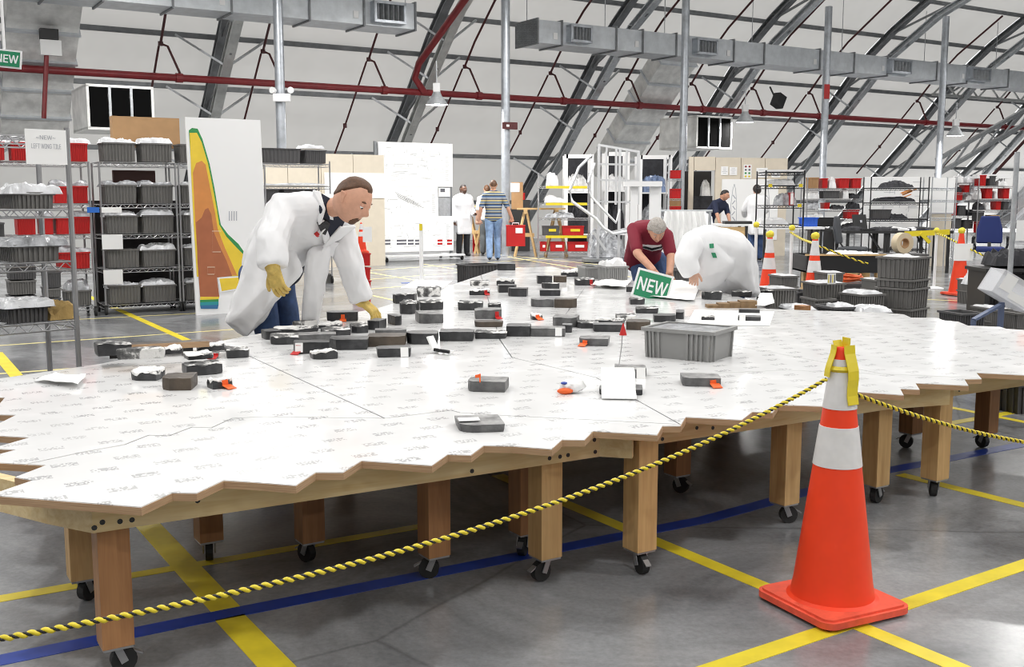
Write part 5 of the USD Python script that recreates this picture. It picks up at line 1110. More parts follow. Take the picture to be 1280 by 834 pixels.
    if face:
        for sd in (-1, 1):
            e = trimesh.creation.icosphere(2, .0125 * hk); e.vertices = (e.vertices + np.array([.081, sd * .030, .012]) * hk) @ HD.T + hc; part(t, 'eye', e, 'eye_white', True)
            e = trimesh.creation.icosphere(2, .0136 * hk); e.vertices = (e.vertices + np.array([.0806, sd * .030, .0175]) * hk) @ HD.T + hc; part(t, 'eyelid', e, skin, True)
            e = trimesh.creation.icosphere(1, .006 * hk); e.vertices = (e.vertices + np.array([.0895, sd * .030, .006]) * hk) @ HD.T + hc; part(t, 'pupil', e, 'black', True)
            b = MF.batch_hull([ball(np.array([.091, sd * .018, .034]) * hk, .004 * hk, 8), ball(np.array([.082, sd * .046, .036]) * hk, .0035 * hk, 8), ball(np.array([.089, sd * .034, .040]) * hk, .004 * hk, 8)]).to_mesh(); part(t, 'eyebrow', (b.vert_properties[:, :3] @ HD.T + hc, b.tri_verts), hair)
    for kind, m, *op in outfit:
        o = op[0] if op else {}
        if kind == 'shirt':
            f = o.get('sleeve', .8); part(t, 'shirt', soft(torso(.014) + arm('L', .016, f) + arm('R', .016, f), .03, 6, .004, 3), m, 60)
        elif kind == 'trousers':
            part(t, 'trousers', soft(hull([(pv + lp * .075, .127), (pv - lp * .075, .127), (g['hipL'], .108), (g['hipR'], .108)]) + leg('L', .018, (.095, .062, .05)) + leg('R', .018, (.095, .062, .05)), .03, 6, .006, 5), m, 60)
        elif kind == 'shoes':
            for s in 'LR':
                a = g['an' + s]; d = np.array(J.get('_toe' + s, (.15, 0, -.045))); gz = a[2] - .08; part(t, 'shoe', soft(hull([(a + [0, 0, -.02], .045), (np.array([a[0] - .04 * nrm(d)[0], a[1] - .04 * nrm(d)[1], gz + .035]), .034), (a + d * 1.05 + [0, 0, 0], .032), (a + d * .5, .045)]), .02, 3), m, 50)
        elif kind == 'coat':
            c = torso(.04) + arm('L', .03) + arm('R', .03)
            if o.get('skirt', True):
                hem = o.get('hem', .50); z0 = o.get('hem_c', (0, 0)); c += hull([(pv + lp * .09, .15), (pv - lp * .09, .15), (np.array([z0[0] + .10, .15 + z0[1], hem]), .04), (np.array([z0[0] + .10, -.15 + z0[1], hem]), .04), (np.array([z0[0] - .16, .13 + z0[1], hem]), .04), (np.array([z0[0] - .16, -.13 + z0[1], hem]), .04)])
            for x in o.get('extra', []): c += hull(x)
            c2 = c - (torso(.018) + hull([(nk, .075), (hc, .05)])) if o.get('hollow', False) else c
            cm = soft(c2, .03, 6, .008, 7, 8); part(t, 'coat', cm, m, 60); J['_coat'] = cm
            b = chain([(nk + lf * .05 + nrm(hc - nk) * .01, .03), (nk - nrm(np.cross(lf, nrm(hc - nk))) * -.06 + nrm(hc - nk) * .02, .028), (nk - lf * .05 + nrm(hc - nk) * .01, .03)]); part(t, 'coat_collar', soft(b, .02, 3), m, 60)
    return t
def to_local(base, rz, p):
    c, s = math.cos(math.radians(rz)), math.sin(math.radians(rz)); d = np.array(p, float) - np.array(base, float); return np.array([c * d[0] + s * d[1], -s * d[0] + c * d[1], d[2]])
def hit(mesh, base, rz, px, py):
    """where the sight line of a pixel meets a mesh given in a person's coordinates, with the face's normal"""
    o = to_local(base, rz, (0, 0, EYE)); d = nrm(to_local(base, rz, np.array(base) + ray(px, py))); tr = mesh.triangles; e1, e2 = tr[:, 1] - tr[:, 0], tr[:, 2] - tr[:, 0]
    h = np.cross(d, e2); a = np.einsum('ij,ij->i', e1, h); a[np.abs(a) < 1e-12] = 1e-12; s = o - tr[:, 0]; u = np.einsum('ij,ij->i', s, h) / a; q = np.cross(s, e1); v = (q @ d) / a; w = np.einsum('ij,ij->i', e2, q) / a
    ok = (u >= 0) & (v >= 0) & (u + v <= 1) & (w > .1)
    if not ok.any(): return None
    i = np.where(ok)[0][np.argmin(w[ok])]; n = nrm(np.cross(e1[i], e2[i])); n = n if n @ d < 0 else -n; return o + d * w[i], n
def patch(t, name, mesh, base, rz, pts, m, lift=.006, th=.003):
    """a small flat piece lying on a mesh, its corners given in the photograph"""
    hs_ = [hit(mesh, base, rz, *p) for p in pts]
    if any(h is None for h in hs_): print('patch missed', name); return
    n = nrm(sum(h[1] for h in hs_)); v = [h[0] + n * lift for h in hs_]; k = len(v); v = np.array(v + [p - n * (th + lift * .8) for p in v]); f = []
    for i in range(1, k - 1): f += [(0, i, i + 1), (k, k + i + 1, k + i)]
    for i in range(k): j = (i + 1) % k; f += [(i, i + k, j + k), (i, j + k, j)]
    part(t, name, trimesh.Trimesh(v, np.array(f), process=False), m)

def hullpatch(t, name, mesh, base, rz, pts, m, lift, r):
    hs_ = [hit(mesh, base, rz, *p) for p in pts]
    hs_ = [h for h in hs_ if h is not None]; k = MF.batch_hull([ball(h[0] + h[1] * lift, r, 10) for h in hs_]).to_mesh(); part(t, name, (k.vert_properties[:, :3], k.tri_verts), m, 50)
# 1 the man bending over the table in an open white coat
base = np.array([-1.62, 6.98, 0.0]); HZ1 = -30
def Lq(px, py, y): return to_local(base, HZ1, D(px, py, y))
J = dict(pelvis=Lq(346, 336, 6.95), waist=Lq(354, 309, 6.85), chest=Lq(379, 279, 6.7), neck=Lq(409, 260, 6.60), head=Lq(441, 250, 6.42), shR=Lq(353, 262, 6.50), shL=Lq(424, 284, 6.86), elR=Lq(339, 303, 6.28), wrR=Lq(341, 335, 6.22),
         elL=Lq(439, 333, 6.76), wrL=Lq(452, 376, 6.80), hipL=(-.02, .10, .90), hipR=(-.02, -.10, .90), knL=(.06, .12, .50), knR=(.10, -.12, .50), anL=(.0, .13, .08), anR=(.02, -.13, .08))
c_, s_ = math.cos(math.radians(HZ1)), math.sin(math.radians(HZ1)); wl = lambda v: np.array([c_ * v[0] + s_ * v[1], -s_ * v[0] + c_ * v[1], v[2]])
J['_face'] = (wl((.76, -.42, -.60)), wl((.55, -.12, .8))); J['_hdR'] = wl((.25, .05, -1)); J['_pnR'] = wl((.3, .9, 0)); J['_hdL'] = wl((.75, -.25, -.62)); J['_pnL'] = wl((-.35, .2, -.9)); J['_toeL'] = (.15, 0, -.045); J['_toeR'] = (.15, -.02, -.045)
sk = [[(Lq(330, 300, 6.75), .07), (Lq(362, 330, 6.66), .05), (Lq(336, 325, 7.0), .10), (Lq(292, 400, 6.95), .03), (Lq(290, 401, 6.55), .03), (Lq(308, 415, 6.60), .025), (Lq(330, 392, 6.64), .025), (Lq(300, 408, 7.1), .03)],
      [(Lq(362, 318, 6.64), .04), (Lq(372, 338, 6.60), .03), (Lq(340, 375, 6.62), .025), (Lq(318, 402, 6.62), .022), (Lq(320, 350, 6.7), .05)],
      [(Lq(392, 318, 6.66), .04), (Lq(404, 312, 6.72), .05), (Lq(388, 345, 6.70), .022), (Lq(381, 403, 6.78), .018), (Lq(395, 403, 6.80), .018), (Lq(399, 350, 6.75), .02)]]
class _: pass
def torso_coat():
    g = J; lf = nrm(g['shL'] - g['shR']); ch = g['chest']; e = .038
    c = hull([(ch + lf * .085, .118 + e), (ch - lf * .085, .118 + e), (g['shL'] - lf * .02, .07 + e), (g['shR'] + lf * .02, .075 + e), (g['neck'] - nrm(g['head'] - g['neck']) * .02, .06 + e)])
    c += hull([(ch + lf * .085, .118 + e), (ch - lf * .085, .118 + e), (g['waist'] - lf * .05 + wl((-.05, .06, 0)), .115 + e), (g['pelvis'] - lf * .05 + wl((-.05, .06, 0)), .12 + e)])
    for s, r in (('L', (.095, .085, .07)), ('R', (.10, .088, .082))): 
        d_ = nrm(g['wr' + s] - g['el' + s]); e_ = g['wr' + s] - d_ * .01; c += chain([(g['sh' + s], r[0]), (g['el' + s], r[1]), (g['wr' + s] + d_ * .06, r[2])]).trim_by_plane([float(x) for x in -d_], float(-(e_ @ d_)))
    for x in sk: c += hull(x)
    return c
MAN = build_person('large man in an open white coat and yellow gloves bending over the table at left', base, HZ1, J, 'skin', 'hair_brown', 'receding', [('shirt', 'shirt_navy', {'sleeve': .6}), ('trousers', 'jeans'), ('shoes', 'black')], ('glove_yellow', 'glove_yellow'), 1.05, 'hair_brown', fine=True, face=True, hk=1.16, wide=1.08, curl=(22, 20))
cm = soft(torso_coat(), .020, 5, .006, 7, 9)
q_ = cm.vertices * np.array([7.0, 7.0, 2.2]); fo = 1 - np.abs(2 * meshkit.fbm(q_, 3, 21) - 1); q_ = cm.vertices @ RY(40).T * np.array([11.0, 11.0, 3.0]); fo2 = 1 - np.abs(2 * meshkit.fbm(q_, 2, 5) - 1)
cm.vertices += cm.vertex_normals * (.030 * (fo - .75) + .018 * (fo2 - .75))[:, None]; part(MAN, 'coat', cm, 'coat_white', 60)
hullpatch(MAN, 'shirt_opening', cm, base, HZ1, [(402, 246), (409, 250), (419, 262), (427, 276), (421, 288), (410, 302), (405, 284), (401, 262)], 'shirt_navy', .008, .014)
hullpatch(MAN, 'lapel', cm, base, HZ1, [(391, 243), (400, 245), (403, 262), (398, 278)], 'coat_white', .022, .010)
hullpatch(MAN, 'lapel', cm, base, HZ1, [(398, 276), (404, 274), (411, 302), (405, 300)], 'coat_white', .020, .008)
hullpatch(MAN, 'lapel', cm, base, HZ1, [(423, 281), (440, 284), (424, 296), (404, 309), (411, 299)], 'coat_white', .020, .008)
patch(MAN, 'pocket', cm, base, HZ1, [(409, 299), (424, 304), (417, 321), (402, 315)], 'coat_white', .008, .006)
patch(MAN, 'badge_strap', cm, base, HZ1, [(396, 278), (406, 272), (411, 276), (405, 290), (400, 288)], 'black', .03, .006)
patch(MAN, 'badge_card', cm, base, HZ1, [(401, 284), (404, 282), (398, 290), (395, 291)], 'white', .034, .004); patch(MAN, 'red_pen_tip', cm, base, HZ1, [(396, 289), (398, 290), (394, 293), (392, 292)], 'bin_red', .034, .004)

# 2 the man in the red polo shirt
base = D(812, 349, 11.15); base[2] = 0; H2 = -80
Lq = lambda px, py, y: to_local(base, H2, D(px, py, y))
c_, s_ = math.cos(math.radians(H2)), math.sin(math.radians(H2))
J = dict(pelvis=Lq(803, 325, 11.2), waist=Lq(805, 308, 11.05), chest=Lq(812, 293, 10.85), neck=Lq(818, 284, 10.72), head=Lq(821, 288, 10.52), shR=Lq(792, 287, 10.8), shL=Lq(833, 295, 10.75), elR=Lq(797, 317, 10.55), wrR=Lq(816, 337, 10.40), elL=Lq(839, 320, 10.6), wrL=Lq(837, 341, 10.48),
         hipL=(-.05, .10, .74), hipR=(-.05, -.10, .74), knL=(.20, .12, .42), knR=(.2, -.12, .42), anL=(-.05, .12, .08), anR=(-.05, -.12, .08))
J['_face'] = (wl((.10, -.62, -.78)), wl((0, -.78, .62))); J['_hdR'] = wl((.6, -.3, -.7)); J['_pnR'] = wl((.2, .2, -1)); J['_hdL'] = wl((-.1, -.3, -.9)); J['_pnL'] = wl((0, 1, -.3))
RED_MAN = build_person('grey-haired man in a dark red polo shirt bending over the far table side', base, H2, J, 'skin', 'hair_grey', 'full', [('shirt', 'polo_red', {'sleeve': .8}), ('trousers', 'jeans'), ('shoes', 'black')], face=True, curl=(20, 20))
lfv = nrm(J['shL'] - J['shR']); tor = soft(hull([(J['waist'] + lfv * .06, .126), (J['waist'] - lfv * .06, .126), (J['chest'] + lfv * .085, .132), (J['chest'] - lfv * .085, .132)]), .03, 0)
for nm_, pts, m_ in (('chest_stripe', [(800, 305), (806, 305.5), (815, 309), (826, 307), (829, 304), (829.5, 307), (826, 311), (815, 313), (806, 310), (801, 309)], 'white'), ('dark_stripe', [(802, 306.6), (815, 310.3), (828, 306.5), (828, 308), (815, 311.8), (802, 308)], 'black')):
    hs_ = [hit(tor, base, H2, *p) for p in pts]
    patch(RED_MAN, nm_, tor, base, H2, pts, m_, .012 if m_ == 'white' else .016, .012)

# 3 the person in a white coat bent double, seen from behind
base = D(925, 372, 9.35); base[2] = 0; H3 = 165
Lq = lambda px, py, y: to_local(base, H3, D(px, py, y))
c_, s_ = math.cos(math.radians(H3)), math.sin(math.radians(H3))
J = dict(pelvis=Lq(922, 322, 9.25), waist=Lq(905, 309, 9.15), chest=Lq(882, 304, 9.05), neck=Lq(864, 308, 9.1), head=Lq(868, 322, 9.42), shR=Lq(872, 300, 9.28), shL=Lq(868, 307, 8.88), elL=Lq(857, 324, 8.85), wrL=Lq(866, 337, 8.78), elR=Lq(878, 325, 9.4), wrR=Lq(884, 340, 9.35),
         hipL=(.0, .10, .86), hipR=(.0, -.10, .86), knL=(.05, .11, .48), knR=(.06, -.11, .48), anL=(-.02, .11, .08), anR=(-.02, -.11, .08))
J['_face'] = (wl((-.5, .25, -.8)), wl((-.8, .3, .5))); J['_hdL'] = wl((.1, -.1, -1)); J['_pnL'] = wl((0, 1, 0))
BENT = build_person('person in a white coat bent double, green patches on the back', base, H3, J, 'skin_pale', 'hair_brown', 'short', [('shirt', 'coat_white', {}), ('trousers', 'jeans'), ('shoes', 'black')])
g = J; lf3 = nrm(g['shL'] - g['shR'])
c3 = hull([(Lq(884, 303, 8.98), .15), (Lq(886, 303, 9.2), .14), (Lq(915, 312, 9.05), .16), (Lq(915, 312, 9.3), .15), (Lq(866, 306, 8.95), .10), (Lq(866, 304, 9.25), .10)]) + hull([(Lq(915, 312, 9.05), .16), (Lq(924, 322, 9.3), .15), (Lq(936, 362, 9.1), .05), (Lq(944, 366, 9.35), .05), (Lq(908, 362, 9.2), .04), (Lq(900, 330, 8.98), .09)]) \
    + hull([(Lq(884, 310, 8.95), .13), (Lq(905, 330, 8.95), .09), (Lq(893, 363, 9.1), .03), (Lq(906, 361, 9.15), .03), (Lq(873, 345, 8.9), .03), (Lq(876, 358, 9.05), .03)]) + chain([(g['shL'] + (Lq(864, 304, 8.8) - Lq(868, 304, 8.88)), .10), (Lq(857, 324, 8.74), .09), (Lq(869, 352, 8.76), .072)]).trim_by_plane([float(x) for x in nrm(Lq(857, 324, 8.74) - Lq(866, 341, 8.76))], float(Lq(866, 341, 8.76) @ nrm(Lq(857, 324, 8.74) - Lq(866, 341, 8.76)))) + chain([(g['shR'], .10), (g['elR'], .09), (g['wrR'], .06)])
cm = soft(c3, .022, 5, .006, 11, 8)
q_ = cm.vertices * np.array([6.0, 6.0, 2.0]); cm.vertices += cm.vertex_normals * (.030 * (.25 - np.abs(2 * meshkit.fbm(q_, 3, 31) - 1)))[:, None]; part(BENT, 'coat', cm, 'coat_white', 60)
patch(BENT, 'green_patch', cm, base, H3, [(886.5, 305), (891.5, 304.5), (892, 310), (887, 310.5)], 'sign_green', .012, .006); patch(BENT, 'green_patch', cm, base, H3, [(889, 316), (894, 316), (896, 322), (891, 322)], 'sign_green', .012, .006)

STAND = dict(pelvis=(0, 0, .93), waist=(0, 0, 1.08), chest=(.01, 0, 1.27), neck=(.0, 0, 1.47), head=(.03, 0, 1.63), shL=(0, .185, 1.41), shR=(0, -.185, 1.41), elL=(-.03, .24, 1.13), elR=(-.03, -.24, 1.13), wrL=(.06, .25, .89), wrR=(.06, -.25, .89), hipL=(0, .09, .90), hipR=(0, -.09, .90), knL=(.02, .10, .50), knR=(.02, -.10, .50), anL=(-.02, .11, .08), anR=(-.02, -.11, .08), _face=((1, 0, 0),))
# 4 the man in the striped shirt, walking away with a red case
base = P(617, 325.5); H4 = 92
J = dict(STAND); J.update(knL=(-.02, .09, .49), anL=(-.20, .09, .10), knR=(.14, -.09, .50), anR=(.10, -.09, .08), elR=(-.04, -.31, 1.15), wrR=(.02, -.40, .93), elL=(-.08, .27, 1.14), wrL=(.0, .31, .90), _toeL=(.13, 0, -.06), _hdR=(.1, -.15, -1))
J = {q: (np.array(v) * 1.05 if not q.startswith('_') else v) for q, v in J.items()}
build_person('man in a striped polo shirt and pale jeans walking away with a red case', base, H4, J, 'skin', 'hair_brown', 'short', [('shirt', 'polo_striped', {'sleeve': .85}), ('trousers', 'jeans_pale'), ('shoes', 'black')], curl=(30, 60))
q = D(644.5, 293, base[1] + .05); t = thing('red_case', 'red plastic case carried by the man in the striped shirt', 'case', (q[0], q[1], q[2] - .27), 0)
B().prism(sbox(-.22, -.09, .22, .09).buffer(-.03).buffer(.03), 0, .46).to(t, 'body', 'bin_red'); B().box((0, 0, .472), (.45, .19, .025)).to(t, 'lid', 'bin_red'); B().tube([(-.08, 0, .48), (-.07, 0, .53), (.07, 0, .53), (.08, 0, .48)], .012, 6).to(t, 'handle', 'white'); B().box((.08, -.095, .36), (.16, .006, .12)).to(t, 'label', 'paper')
# 5 the man in a white coat facing the camera by the stand
base = P(579, 320); J = dict(STAND); J.update(elL=(.0, .25, 1.14), wrL=(.20, .20, 1.02), _hdL=(1, 0, -.1), _face=((.95, .25, 0),))
J = {q: (np.array(v) * 1.0 if not q.startswith('_') else v) for q, v in J.items()}
build_person('man in a long white coat and dark trousers standing beside the drawing stand', base, -62, J, 'skin_dark', 'hair_dark', 'short', [('shirt', 'shirt_navy', {}), ('trousers', 'trousers_dark'), ('shoes', 'black'), ('coat', 'coat_white', {'hem': .58})], curl=(40, 25))
# 6 someone half hidden by the striped man
base = P(609, 318); J = {q: (np.array(v) * 1.0 if not q.startswith('_') else v) for q, v in STAND.items()}
build_person('person in a white shirt and grey trousers half hidden behind the striped shirt', base, 100, J, 'skin_pale', 'hair_brown', 'short', [('shirt', 'white', {'sleeve': .9}), ('trousers', 'trousers_grey'), ('shoes', 'black')])
# 7 the woman or man in a white coat seen from behind at the work table
base = P(944, 325); J = dict(STAND); J.update(elL=(.1, .27, 1.18), wrL=(.28, .2, 1.05), elR=(.1, -.27, 1.18), wrR=(.28, -.2, 1.05), _hdL=(1, 0, 0), _hdR=(1, 0, 0))
J = {q: (np.array(v) * .98 if not q.startswith('_') else v) for q, v in J.items()}
build_person('dark-haired person in a white coat standing with the back turned at the work table', base, 95, J, 'skin_pale', 'hair_dark', 'full', [('shirt', 'white', {}), ('trousers', 'jeans'), ('shoes', 'black'), ('coat', 'coat_white', {'hem': .62})])
# 8 the man in navy leaning on the work table
base = P(884, 322); H8 = -35; Lq = lambda px, py, y: to_local(base, H8, D(px, py, y)); y8 = base[1]
J = dict(pelvis=Lq(884, 276, y8), waist=Lq(888, 268, y8 - .1), chest=Lq(897, 258, y8 - .2), neck=Lq(902, 251, y8 - .25), head=Lq(906, 244, y8 - .33), shR=Lq(893, 254, y8 - .4), shL=Lq(907, 257, y8 - .02), elR=Lq(896, 267, y8 - .55), wrR=Lq(899, 277, y8 - .6), elL=Lq(910, 268, y8 - .2), wrL=Lq(912, 277, y8 - .3),
         hipL=(0, .09, .88), hipR=(0, -.09, .88), knL=(.02, .1, .5), knR=(.02, -.1, .5), anL=(-.02, .11, .08), anR=(-.02, -.11, .08), _face=((.9, .3, -.35), (.3, 0, 1)), _hdR=(.5, 0, -.8), _hdL=(.5, 0, -.8))
build_person('dark-haired man in a navy polo shirt leaning with both arms on the work table', base, H8, J, 'skin', 'hair_dark', 'short', [('shirt', 'polo_navy', {'sleeve': .85}), ('trousers', 'jeans'), ('shoes', 'black')])
# ------------------------------------------------------------------ behind the table, middle: bins, posts, cones
mat('tape_knob', (.85, .7, .05), .5); mat('dark_debris', (.02, .02, .025), .7, var=.5, scale=8, bump=.6, bscale=14); mat('white_debris', (.7, .7, .7), .6, var=.2, scale=7, bump=.5, bscale=9); mat('chair_black', (.05, .054, .062), .6); mat('chair_blue', (.012, .025, .13), .8); mat('table_dark', (.03, .03, .03), .4); mat('coil_orange', (.7, .12, .03), .5); mat('strut_blue', (.10, .13, .22), .5); mat('blue_bin', (.02, .1, .5), .5); mat('tape_roll', (.62, .52, .36), .6); mat('alu', (.66, .67, .68), .35, .55); mat('blue_film', (.16, .22, .36), .4, var=.4, scale=10, bump=.4)
def fbin(x0, x1, yt, yb, y, m, label, dep=.3, rz=None, film=None, z=None, hh=None):
    """a bin given by its front in the photograph and its distance; it stands on the floor, the table or other bins"""
    a, c = D(x0, yb, y), D(x1, yb, y); w = np.linalg.norm(c - a) - .05; h = hh or abs(D(x0, yt, y)[2] - a[2]); rz = DEG(TH) if rz is None else rz
    cs = abs(math.cos(math.radians(rz))); w = max(w - dep * abs(math.sin(math.radians(rz))) * .6, .15) / max(cs, .6)
    p = (a + c) / 2; p[1] += dep / 2; p[2] = a[2] if z is None else z
    t = gbin(label, p, rz, w, dep, h, m, 9); return p, w, h, rz
def fbag(q, label, h=.08, m='bag', seed=0, k=1.05):
    p, w, hb, rz = q; bag(label, p + np.array([0, 0, hb - .006]), rz, w * k, .3 * k, h, m, seed)
# on the table
for i, (x0, x1, yt, yb, lab) in enumerate(((726, 750, 334, 349, 'light grey bin at the far table edge left of the red polo shirt'), (749, 786, 333, 354, 'light grey bin with a white bag at the knees of the red polo shirt'))):
    q = fbin(x0, x1, yt, yb, P(x0, yb, TZ)[1], 'bin_light', lab, rz=12, z=TZ); 
    if i: fbag(q, 'white and black bag in the light grey bin by the red polo shirt', .09, 'white_debris', 3)
q = fbin(822, 864, 337, 352, 11.6, 'bin_grey', 'grey bin between the two bending people at the far edge', rz=8)
q = fbin(571, 622, 337, 366, 12.6, 'bin_dark', 'dark bin standing on the floor behind the left table edge', rz=30, z=0.0, hh=.62)
# stacks on the floor behind the right part of the table
SY = 9.6
zs_ = [float(D(1142, y, SY)[2]) for y in (322, 350, 361, 387)]; zs_ = zs_ + [zs_[3] - .2, zs_[3] - .4]
cs_ = D(1142, 330, SY); 
for k in range(5):
    zt_, zb_ = zs_[k], zs_[k + 1]; zb_ = max(zb_, 0.0)
    t = thing('storage_bin', ['top', 'second', 'third', 'fourth', 'lowest'][k] + ' grey bin of the tall stack behind the right part of the table', 'bin', (cs_[0] + .0, cs_[1] + .25, zb_ + .002), 43); bin_parts(t, .345, .345, zt_ - zb_ - .004, 'bin_grey', 7)
zb_ = zs_[5]
bag('white film and yellow paper on the tall grey stack', (cs_[0] - .02, cs_[1] + .25, zs_[0] - .03), 43, .3, .28, .05, 'white_debris', 21)
FB = [(968, 999, 345, 358, 11.4, 'bin_grey', 'grey bin right of the left rear cone', 14, 1), (952, 997, 361, 384, 9.4, 'bin_grey', 'grey bin with a white top at the left of the floor bins', 10, 1), (997, 1011, 365, 380, 10.2, 'bin_dark', 'narrow dark bin between two wide grey floor bins', 10, 0),
      (1011, 1058, 354, 374, 9.9, 'bin_grey', 'grey bin with a striped card, upper of two', 12, 1), (1010, 1046, 374, 389, 9.7, 'bin_grey', 'grey bin under the one with the striped card', 12, 0), (1059, 1108, 368, 391, 9.6, 'bin_grey', 'grey bin with a white bag left of the tall stack', 24, 2),
      (1025, 1056, 341, 353, 12.2, 'bin_grey', 'grey bin behind the middle rear cone', 12, 1), (1088, 1111, 350, 362, 11.6, 'bin_grey', 'grey bin close to the tall stack at its left', 14, 1), (1206, 1231, 350, 364, 14.0, 'bin_grey', 'grey bin right of the plain orange cone', 12, 1),
      (1188, 1234, 392, 410, 8.6, 'bin_dark', 'open dark bin with a blue strut across it', 16, 0), (1234, 1260, 386, 401, 9.2, 'bin_grey', 'grey bin with a white top behind the open dark bin', 14, 1), (1258, 1290, 391, 415, 8.6, 'bin_grey', 'grey bin cut by the right edge', 14, 0), (1240, 1285, 331, 344, 13.0, 'bin_dark', 'long dark bin at the right edge behind the clear sheet', 12, 0), (1030, 1080, 384, 392, 9.0, 'bin_dark', 'low dark lid-like bin at the table edge', 12, 0)]
for i, (x0, x1, yt, yb, y, m, lab, rz, bg) in enumerate(FB):
    a = D(x0, yb, y); zt_ = float(D(x0, yt, y)[2])
    if 'upper of two' in lab: q = fbin(x0, x1, yt, yb, y, m, lab, rz=rz)
    else:                                                     # standing on a lower bin that the table hides
        q = fbin(x0, x1, yt, yb, y, m, lab, rz=rz)
    n_ = 0; z = float(q[0][2])
    while z > .04:
        hh_ = min(.22, z) if z > .26 else z; z -= hh_; n_ += 1
        t = thing('storage_bin', '%s bin below %s' % (('first', 'second', 'third', 'fourth', 'fifth')[n_ - 1], lab.split(',')[0]), 'bin', (q[0][0], q[0][1], z + .001), q[3]); bin_parts(t, q[1] * .97, .29, hh_ - .003, m, 7)
    if bg: fbag(q, 'white film in the ' + ' '.join(lab.split(',')[0].split()[:11]), .02 if bg == 1 else .04, 'bag', 100 + i, 1.0)
p = D(1039.5, 348.5, 9.82); t = thing('striped_card', 'small white card with yellow and black stripes on a grey bin', 'card', p, 12); B().box((0, 0, 0), (.085, .003, .10)).to(t, 'card', 'paper')
for k in range(4): B().box((-.03 + .02 * k, -.003, 0), (.009, .002, .075)).to(t, 'stripe', 'tape_yellow' if k % 2 == 0 else 'ink')
for x, y, d_, w, h, lab, sd in ((1000, 387, 9.2, .24, .04, 'white crumpled plastic left of the lower striped-card stack', 31), (1053, 386, 9.1, .16, .05, 'white draped plastic beside the lower striped-card stack', 32), (1092, 390, 8.9, .26, .06, 'white draped plastic at the foot of the tall stack', 33), (1212, 352, 16.8, .4, .15, 'white bag behind the plain orange cone', 34), (1240, 356, 13.2, .6, .22, 'white bags left of the clear sheet', 35)):
    q = D(x, y, d_); bag(lab, (q[0], q[1] + .1, max(q[2], 0)), 10, w, .3, h, 'bag', sd)
# cones behind
K1, _r = cone('left rear traffic cone with two collars behind the bent white coat', np.array([*D(961.5, 330, 13.2)[:2], 0]), 20, .95); K2, _r = cone('middle rear traffic cone with two collars and yellow tape', np.array([*D(1018, 330, 12.6)[:2], 0]), 20, .95)
cp = P(1198, 369); c3_, r3_ = cone('plain orange traffic cone with a white notice at right', cp, 15, .93, bands=False)
single('paper_notice', B().box((0, 0, 0), (.27, .003, .25)), 'paper', 'white notice taped to the plain orange cone', 'notice', (cp[0], cp[1] - .09, float(D(1196, 315, cp[1])[2])), 0)
for tc, hh_ in ((K1, .95), (K2, .95), (c3_, .93)):
    s = trimesh.creation.icosphere(2, .05); s.vertices *= 1 + .3 * (meshkit.noise(s.vertices * 40, 2)[:, None] - .5); s.vertices += [0, 0, hh_ + .01]; part(tc, 'yellow_tape_knot', s, 'tape_knob', 40)
def post(x, yt, yb, lab, y=None, tag=None, wd=.022):
    p = P(x, yb) if y is None else np.array([*D(x, yb, y)[:2], 0]); zt_ = float(D(x, yt, p[1])[2]); t = thing('barrier_post', lab, 'post', p)
    B().cyl((0, 0, .03), (0, 0, zt_), wd, 10).to(t, 'pole', 'white'); B().lathe([(0, .04), (.05, .035), (.15, .012), (.15, 0), (0, 0)], n=18).to(t, 'base', 'white')
    if tag: B().box((0, -wd - .004, zt_ - .04), (.05, .004, .11)).to(t, 'yellow_tag', 'tape_yellow')
    else:
        s = trimesh.creation.icosphere(1, .045); s.vertices += [0, 0, zt_]; part(t, 'yellow_knob', s, 'tape_knob')
    return p, zt_
post(527, 281, 353, 'white barrier post with a yellow tag beyond the left table edge', tag=.02, wd=.035); b1 = post(943.5, 281, 350, 'thin white post right of the bent white coat', y=15.0); b2 = post(988, 285, 348, 'white post between the two rear cones', y=14.6); b3 = post(1168, 288, 345, 'white post wrapped in yellow tape before the work table', y=16.5)
single('blue_strip', B().box((0, 0, .004), (.25, .06, .008)), 'blue_bin', 'small blue strip on the floor left of the white tagged post', 'strip', P(511, 354), 10)
twisted('rope_line', smooth_path([D(1170, 292, 16.5), D(1196, 303, 15.6), D(1235, 322, 15.0), D(1290, 345, 14.4)], 30), .012, .09, 'thin yellow rope falling right past the blue chair')
twisted('rope_line', smooth_path([D(988, 290, 14.6), D(1005, 300, 13.6), D(1018, 305, 12.7), D(1050, 318, 12.6), D(1085, 330, 12.6)], 30), .011, .09, 'thin yellow rope tied between the white post and the middle rear cone')
# ------------------------------------------------------------------ far middle: saw-horse tables, shelf rack, alloy frame
def sawtable(x0, x1, yt, yb, y, lab):
    a, c = D(x0, yt, y), D(x1, yt, y); L_ = np.linalg.norm(c - a); z = float(a[2]); t = thing('sawhorse_table', lab, 'table', (*((a + c) / 2)[:2], 0)); B().box((0, 0, z - .02), (L_, .75, .04)).to(t, 'tabletop', 'plywood')
    for s in (-1, 1):
        x = s * L_ * .32; B().box((x, 0, z - .09), (.09, .8, .1)).to(t, 'beam', 'plywood')
        for k in (-1, 1):
            for m_ in (-1, 1): B().bar((x + k * .03, m_ * .3, z - .1), (x + k * .26, m_ * .36, 0), .09, .04).to(t, 'leg', 'plywood')
        B().box((x, -.34, z * .45), (.42, .03, .09)).to(t, 'brace', 'plywood')
    return t
sawtable(646, 706, 260, 300, 26.0, 'wooden saw-horse table right of the red case'); sawtable(580, 612, 257, 310, 27.5, 'wooden saw-horse table half hidden by the striped shirt')
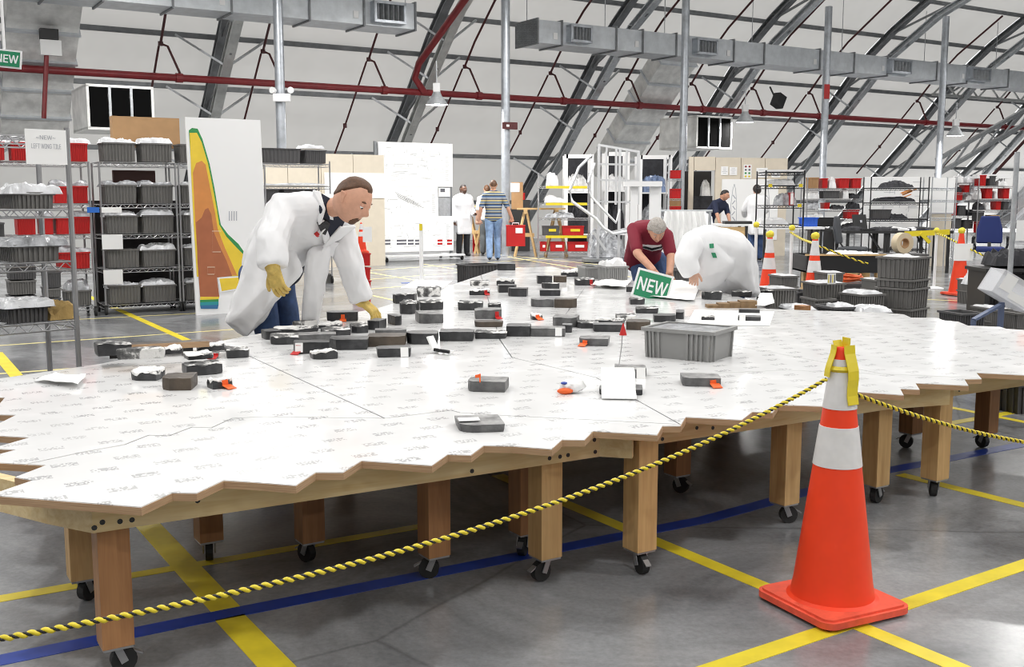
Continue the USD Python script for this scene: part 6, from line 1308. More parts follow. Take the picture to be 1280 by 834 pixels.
a, c = D(633, 262, 25.2), D(648, 227, 25.2); t = thing('cardboard_sheet', 'tall brown cardboard box with a white note standing on the saw-horse table', 'box', (a[0] + .26, a[1] + 1.0, a[2])); B().box((.0, 0, (c[2] - a[2]) / 2), (c[0] - a[0], .3, c[2] - a[2])).to(t, 'carton', 'cardboard'); B().box((-.05, -.153, (c[2] - a[2]) * .8), (.22, .004, .22)).to(t, 'note', 'paper')
for x, y0, y1, d_, m, lab in ((596, 311, 291, 27.0, 'bin_red', 'tall red bin under the left saw-horse table'),): q = fbin(590, 600, 291, 316, 28.2, m, lab, rz=0, z=0.0)
q = fbin(645, 657, 241, 250, 28.5, 'bin_red', 'small red bin high behind the cardboard box', rz=0)
single('shelf_stand', B().box((0, 0, float(q[0][2]) / 2), (.5, .3, float(q[0][2]))), 'table_dark', 'dark cabinet behind the cardboard box carrying a small red bin', 'cabinet', (q[0][0], q[0][1], 0))
# shelf rack with yellow lips
RY_ = 25.0; a, c = D(673, 321, RY_), D(737, 321, RY_); zl = [float(D(700, y, RY_)[2]) for y in (233, 254, 273, 295, 315)]; zt_ = float(D(673, 216, RY_)[2])
rack('wire rack with yellow shelf lips and red bins, left of the alloy frame', (a[0], RY_), 0, c[0] - a[0], .5, zt_, zl, m='chrome', lip=[zl[0], zl[1], zl[3]], casters=False)
for x0, x1, k, m, lab in ((677, 700, 3, 'bin_dark', 'dark bin with a yellow card on the yellow-lipped rack'), (702, 731, 3, 'bin_red', 'red bin with a yellow card, upper row of the yellow-lipped rack'), (674.5, 684, 4, 'bin_red', 'left red bin in the bottom row of the yellow-lipped rack'), (687, 707, 4, 'bin_red', 'middle red bin in the bottom row of the yellow-lipped rack'), (709, 736, 4, 'bin_red', 'right red bin in the bottom row of the yellow-lipped rack')):
    aa, cc = D(x0, 300, RY_), D(x1, 300, RY_); w = cc[0] - aa[0] - .05; t = thing('storage_bin', lab, 'bin', ((aa[0] + cc[0]) / 2, RY_ + .2, zl[k] + .014)); bin_parts(t, w, .32, .22, m, 5); B().box((w * .1, -.172, .12), (w * .45, .004, .06)).to(t, 'card', 'tape_yellow' if k == 3 else 'paper')
for x, k, w, h, m, lab, sd in ((694, 1, .5, .16, 'white_debris', 'white boxes wrapped in film on the yellow-lipped rack', 51), (700, 2, .7, .12, 'bag_grey', 'grey film on the third shelf of the yellow-lipped rack', 52), (690, 0, .3, .3, 'white_debris', 'white wrapped block on top of the yellow-lipped rack', 53)):
    q = D(x, 300, RY_); bag(lab, (q[0], RY_ + .25, zl[k] + .014), 0, w, .34, h, m, sd)
# open display cabinets with dark cloth
def cabinet(x0, x1, yt, yb, y, lab):
    a, c = D(x0, yb, y), D(x1, yt, y); w = c[0] - a[0]; zt_ = float(c[2]); t = thing('display_cabinet', lab, 'cabinet', (a[0], y, 0))
    for x in (0, w):
        B().box((x, 0, zt_ / 2), (.09, .09, zt_)).to(t, 'post', 'white'); B().box((x, .9, zt_ / 2), (.09, .09, zt_)).to(t, 'post', 'white')
    for z in (.12, zt_): B().box((w / 2, 0, z - .05), (w, .09, .1)).to(t, 'rail', 'white')
    B().box((w / 2, .92, zt_ / 2), (w, .02, zt_)).to(t, 'back_cloth', 'dark_debris'); B().box((w / 2, .45, .5), (w, .9, .03)).to(t, 'shelf', 'white'); B().box((w / 2, .45, zt_ * .62), (w, .9, .03)).to(t, 'shelf', 'white'); return a[0], w, zt_
CY_ = 27.0
for x0, x1, yt, lab in ((707, 740, 193, 'left open cabinet of dark cloth and white debris behind the alloy frame'), (757, 785, 190, 'middle open cabinet of dark cloth behind the alloy frame'), (799, 838, 194, 'right open cabinet with blue and white debris behind the white stand')):
    x, w, zt_ = cabinet(x0, x1, yt, 318, CY_, lab)
    bag('pale curved debris on the upper shelf of the ' + lab.split(' of ')[0].split(' with ')[0], (x + w / 2, CY_ + .45, zt_ * .62 + .02), 0, w * .8, .6, .42, 'white_debris' if x0 < 790 else 'blue_film', int(x0))
    bag('dark torn debris on the lower shelf of the ' + lab.split(' of ')[0].split(' with ')[0], (x + w / 2, CY_ + .45, .52), 0, w * .85, .7, .7, 'dark_debris' if x0 < 790 else 'bag_grey', int(x0) + 1)
AY = 23.5
def fx(px): return float(D(px, 300, AY)[0])
def fz(py): return float(D(770, py, AY)[2])
t = thing('alloy_frame', 'tall grey lattice frame of alloy profiles in front of the open cabinets', 'frame', (0, AY, 0))
for px, y0, y1, w in ((747.5, 181, 330, .06), (757, 183, 256, .04), (769, 185, 256, .05), (773.5, 186, 330, .06), (782, 187, 256, .04), (796.5, 190, 256, .06)): B().box((fx(px), 0, (fz(y0) + max(fz(y1), 0)) / 2), (w, .06, fz(y0) - max(fz(y1), 0))).to(t, 'upright', 'alu')
B().bar((fx(746), 0, fz(181)), (fx(798), 0, fz(190)), .05).to(t, 'top_rail', 'alu')
for y in (205, 225, 252): B().bar((fx(746), .02, fz(y)), (fx(798), .02, fz(y + 1)), .04).to(t, 'rail', 'alu')
for k, (xx, y0, y1) in enumerate(((735, 300, 336), (756, 318, 300))): pass
B().tube([(fx(738), -.1, fz(194)), (fx(722), -.2, fz(210)), (fx(711), -.25, fz(238)), (fx(714), -.3, fz(252)), (fx(728), -.3, fz(262)), (fx(742), -.3, fz(272)), (fx(752), -.3, fz(284)), (fx(765), -.3, fz(292)), (fx(786), -.3, fz(288))], .035, 8).to(t, 'bent_tube', 'alu')
B().tube([(fx(742), -.1, fz(204)), (fx(734), -.2, fz(228)), (fx(738), -.2, fz(246)), (fx(752), -.3, fz(262)), (fx(768), -.3, fz(278)), (fx(773), -.2, fz(262))], .03, 8).to(t, 'bent_tube', 'alu')
B().bar((fx(741), -.2, fz(290)), (fx(756), -.2, fz(312)), .10, .05).to(t, 'strut', 'alu'); B().bar((fx(760), -.2, fz(291)), (fx(800), -.2, fz(281)), .10, .05).to(t, 'strut', 'alu'); B().box((fx(762), 0, .06), (1.2, .8, .06)).to(t, 'base', 'truss')
bag('grey heap of torn sheet metal inside the foot of the alloy frame', (fx(760), AY + .35, .1), 0, .8, .6, .6, 'bag_grey', 71)
WY = 21.0; t = thing('white_stand', 'white painted steel stand with a flat head behind the red polo shirt', 'stand', (0, WY, 0)); gx = lambda px: float(D(px, 250, WY)[0]); gz = lambda py: float(D(800, py, WY)[2])
B().box((gx(803), 0, gz(230)), (gx(826) - gx(780), .35, .10)).to(t, 'head_plate', 'white')
for x0, x1 in ((788, 797), (812, 826)): B().box(((gx(x0) + gx(x1)) / 2, 0, gz(232) / 2), (gx(x1) - gx(x0), .12, gz(232))).to(t, 'column', 'white')
B().box((gx(806), 0, .04), (1.1, .6, .08)).to(t, 'foot_plate', 'white')
# red and tan bins in the gap before the partition
for k, (yt, yb, m) in enumerate(((213, 223, 'bin_red'), (236, 248, 'bin_red'), (248, 258, 'cardboard'), (258, 268, 'bin_red'))):
    q = fbin(838, 852, yt, yb, 25.5, m, ('top', 'second', 'third', 'fourth')[k] + (' red' if m == 'bin_red' else ' tan') + ' box in the gap left of the beige booth', rz=0)
rack('narrow rack in the gap left of the beige booth', (float(D(836, 260, 25.4)[0]), 25.4), 0, float(D(853, 260, 25.4)[0] - D(836, 260, 25.4)[0]), .5, 2.4, [float(D(840, y, 25.4)[2]) for y in (223.5, 248.5, 268.5)], m='steel', casters=False)
# beige booth
BY = 26.2; bx = lambda px: float(D(px, 240, BY)[0]); bz = lambda py: float(D(920, py, BY)[2])
t = thing('beige_booth', 'beige booth wall with a doorway and pinned papers behind the work table', 'partition', (0, BY, 0))
for x0, x1, z0, z1 in ((860, 866.5, 0, bz(196)), (893, 925, 0, bz(197)), (925, 955, 0, bz(197.5)), (955, 983, 0, bz(198)), (866.5, 893, bz(213), bz(196))): B().box(((bx(x0) + bx(x1)) / 2, 0, (z0 + z1) / 2), (bx(x1) - bx(x0) - .012, .1, z1 - z0)).to(t, 'panel', 'beige')
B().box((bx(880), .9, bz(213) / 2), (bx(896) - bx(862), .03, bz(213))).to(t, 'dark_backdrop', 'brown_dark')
bag('white and brown torn pieces hanging in the doorway of the beige booth', (bx(886), BY + .5, bz(245)), 0, .22, .3, .4, 'white_debris', 81); single('doorway_stool', B().box((0, 0, bz(245) / 2), (.5, .4, bz(245))), 'dark_debris', 'dark stand in the doorway of the beige booth', 'stand', (bx(881), BY + .5, 0))
def pin(x0, x1, yt, yb, lab, m='paper', kind=None):
    t = thing('pinned_sheet', lab, 'paper', ((bx(x0) + bx(x1)) / 2, BY - .06, (bz(yt) + bz(yb)) / 2)); w, h = bx(x1) - bx(x0), bz(yt) - bz(yb); B().box((0, 0, 0), (w, .004, h)).to(t, 'sheet', m); r = np.random.default_rng(int(x0))
    if kind == 'lines':
        for k in range(4): B().box((0, -.003, h * (.3 - .2 * k)), (w * r.uniform(.4, .75), .002, h * .05)).to(t, 'text_line', 'ink_pale')
    if kind == 'grid':
        for k in range(8): B().box(((k % 2 - .5) * w * .45, -.003, h * (.36 - .24 * (k // 2))), (w * .25, .002, h * .13)).to(t, 'colour_chip', ('pipe_red', 'ink', 'map_green', 'tape_yellow')[k // 2])
    if kind == 'outline':
        for cx in (-.28, .30):
            g = [(cx - .05, -.42), (cx - .05, .1), (cx - .025, .33), (cx, .42), (cx + .025, .33), (cx + .05, .1), (cx + .05, -.42), (cx - .05, -.42)]; b = B()
            for p_, q_ in zip(g[:-1], g[1:]): b.bar((p_[0] * w, -.004, p_[1] * h), (q_[0] * w, -.004, q_[1] * h), .013, .002, up=(0, 1, 0))
            b.to(t, 'drawn_outline', 'ink_pale')
            for k in range(7): B().bar(((cx + (-.03 if k % 2 else .03)) * w, -.004, (-.36 + .09 * k) * h), ((cx + (.02 if k % 2 else -.02)) * w, -.004, (-.30 + .09 * k) * h), .025, .002, up=(0, 1, 0)).to(t, 'drawn_mark', 'ink_pale')
pin(900, 909, 208, 219, 'left of two small sheets pinned at the top of the beige booth', kind='lines'); pin(910.5, 920, 209, 219, 'right of two small sheets pinned at the top of the beige booth', kind='lines'); pin(928, 938, 206, 223, 'small sheet of coloured chips pinned on the beige booth', kind='grid'); pin(944, 958, 210, 222, 'small note near the right end of the beige booth', kind='lines'); pin(963, 974, 215, 222, 'tiny note at the right end of the beige booth', kind='lines'); pin(901.5, 972, 224, 300, 'large white poster with two pointed blue outlines on the beige booth', kind='outline')
# work table below it
TY = 23.2; tx = lambda px: float(D(px, 282, TY)[0]); tz = float(D(900, 280, TY)[2]); t = thing('work_table', 'white-covered work table on which the man in navy leans', 'table', (0, TY, 0)); B().box(((tx(868) + tx(933)) / 2, .2, tz - .02), (tx(933) - tx(868), .8, .04)).to(t, 'tabletop', 'white')
for x in (870, 931):
    for y in (-.15, .55): B().box((tx(x), y, (tz - .04) / 2), (.06, .06, tz - .04)).to(t, 'leg', 'table_dark')
B().box(((tx(868) + tx(931)) / 2, -.16, tz - .2), (tx(931) - tx(868), .03, .28)).to(t, 'skirt', 'plywood')
bag('heap of white paper at the left end of the work table', (tx(876), TY + .1, tz + .002), 0, .5, .5, .22, 'coat_white', 83); single('dark_tray', B().box((0, 0, .03), (.6, .3, .06)), 'table_dark', 'dark tray with papers on the work table', 'tray', (tx(922), TY + .05, tz + .001))
n_, v, f = 24, [], []
for sgn in (1, -1):
    for i in range(n_ + 1):
        x = (i / n_ - .5) * .9
        for z in (.38, .1, -.15, -.42): v.append((x + .02 * math.sin(z * 9 + x * 5), .05 * math.sin(x * 23 + z * 2) * (.5 - z) + .03 * math.sin(x * 51) - sgn * .006, z + .03 * math.sin(x * 13) * (z < -.3)))
m4 = (n_ + 1) * 4
for i in range(n_):
    for j in range(3): a_ = i * 4 + j; f += [(a_, a_ + 4, a_ + 5), (a_, a_ + 5, a_ + 1), (m4 + a_, m4 + a_ + 5, m4 + a_ + 4), (m4 + a_, m4 + a_ + 1, m4 + a_ + 5)]
single('white_drape', trimesh.Trimesh(np.array(v), np.array(f), process=False), 'paper', 'white cloth hung over a rail between the red polo shirt and the booth', 'cloth', D(856, 287, 22.0), 8, smooth=50)
p = D(856, 287, 22.0); single('cloth_rail', B().cyl((-.6, 0, .38), (.6, 0, .38), .03).cyl((-.55, 0, .38), (-.55, 0, -p[2]), .03).cyl((.55, 0, .38), (.55, 0, -p[2]), .03), 'steel', 'steel rail carrying the white cloth', 'rail', p + np.array([0, .08, 0]), 8)
# ------------------------------------------------------------------ right-hand side: work desk, chairs, racks
def X(px, y): return float(D(px, 300, y)[0])
def Zp(py, y, px=1100): return float(D(px, py, y)[2])
DY = 20.0; zt_ = Zp(288.5, DY)
t = thing('work_desk', 'long dark folding desk littered with papers at right', 'desk', (0, DY, 0)); x0, x1 = X(1056, DY), X(1190, DY); B().box(((x0 + x1) / 2, .35, zt_ - .025), (x1 - x0, .8, .05)).to(t, 'desktop', 'table_dark')
for px in (1060, 1107, 1111, 1152, 1186):
    for y in (.02, .68): B().box((X(px, DY), y, (zt_ - .05) / 2), (.05, .05, zt_ - .05)).to(t, 'leg', 'table_dark')
for pa, pb in ((1087, 1103), (1127, 1113), (1146, 1156)): B().bar((X(pa, DY), .05, zt_ - .05), (X(pb, DY), .05, zt_ - .38), .03).to(t, 'brace', 'table_dark')
t = thing('side_desk', 'dark desk end with a black monitor left of the office chair', 'desk', (0, 20.6, 0)); x0, x1 = X(1018, 20.6), X(1045, 20.6); z_ = Zp(287, 20.6); B().box(((x0 + x1) / 2, .3, z_ - .02), (x1 - x0, .7, .04)).to(t, 'desktop', 'table_dark')
for x in (x0 + .05, x1 - .05): B().box((x, .3, (z_ - .04) / 2), (.05, .6, z_ - .04)).to(t, 'side_panel', 'table_dark')
t = thing('monitor', 'black monitor on the dark desk end', 'monitor', (X(1033, 20.6), 20.8, z_ + .003)); h = Zp(272, 20.6) - z_; B().box((0, 0, h * .6), (.42, .05, h * .75)).to(t, 'screen', 'black'); B().box((0, .03, .12), (.06, .04, .22)).to(t, 'neck', 'table_dark'); B().box((0, .02, .008), (.22, .18, .016)).to(t, 'foot', 'table_dark')
t = thing('laptop', 'open black laptop on the left half of the long desk', 'laptop', (X(1086, DY), DY + .2, zt_ + .002), 25); B().box((0, 0, .012), (.34, .24, .024)).to(t, 'keyboard', 'black'); B().box((0, .17, .16), (.34, .016, .28), R=RX(-12)).to(t, 'screen', 'black'); B().box((.02, .155, .17), (.05, .004, .05), R=RX(-12)).to(t, 'pale_emblem', 'ink_pale')
for i, (px, w, h, m, lab) in enumerate(((1072, .35, .06, 'dark_debris', 'dark tools at the left end of the long desk'), (1112, .5, .08, 'dark_debris', 'dark parts behind the laptop on the long desk'), (1133, .55, .07, 'white_debris', 'pale and dark papers in the middle of the long desk'), (1158, .6, .06, 'dark_debris', 'dark cables at the right of the long desk'))): bag(lab, (X(px, DY), DY + .3, zt_ + .001), 0, w, .4, h, m, 200 + i)
single('yellow_tape_wrap', B().bar((X(1140, 19.5), 0, zt_ - .06), (X(1197, 19.5), 0, zt_ - .02), .03, .10).bar((X(1160, 19.5), -.02, zt_ - .04), (X(1172, 19.5), -.02, zt_ - .22), .03, .07), 'tape_yellow', 'yellow barrier tape tied along the right end of the long desk', 'tape', (0, 19.88, 0))
def office_chair(lab, p, rz, m, arms):
    t = thing('office_chair', lab, 'office chair', p, rz)
    for k in range(5):
        a = math.radians(72 * k); e = (math.cos(a) * .28, math.sin(a) * .28, .085); l = B().bar((0, 0, .12), e, .05, .035).to(t, 'base_arm', 'black'); B().cyl((e[0] - .02, e[1], .035), (e[0] + .02, e[1], .035), .035, 10).box((e[0], e[1], .07), (.02, .03, .04)).to(l, 'caster', 'rubber')
    B().cyl((0, 0, .1), (0, 0, .46), .03, 10).to(t, 'gas_lift', 'dark_metal')
    s = trimesh.Trimesh(*[np.array(q) for q in (lambda k: (k.vert_properties[:, :3], k.tri_verts))(MF.batch_hull([ball((x, y, z), .035, 10) for x in (-.21, .21) for y in (-.2, .2) for z in (.48, .50)]).to_mesh())], process=False); part(t, 'seat', s, m, 40)
    k = MF.batch_hull([ball((x, y + (.02 if abs(x) > .1 else .05), z), .03, 10) for x in (-.19, -.08, .08, .19) for y, z in ((.22, .62), (.27, .85))] + [ball((x, .30, 1.06), .03, 10) for x in (-.13, .13)]).to_mesh(); part(t, 'backrest', (k.vert_properties[:, :3], k.tri_verts), m, 40)
    B().bar((0, .12, .45), (0, .28, .70), .06, .02).to(t, 'back_bracket', 'black')
    if arms:
        for sx in (-1, 1): B().tube([(sx * .24, .1, .46), (sx * .29, .1, .52), (sx * .29, .08, .70), (sx * .28, .0, .72), (sx * .28, -.18, .71), (sx * .28, -.2, .6), (sx * .24, -.1, .47)], .02, 6).to(t, 'armrest', 'black')
office_chair('black office chair turned sideways in front of the long desk', np.array([X(1066, 19.2), 19.2, 0]), 62, 'chair_black', False)
office_chair('dark blue office chair with armrests at the right end of the desk', np.array([X(1238, 19.2), 19.2, 0]), -20, 'chair_blue', True)
# boards and rack behind the desk
BW = 22.6; t = thing('poster_board', 'large white board with faint drawings behind the long desk', 'board', (0, BW, 0)); x0, x1 = X(1078, BW), X(1146, BW); zb_, zc_ = Zp(285, BW), Zp(221, BW); B().box(((x0 + x1) / 2, 0, zc_ / 2), (x1 - x0, .04, zc_)).to(t, 'board', 'film_white')
rr_ = np.random.default_rng(5); b = B()
for k in range(46): q = rr_.uniform([x0 + .2, zb_ + .1], [x1 - .1, zc_ - .1]); dx, dz = (rr_.uniform(.05, .3), 0) if k % 2 else (0, rr_.uniform(.02, .1)); b.bar((q[0], -.022, q[1]), (q[0] + dx + .01, -.022, q[1] + dz), .008, .002, up=(0, 1, 0))
b.to(t, 'line_work', 'ink_pale', kind='stuff')
for k in range(6): q = rr_.uniform([X(1119, BW), Zp(252, BW)], [X(1134, BW), Zp(240, BW)]); B().bar((q[0], -.023, q[1]), (q[0] + .2, -.023, q[1] + .08), .02, .002, up=(0, 1, 0)).to(t, 'orange_mark', 'map_orange')
t = thing('poster_board', 'white hanging sheets over a beige panel right of the desk rack', 'board', (0, BW - .6, 0)); x0, x1 = X(1160, BW - .6), X(1190, BW - .6); B().box(((x0 + x1) / 2, 0, Zp(245, BW)), (x1 - x0, .02, Zp(223, BW) - Zp(267, BW))).to(t, 'sheet', 'paper'); B().box(((x0 + x1) / 2, .03, Zp(225, BW) / 2), (x1 - x0 - .06, .04, Zp(225, BW))).to(t, 'panel', 'beige')
for y_ in (236, 252, 266): B().box(((x0 + x1) / 2, -.012, Zp(y_, BW)), (x1 - x0, .004, .015)).to(t, 'fold', 'ink_pale')
KY = 21.2; x0, x1 = X(1086, KY), X(1192, KY); rack('dark wire rack behind the long desk carrying black mats', (x0, KY), 0, X(1158, KY) - x0, .45, Zp(221, KY), [Zp(y, KY) for y in (235, 253.5, 274, 312)], m='dark_metal', casters=False, solid=True)
rack('pale wire rack right of the black mats, before the hanging sheets', (X(1162, KY), KY), 0, x1 - X(1162, KY), .45, Zp(221, KY), [Zp(y, KY) for y in (235, 250, 273)], m='steel', casters=False)
for px, yy, w, h, lab, sd in ((1122, 234.5, .62, .12, 'black mat lying on the top shelf of the desk rack', 1), (1118, 253, .8, .1, 'black mat on the second shelf of the desk rack', 2), (1123, 273.5, .35, .1, 'black sheet on the third shelf of the desk rack', 3)): bag(lab, (X(px, KY), KY + .22, Zp(yy, KY) + .008), 0, w, .4, h, 'dark_debris', 230 + sd)
q = fbin(1091, 1115, 262, 273.5, KY + .05, 'bin_dark', 'black bin on the third shelf of the desk rack', rz=0, z=Zp(274, KY) + .01)
# tape roll, black crate on pallets, coil
p = np.array([X(1128, 15.6), 15.6, Zp(317, 15.6)]); t = thing('tape_roll', 'large cream-coloured roll of tape standing behind the tall bin stack', 'tape roll', (p[0], p[1], p[2])); r0 = .155; B().lathe([(.075, -.06), (r0, -.06), (r0, .06), (.075, .06), (.075, -.06)], n=32).move(RX(90) @ np.eye(3)).move(RZ(20), (0, 0, r0)).to(t, 'roll', 'tape_roll', 35); B().lathe([(.065, -.062), (.078, -.062), (.078, .062), (.065, .062), (.065, -.062)], n=24).move(RX(90)).move(RZ(20), (0, 0, r0)).to(t, 'core', 'cardboard', 35)
B_ = thing('low_box', 'low grey box under the roll of tape', 'box', (p[0], p[1], 0)); B().box((0, 0, p[2] / 2), (.6, .4, p[2])).to(B_, 'body', 'bin_dark'); B().box((0, 0, p[2] - .012), (.64, .44, .022)).to(B_, 'lid', 'bin_dark')
CYY = 14.4; x0, x1 = X(1009, CYY), X(1107, CYY); za, zb_ = Zp(341, CYY), Zp(320, CYY)
t = thing('black_crate', 'long open black crate on pallets behind the floor bins', 'crate', ((x0 + x1) / 2, CYY + .4, za)); L_ = x1 - x0; H_ = zb_ - za
for s in (-1, 1): B().box((0, s * .4, H_ / 2), (L_, .03, H_)).to(t, 'side', 'black'); B().box((s * (L_ / 2 - .015), 0, H_ / 2), (.03, .8, H_)).to(t, 'end', 'black')
B().box((0, 0, .012), (L_, .8, .02)).to(t, 'bottom', 'black'); B().box((0, -.40, H_ + .012), (L_ + .03, .06, .022)).to(t, 'rim_board', 'plywood')
t2 = thing('pallet', 'wooden pallet under the long black crate', 'pallet', ((x0 + x1) / 2 + .1, CYY + .4, 0)); 
for k in range(3): B().box((0, -.36 + .36 * k, .05 + .0), (L_ * .9, .09, .10)).to(t2, 'runner', 'plywood')
for k in range(7): B().box((-L_ * .4 + k * L_ * .8 / 6, 0, .112), (.12, .84, .02)).to(t2, 'slat', 'plywood')
n_ = max(1, int((za - .13) / .13)); 
for j in range(2):
    for k in range(3): B().box((-L_ * .38 + k * L_ * .38, (j - .5) * .7, (.124 + za) / 2), (.14, .12, za - .126)).to(t2, 'block', 'plywood')
bag('white papers spread on the rim of the black crate', ((x0 + x1) / 2 + .2, CYY + .3, zb_ - .02), 0, .7, .5, .07, 'white_debris', 240)
cq = D(1067, 354, 12.9); t = thing('cable_coil', 'orange cable coil heaped left of the tall bin stack', 'cable', (cq[0], cq[1] + .12, cq[2])); g = np.linspace(0, 7 * 2 * np.pi, 150); B().tube(np.stack([(.13 + .015 * np.sin(g * .37)) * np.cos(g), (.10 + .012 * np.cos(g * .53)) * np.sin(g), .02 + .010 * g / 6.28 + .015 * np.sin(g * 1.3)], 1), .011, 6).to(t, 'cable', 'coil_orange', True)
t = thing('low_box', 'low dark box carrying the orange cable coil', 'box', (cq[0], cq[1] + .12, 0)); B().box((0, 0, (cq[2] - .024) / 2), (.5, .4, cq[2] - .024)).to(t, 'body', 'bin_dark'); B().box((0, 0, cq[2] - .013), (.53, .43, .022)).to(t, 'lid', 'bin_dark')
# shelving between the booth and the desk
SYY = 16.8; x0 = X(955, SYY); rack('dark post rack with yellow tags behind the left rear cone', (x0, SYY), 0, X(1003, SYY) - x0, .6, Zp(213, SYY), [Zp(y, SYY) for y in (215, 232, 257, 281)], m='dark_metal', casters=False)
for px, py, lab in ((963, 232, 'upper left yellow tag on the dark post rack'), (1001, 232, 'upper right yellow tag on the dark post rack'), (999.5, 257, 'middle yellow tag on the dark post rack')): q = D(px, py, SYY - .03); single('yellow_tag', B().box((0, 0, 0), (.06, .005, .05)), 'tape_yellow', lab, 'tag', q)
single('white_board', B().box((0, 0, 0), (X(1004, SYY) - x0, .55, .03)), 'white', 'white board on top of the dark post rack', 'board', (x0 + (X(1004, SYY) - x0) / 2, SYY + .3, Zp(215, SYY) + .022))
for i, (px, yy, w, h, m, lab) in enumerate(((978, 232, .4, .12, 'white_debris', 'pale papers on the second shelf of the dark post rack'), (985, 257, .3, .2, 'bag_grey', 'grey parts on the third shelf of the dark post rack'), (970, 281, .45, .12, 'coat_white', 'white cloth on the lowest shelf of the dark post rack'))): bag(lab, (X(px, SYY), SYY + .3, Zp(yy, SYY) + .006), 0, w, .4, h, m, 250 + i)
t = thing('red_binder', 'small red binder on the third shelf of the dark post rack', 'binder', (X(989, SYY), SYY + .12, Zp(257, SYY) + .006)); B().box((0, 0, .1), (.06, .15, .2)).to(t, 'cover', 'bin_red'); B().box((.0, -.01, .1), (.045, .15, .18)).to(t, 'pages', 'paper')
q = D(1010, 283, 19.0); t = thing('storage_bin', 'blue box on the white table beside the dark post rack', 'bin', (q[0], q[1], q[2])); bin_parts(t, .26, .3, .16, 'blue_bin', 4)
t = thing('white_table', 'white table end carrying the blue box', 'table', (q[0] - .35, q[1], 0)); B().box((0, 0, q[2] - .022), (1.1, .7, .04)).to(t, 'tabletop', 'white')
for sx in (-.5, .5):
    for sy in (-.3, .3): B().box((sx, sy, (q[2] - .04) / 2), (.04, .04, q[2] - .04)).to(t, 'leg', 'table_dark')
# rack with red bins in the right background
def loaded_rack(tag_, x0, x1, y, rows, items, top, m='wire_grey'):
    zr = [Zp(r, y, 1200) for r in rows]; xa = X(x0, y); rack('wire rack of mixed bins %s' % tag_, (xa, y), 0, X(x1, y) - xa, .5, Zp(top, y, 1200), zr, m=m, casters=False)
    for i, (r, a, c, h, mm, what) in enumerate(items):
        xa, xb = X(a, y), X(c, y); lab = '%s %s' % (what, tag_)
        if mm in ('bag', 'bag_grey', 'dark_debris', 'white_debris'): bag(lab, ((xa + xb) / 2, y + .24, zr[r] + .012), 0, xb - xa, .36, h, mm, int(a * 7 + r))
        else: t = thing('storage_bin', lab, 'bin', ((xa + xb) / 2, y + .24, zr[r] + .012)); bin_parts(t, max(xb - xa - .05, .1), .34, h, mm, 5)
loaded_rack('left of the white board', 1007, 1077, 23.6, (236, 249, 262, 274, 288), [(0, 1010, 1023, .24, 'cardboard', 'tan box, top shelf'), (0, 1026, 1034, .22, 'bin_red', 'narrow red bin, top shelf'), (0, 1035, 1044, .24, 'white_debris', 'white packet, top shelf'), (0, 1047, 1061, .22, 'bin_red', 'left of two wide red bins, top shelf'), (0, 1063, 1076, .22, 'bin_red', 'right of two wide red bins, top shelf'),
   (1, 1008, 1024, .16, 'white_debris', 'white papers, second shelf'), (1, 1027, 1050, .18, 'bin_dark', 'dark bin, second shelf'), (1, 1053, 1060, .2, 'white_debris', 'white packet, second shelf'), (1, 1063, 1074, .14, 'dark_debris', 'dark parts, second shelf'), (2, 1010, 1024, .14, 'bag_grey', 'grey parts, third shelf'), (2, 1031, 1036, .14, 'bin_red', 'tiny red box, third shelf'), (2, 1040, 1056, .12, 'dark_debris', 'dark parts, third shelf'), (2, 1062, 1075, .16, 'dark_debris', 'black parts, third shelf'),
   (3, 1009, 1030, .14, 'white_debris', 'white parts, fourth shelf'), (3, 1058, 1075, .2, 'bin_red', 'red bin, fourth shelf'), (4, 1056, 1074, .16, 'dark_debris', 'black parts, lowest shelf')], 222)
IT1 = [(0, 1192, 1203, .2, 'white_debris', 'white packet, top shelf'), (0, 1206, 1217, .16, 'bag', 'white film, top shelf'), (1, 1191, 1201, .14, 'dark_debris', 'dark parts, second shelf'), (1, 1204, 1210, .18, 'bin_red', 'small red bin, second shelf'), (1, 1212, 1218, .14, 'bag', 'white film, second shelf'), (2, 1191, 1203, .2, 'bin_red', 'wide red bin, third shelf'), (2, 1206, 1217, .16, 'white_debris', 'white packet, third shelf'),
   (3, 1190.5, 1195, .3, 'bin_red', 'tall narrow red bin, fourth shelf'), (3, 1197, 1208, .24, 'bin_dark', 'dark bin, fourth shelf'), (3, 1209, 1218, .18, 'dark_debris', 'dark parts, fourth shelf'), (4, 1191, 1203, .24, 'bin_dark', 'left dark bin, lowest shelf'), (4, 1205, 1218, .2, 'bin_dark', 'right dark bin, lowest shelf')]
loaded_rack('right of the hanging sheets', 1190, 1219, 26.0, (229, 241, 251, 270, 286), IT1, 221)
IT2 = [(0, 1222, 1231, .26, 'bin_red', 'red bin, top shelf'), (0, 1234, 1243, .24, 'bin_dark', 'dark bin, top shelf'), (0, 1246, 1258, .2, 'white_debris', 'white boxes, top shelf'), (1, 1221, 1226, .2, 'white_debris', 'white packet, second shelf'), (1, 1230, 1240, .26, 'bin_red', 'left red bin, second shelf'), (1, 1242, 1246, .2, 'white_debris', 'white card, second shelf'), (1, 1252, 1261, .26, 'bin_red', 'right red bin, second shelf'), (2, 1221, 1230, .2, 'dark_debris', 'dark parts, third shelf'), (2, 1232, 1238, .2, 'white_debris', 'white packet, third shelf'), (2, 1244, 1251, .22, 'bin_red', 'red bin, third shelf'), (2, 1253, 1261, .2, 'bin_dark', 'dark bin, third shelf'),
   (3, 1221, 1231, .24, 'bin_dark', 'dark bin, fourth shelf'), (3, 1238, 1250, .14, 'cardboard', 'tan box, fourth shelf'), (4, 1224, 1233, .3, 'bin_red', 'red bin, lowest shelf')]
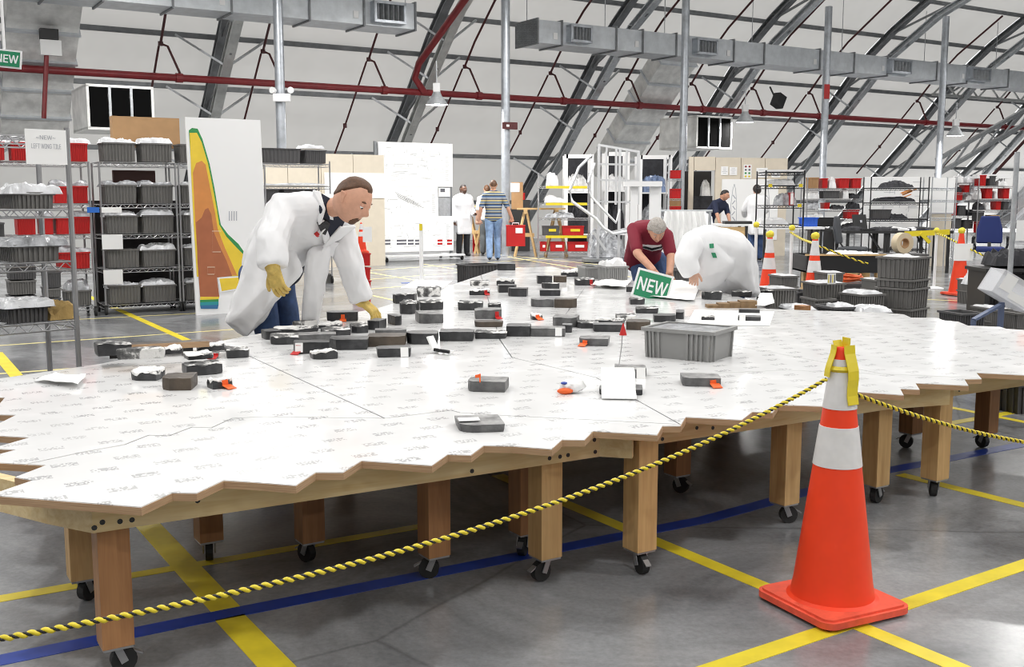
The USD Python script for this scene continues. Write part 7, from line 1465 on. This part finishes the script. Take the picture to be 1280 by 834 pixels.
loaded_rack('at the far right behind the blue chair', 1220, 1263, 25.6, (233, 249, 263, 277, 292), IT2, 223)
single('long_white_box', B().box((0, 0, .05), (X(1262, 25.6) - X(1220, 25.6), .3, .10)), 'white', 'long white box on top of the rack at the far right', 'box', ((X(1262, 25.6) + X(1220, 25.6)) / 2, 25.85, Zp(223, 25.6, 1240)))
# clear film on a post, tilted clear sheet on a blue strut at the right edge
pp = np.array([*D(1265, 300, 11.5)[:2], 0]); t = thing('film_post', 'grey post at the right edge hung with clear plastic film', 'post', pp); B().cyl((0, 0, .02), (0, 0, Zp(190, 11.5, 1265)), .028, 10).to(t, 'pole', 'steel'); B().lathe([(0, .03), (.06, .03), (.18, .01), (.18, 0), (0, 0)], n=18).to(t, 'base', 'steel')
b = B(); zz = [Zp(218, 11.5), Zp(305, 11.5)]; n_ = 10; v = [(.03 + .30 * i / n_, .03 * math.sin(i * 1.7) - .02, z) for z in (zz[0], (zz[0] + zz[1]) / 2, zz[1]) for i in range(n_ + 1)]; f = [(r * (n_ + 1) + i, r * (n_ + 1) + i + 1, (r + 1) * (n_ + 1) + i + 1) for r in range(2) for i in range(n_)] + [(r * (n_ + 1) + i, (r + 1) * (n_ + 1) + i + 1, (r + 1) * (n_ + 1) + i) for r in range(2) for i in range(n_)]
B().add(v, f).to(t, 'plastic_film', 'clear_plastic', True); B().box((.14, -.06, Zp(262, 11.5)), (.09, .004, .16)).to(t, 'orange_card', 'orange_tag'); B().box((.10, -.062, Zp(288, 11.5)), (.18, .004, .22)).to(t, 'white_card', 'paper')
q = D(1252, 378, 8.3); t = thing('clear_tray', 'tilted clear plastic tray with white labels on a blue strut at the right edge', 'tray', (q[0], q[1], 0))
Rt = RY(30) @ RX(0); c_ = np.array([.09, .06, q[2] + .09 - .0]); m_ = MF.cube([.36, .26, .2], True) - MF.cube([.345, .245, .2], True).translate([0, 0, .01]); k = m_.to_mesh(); part(t, 'clear_shell', (k.vert_properties[:, :3] @ Rt.T + c_, k.tri_verts), 'clear_plastic')
for x, z, w, h in ((-.10, .02, .10, .13), (.03, -.05, .16, .06)): B().box((x, -.134, z), (w, .003, h)).move(Rt, c_).to(t, 'white_label', 'paper')
B().box((.0, 0, q[2] / 2), (.035, .035, q[2])).to(t, 'upright', 'strut_blue'); B().bar((-.02, -.02, q[2] - .02), (-.26, -.1, Zp(400, 8.2)), .045, .02).to(t, 'strut', 'strut_blue'); B().box((0, 0, .012), (.3, .3, .024)).to(t, 'foot', 'strut_blue'); B().bar((-.26, -.1, Zp(400, 8.2)), (-.26, -.1, 0.0), .03).to(t, 'leg', 'strut_blue')
p = P(1265, 520); t = thing('storage_bin', 'dark bin on the floor under the right end of the table', 'bin', (p[0] + .25, p[1] + .3, 0.0), 20); bin_parts(t, .55, .35, .2, 'bin_dark', 10)
bag('heap of dark torn parts at the right edge behind the clear tray', D(1270, 332, 12.8) + np.array([.05, .1, .0]), 0, .7, .4, .22, 'dark_debris', 270)
t = thing('side_stand', 'dark stand carrying torn parts at the right edge', 'stand', (*D(1262, 335, 12.9)[:2], 0)); z_ = float(D(1270, 332, 12.8)[2]) - .03; B().box((.1, .05, z_ - .02), (1.0, .6, .04)).to(t, 'top', 'table_dark'); 
for sx in (-.35, .55): B().box((sx, .05, (z_ - .04) / 2), (.05, .5, z_ - .04)).to(t, 'leg', 'table_dark')
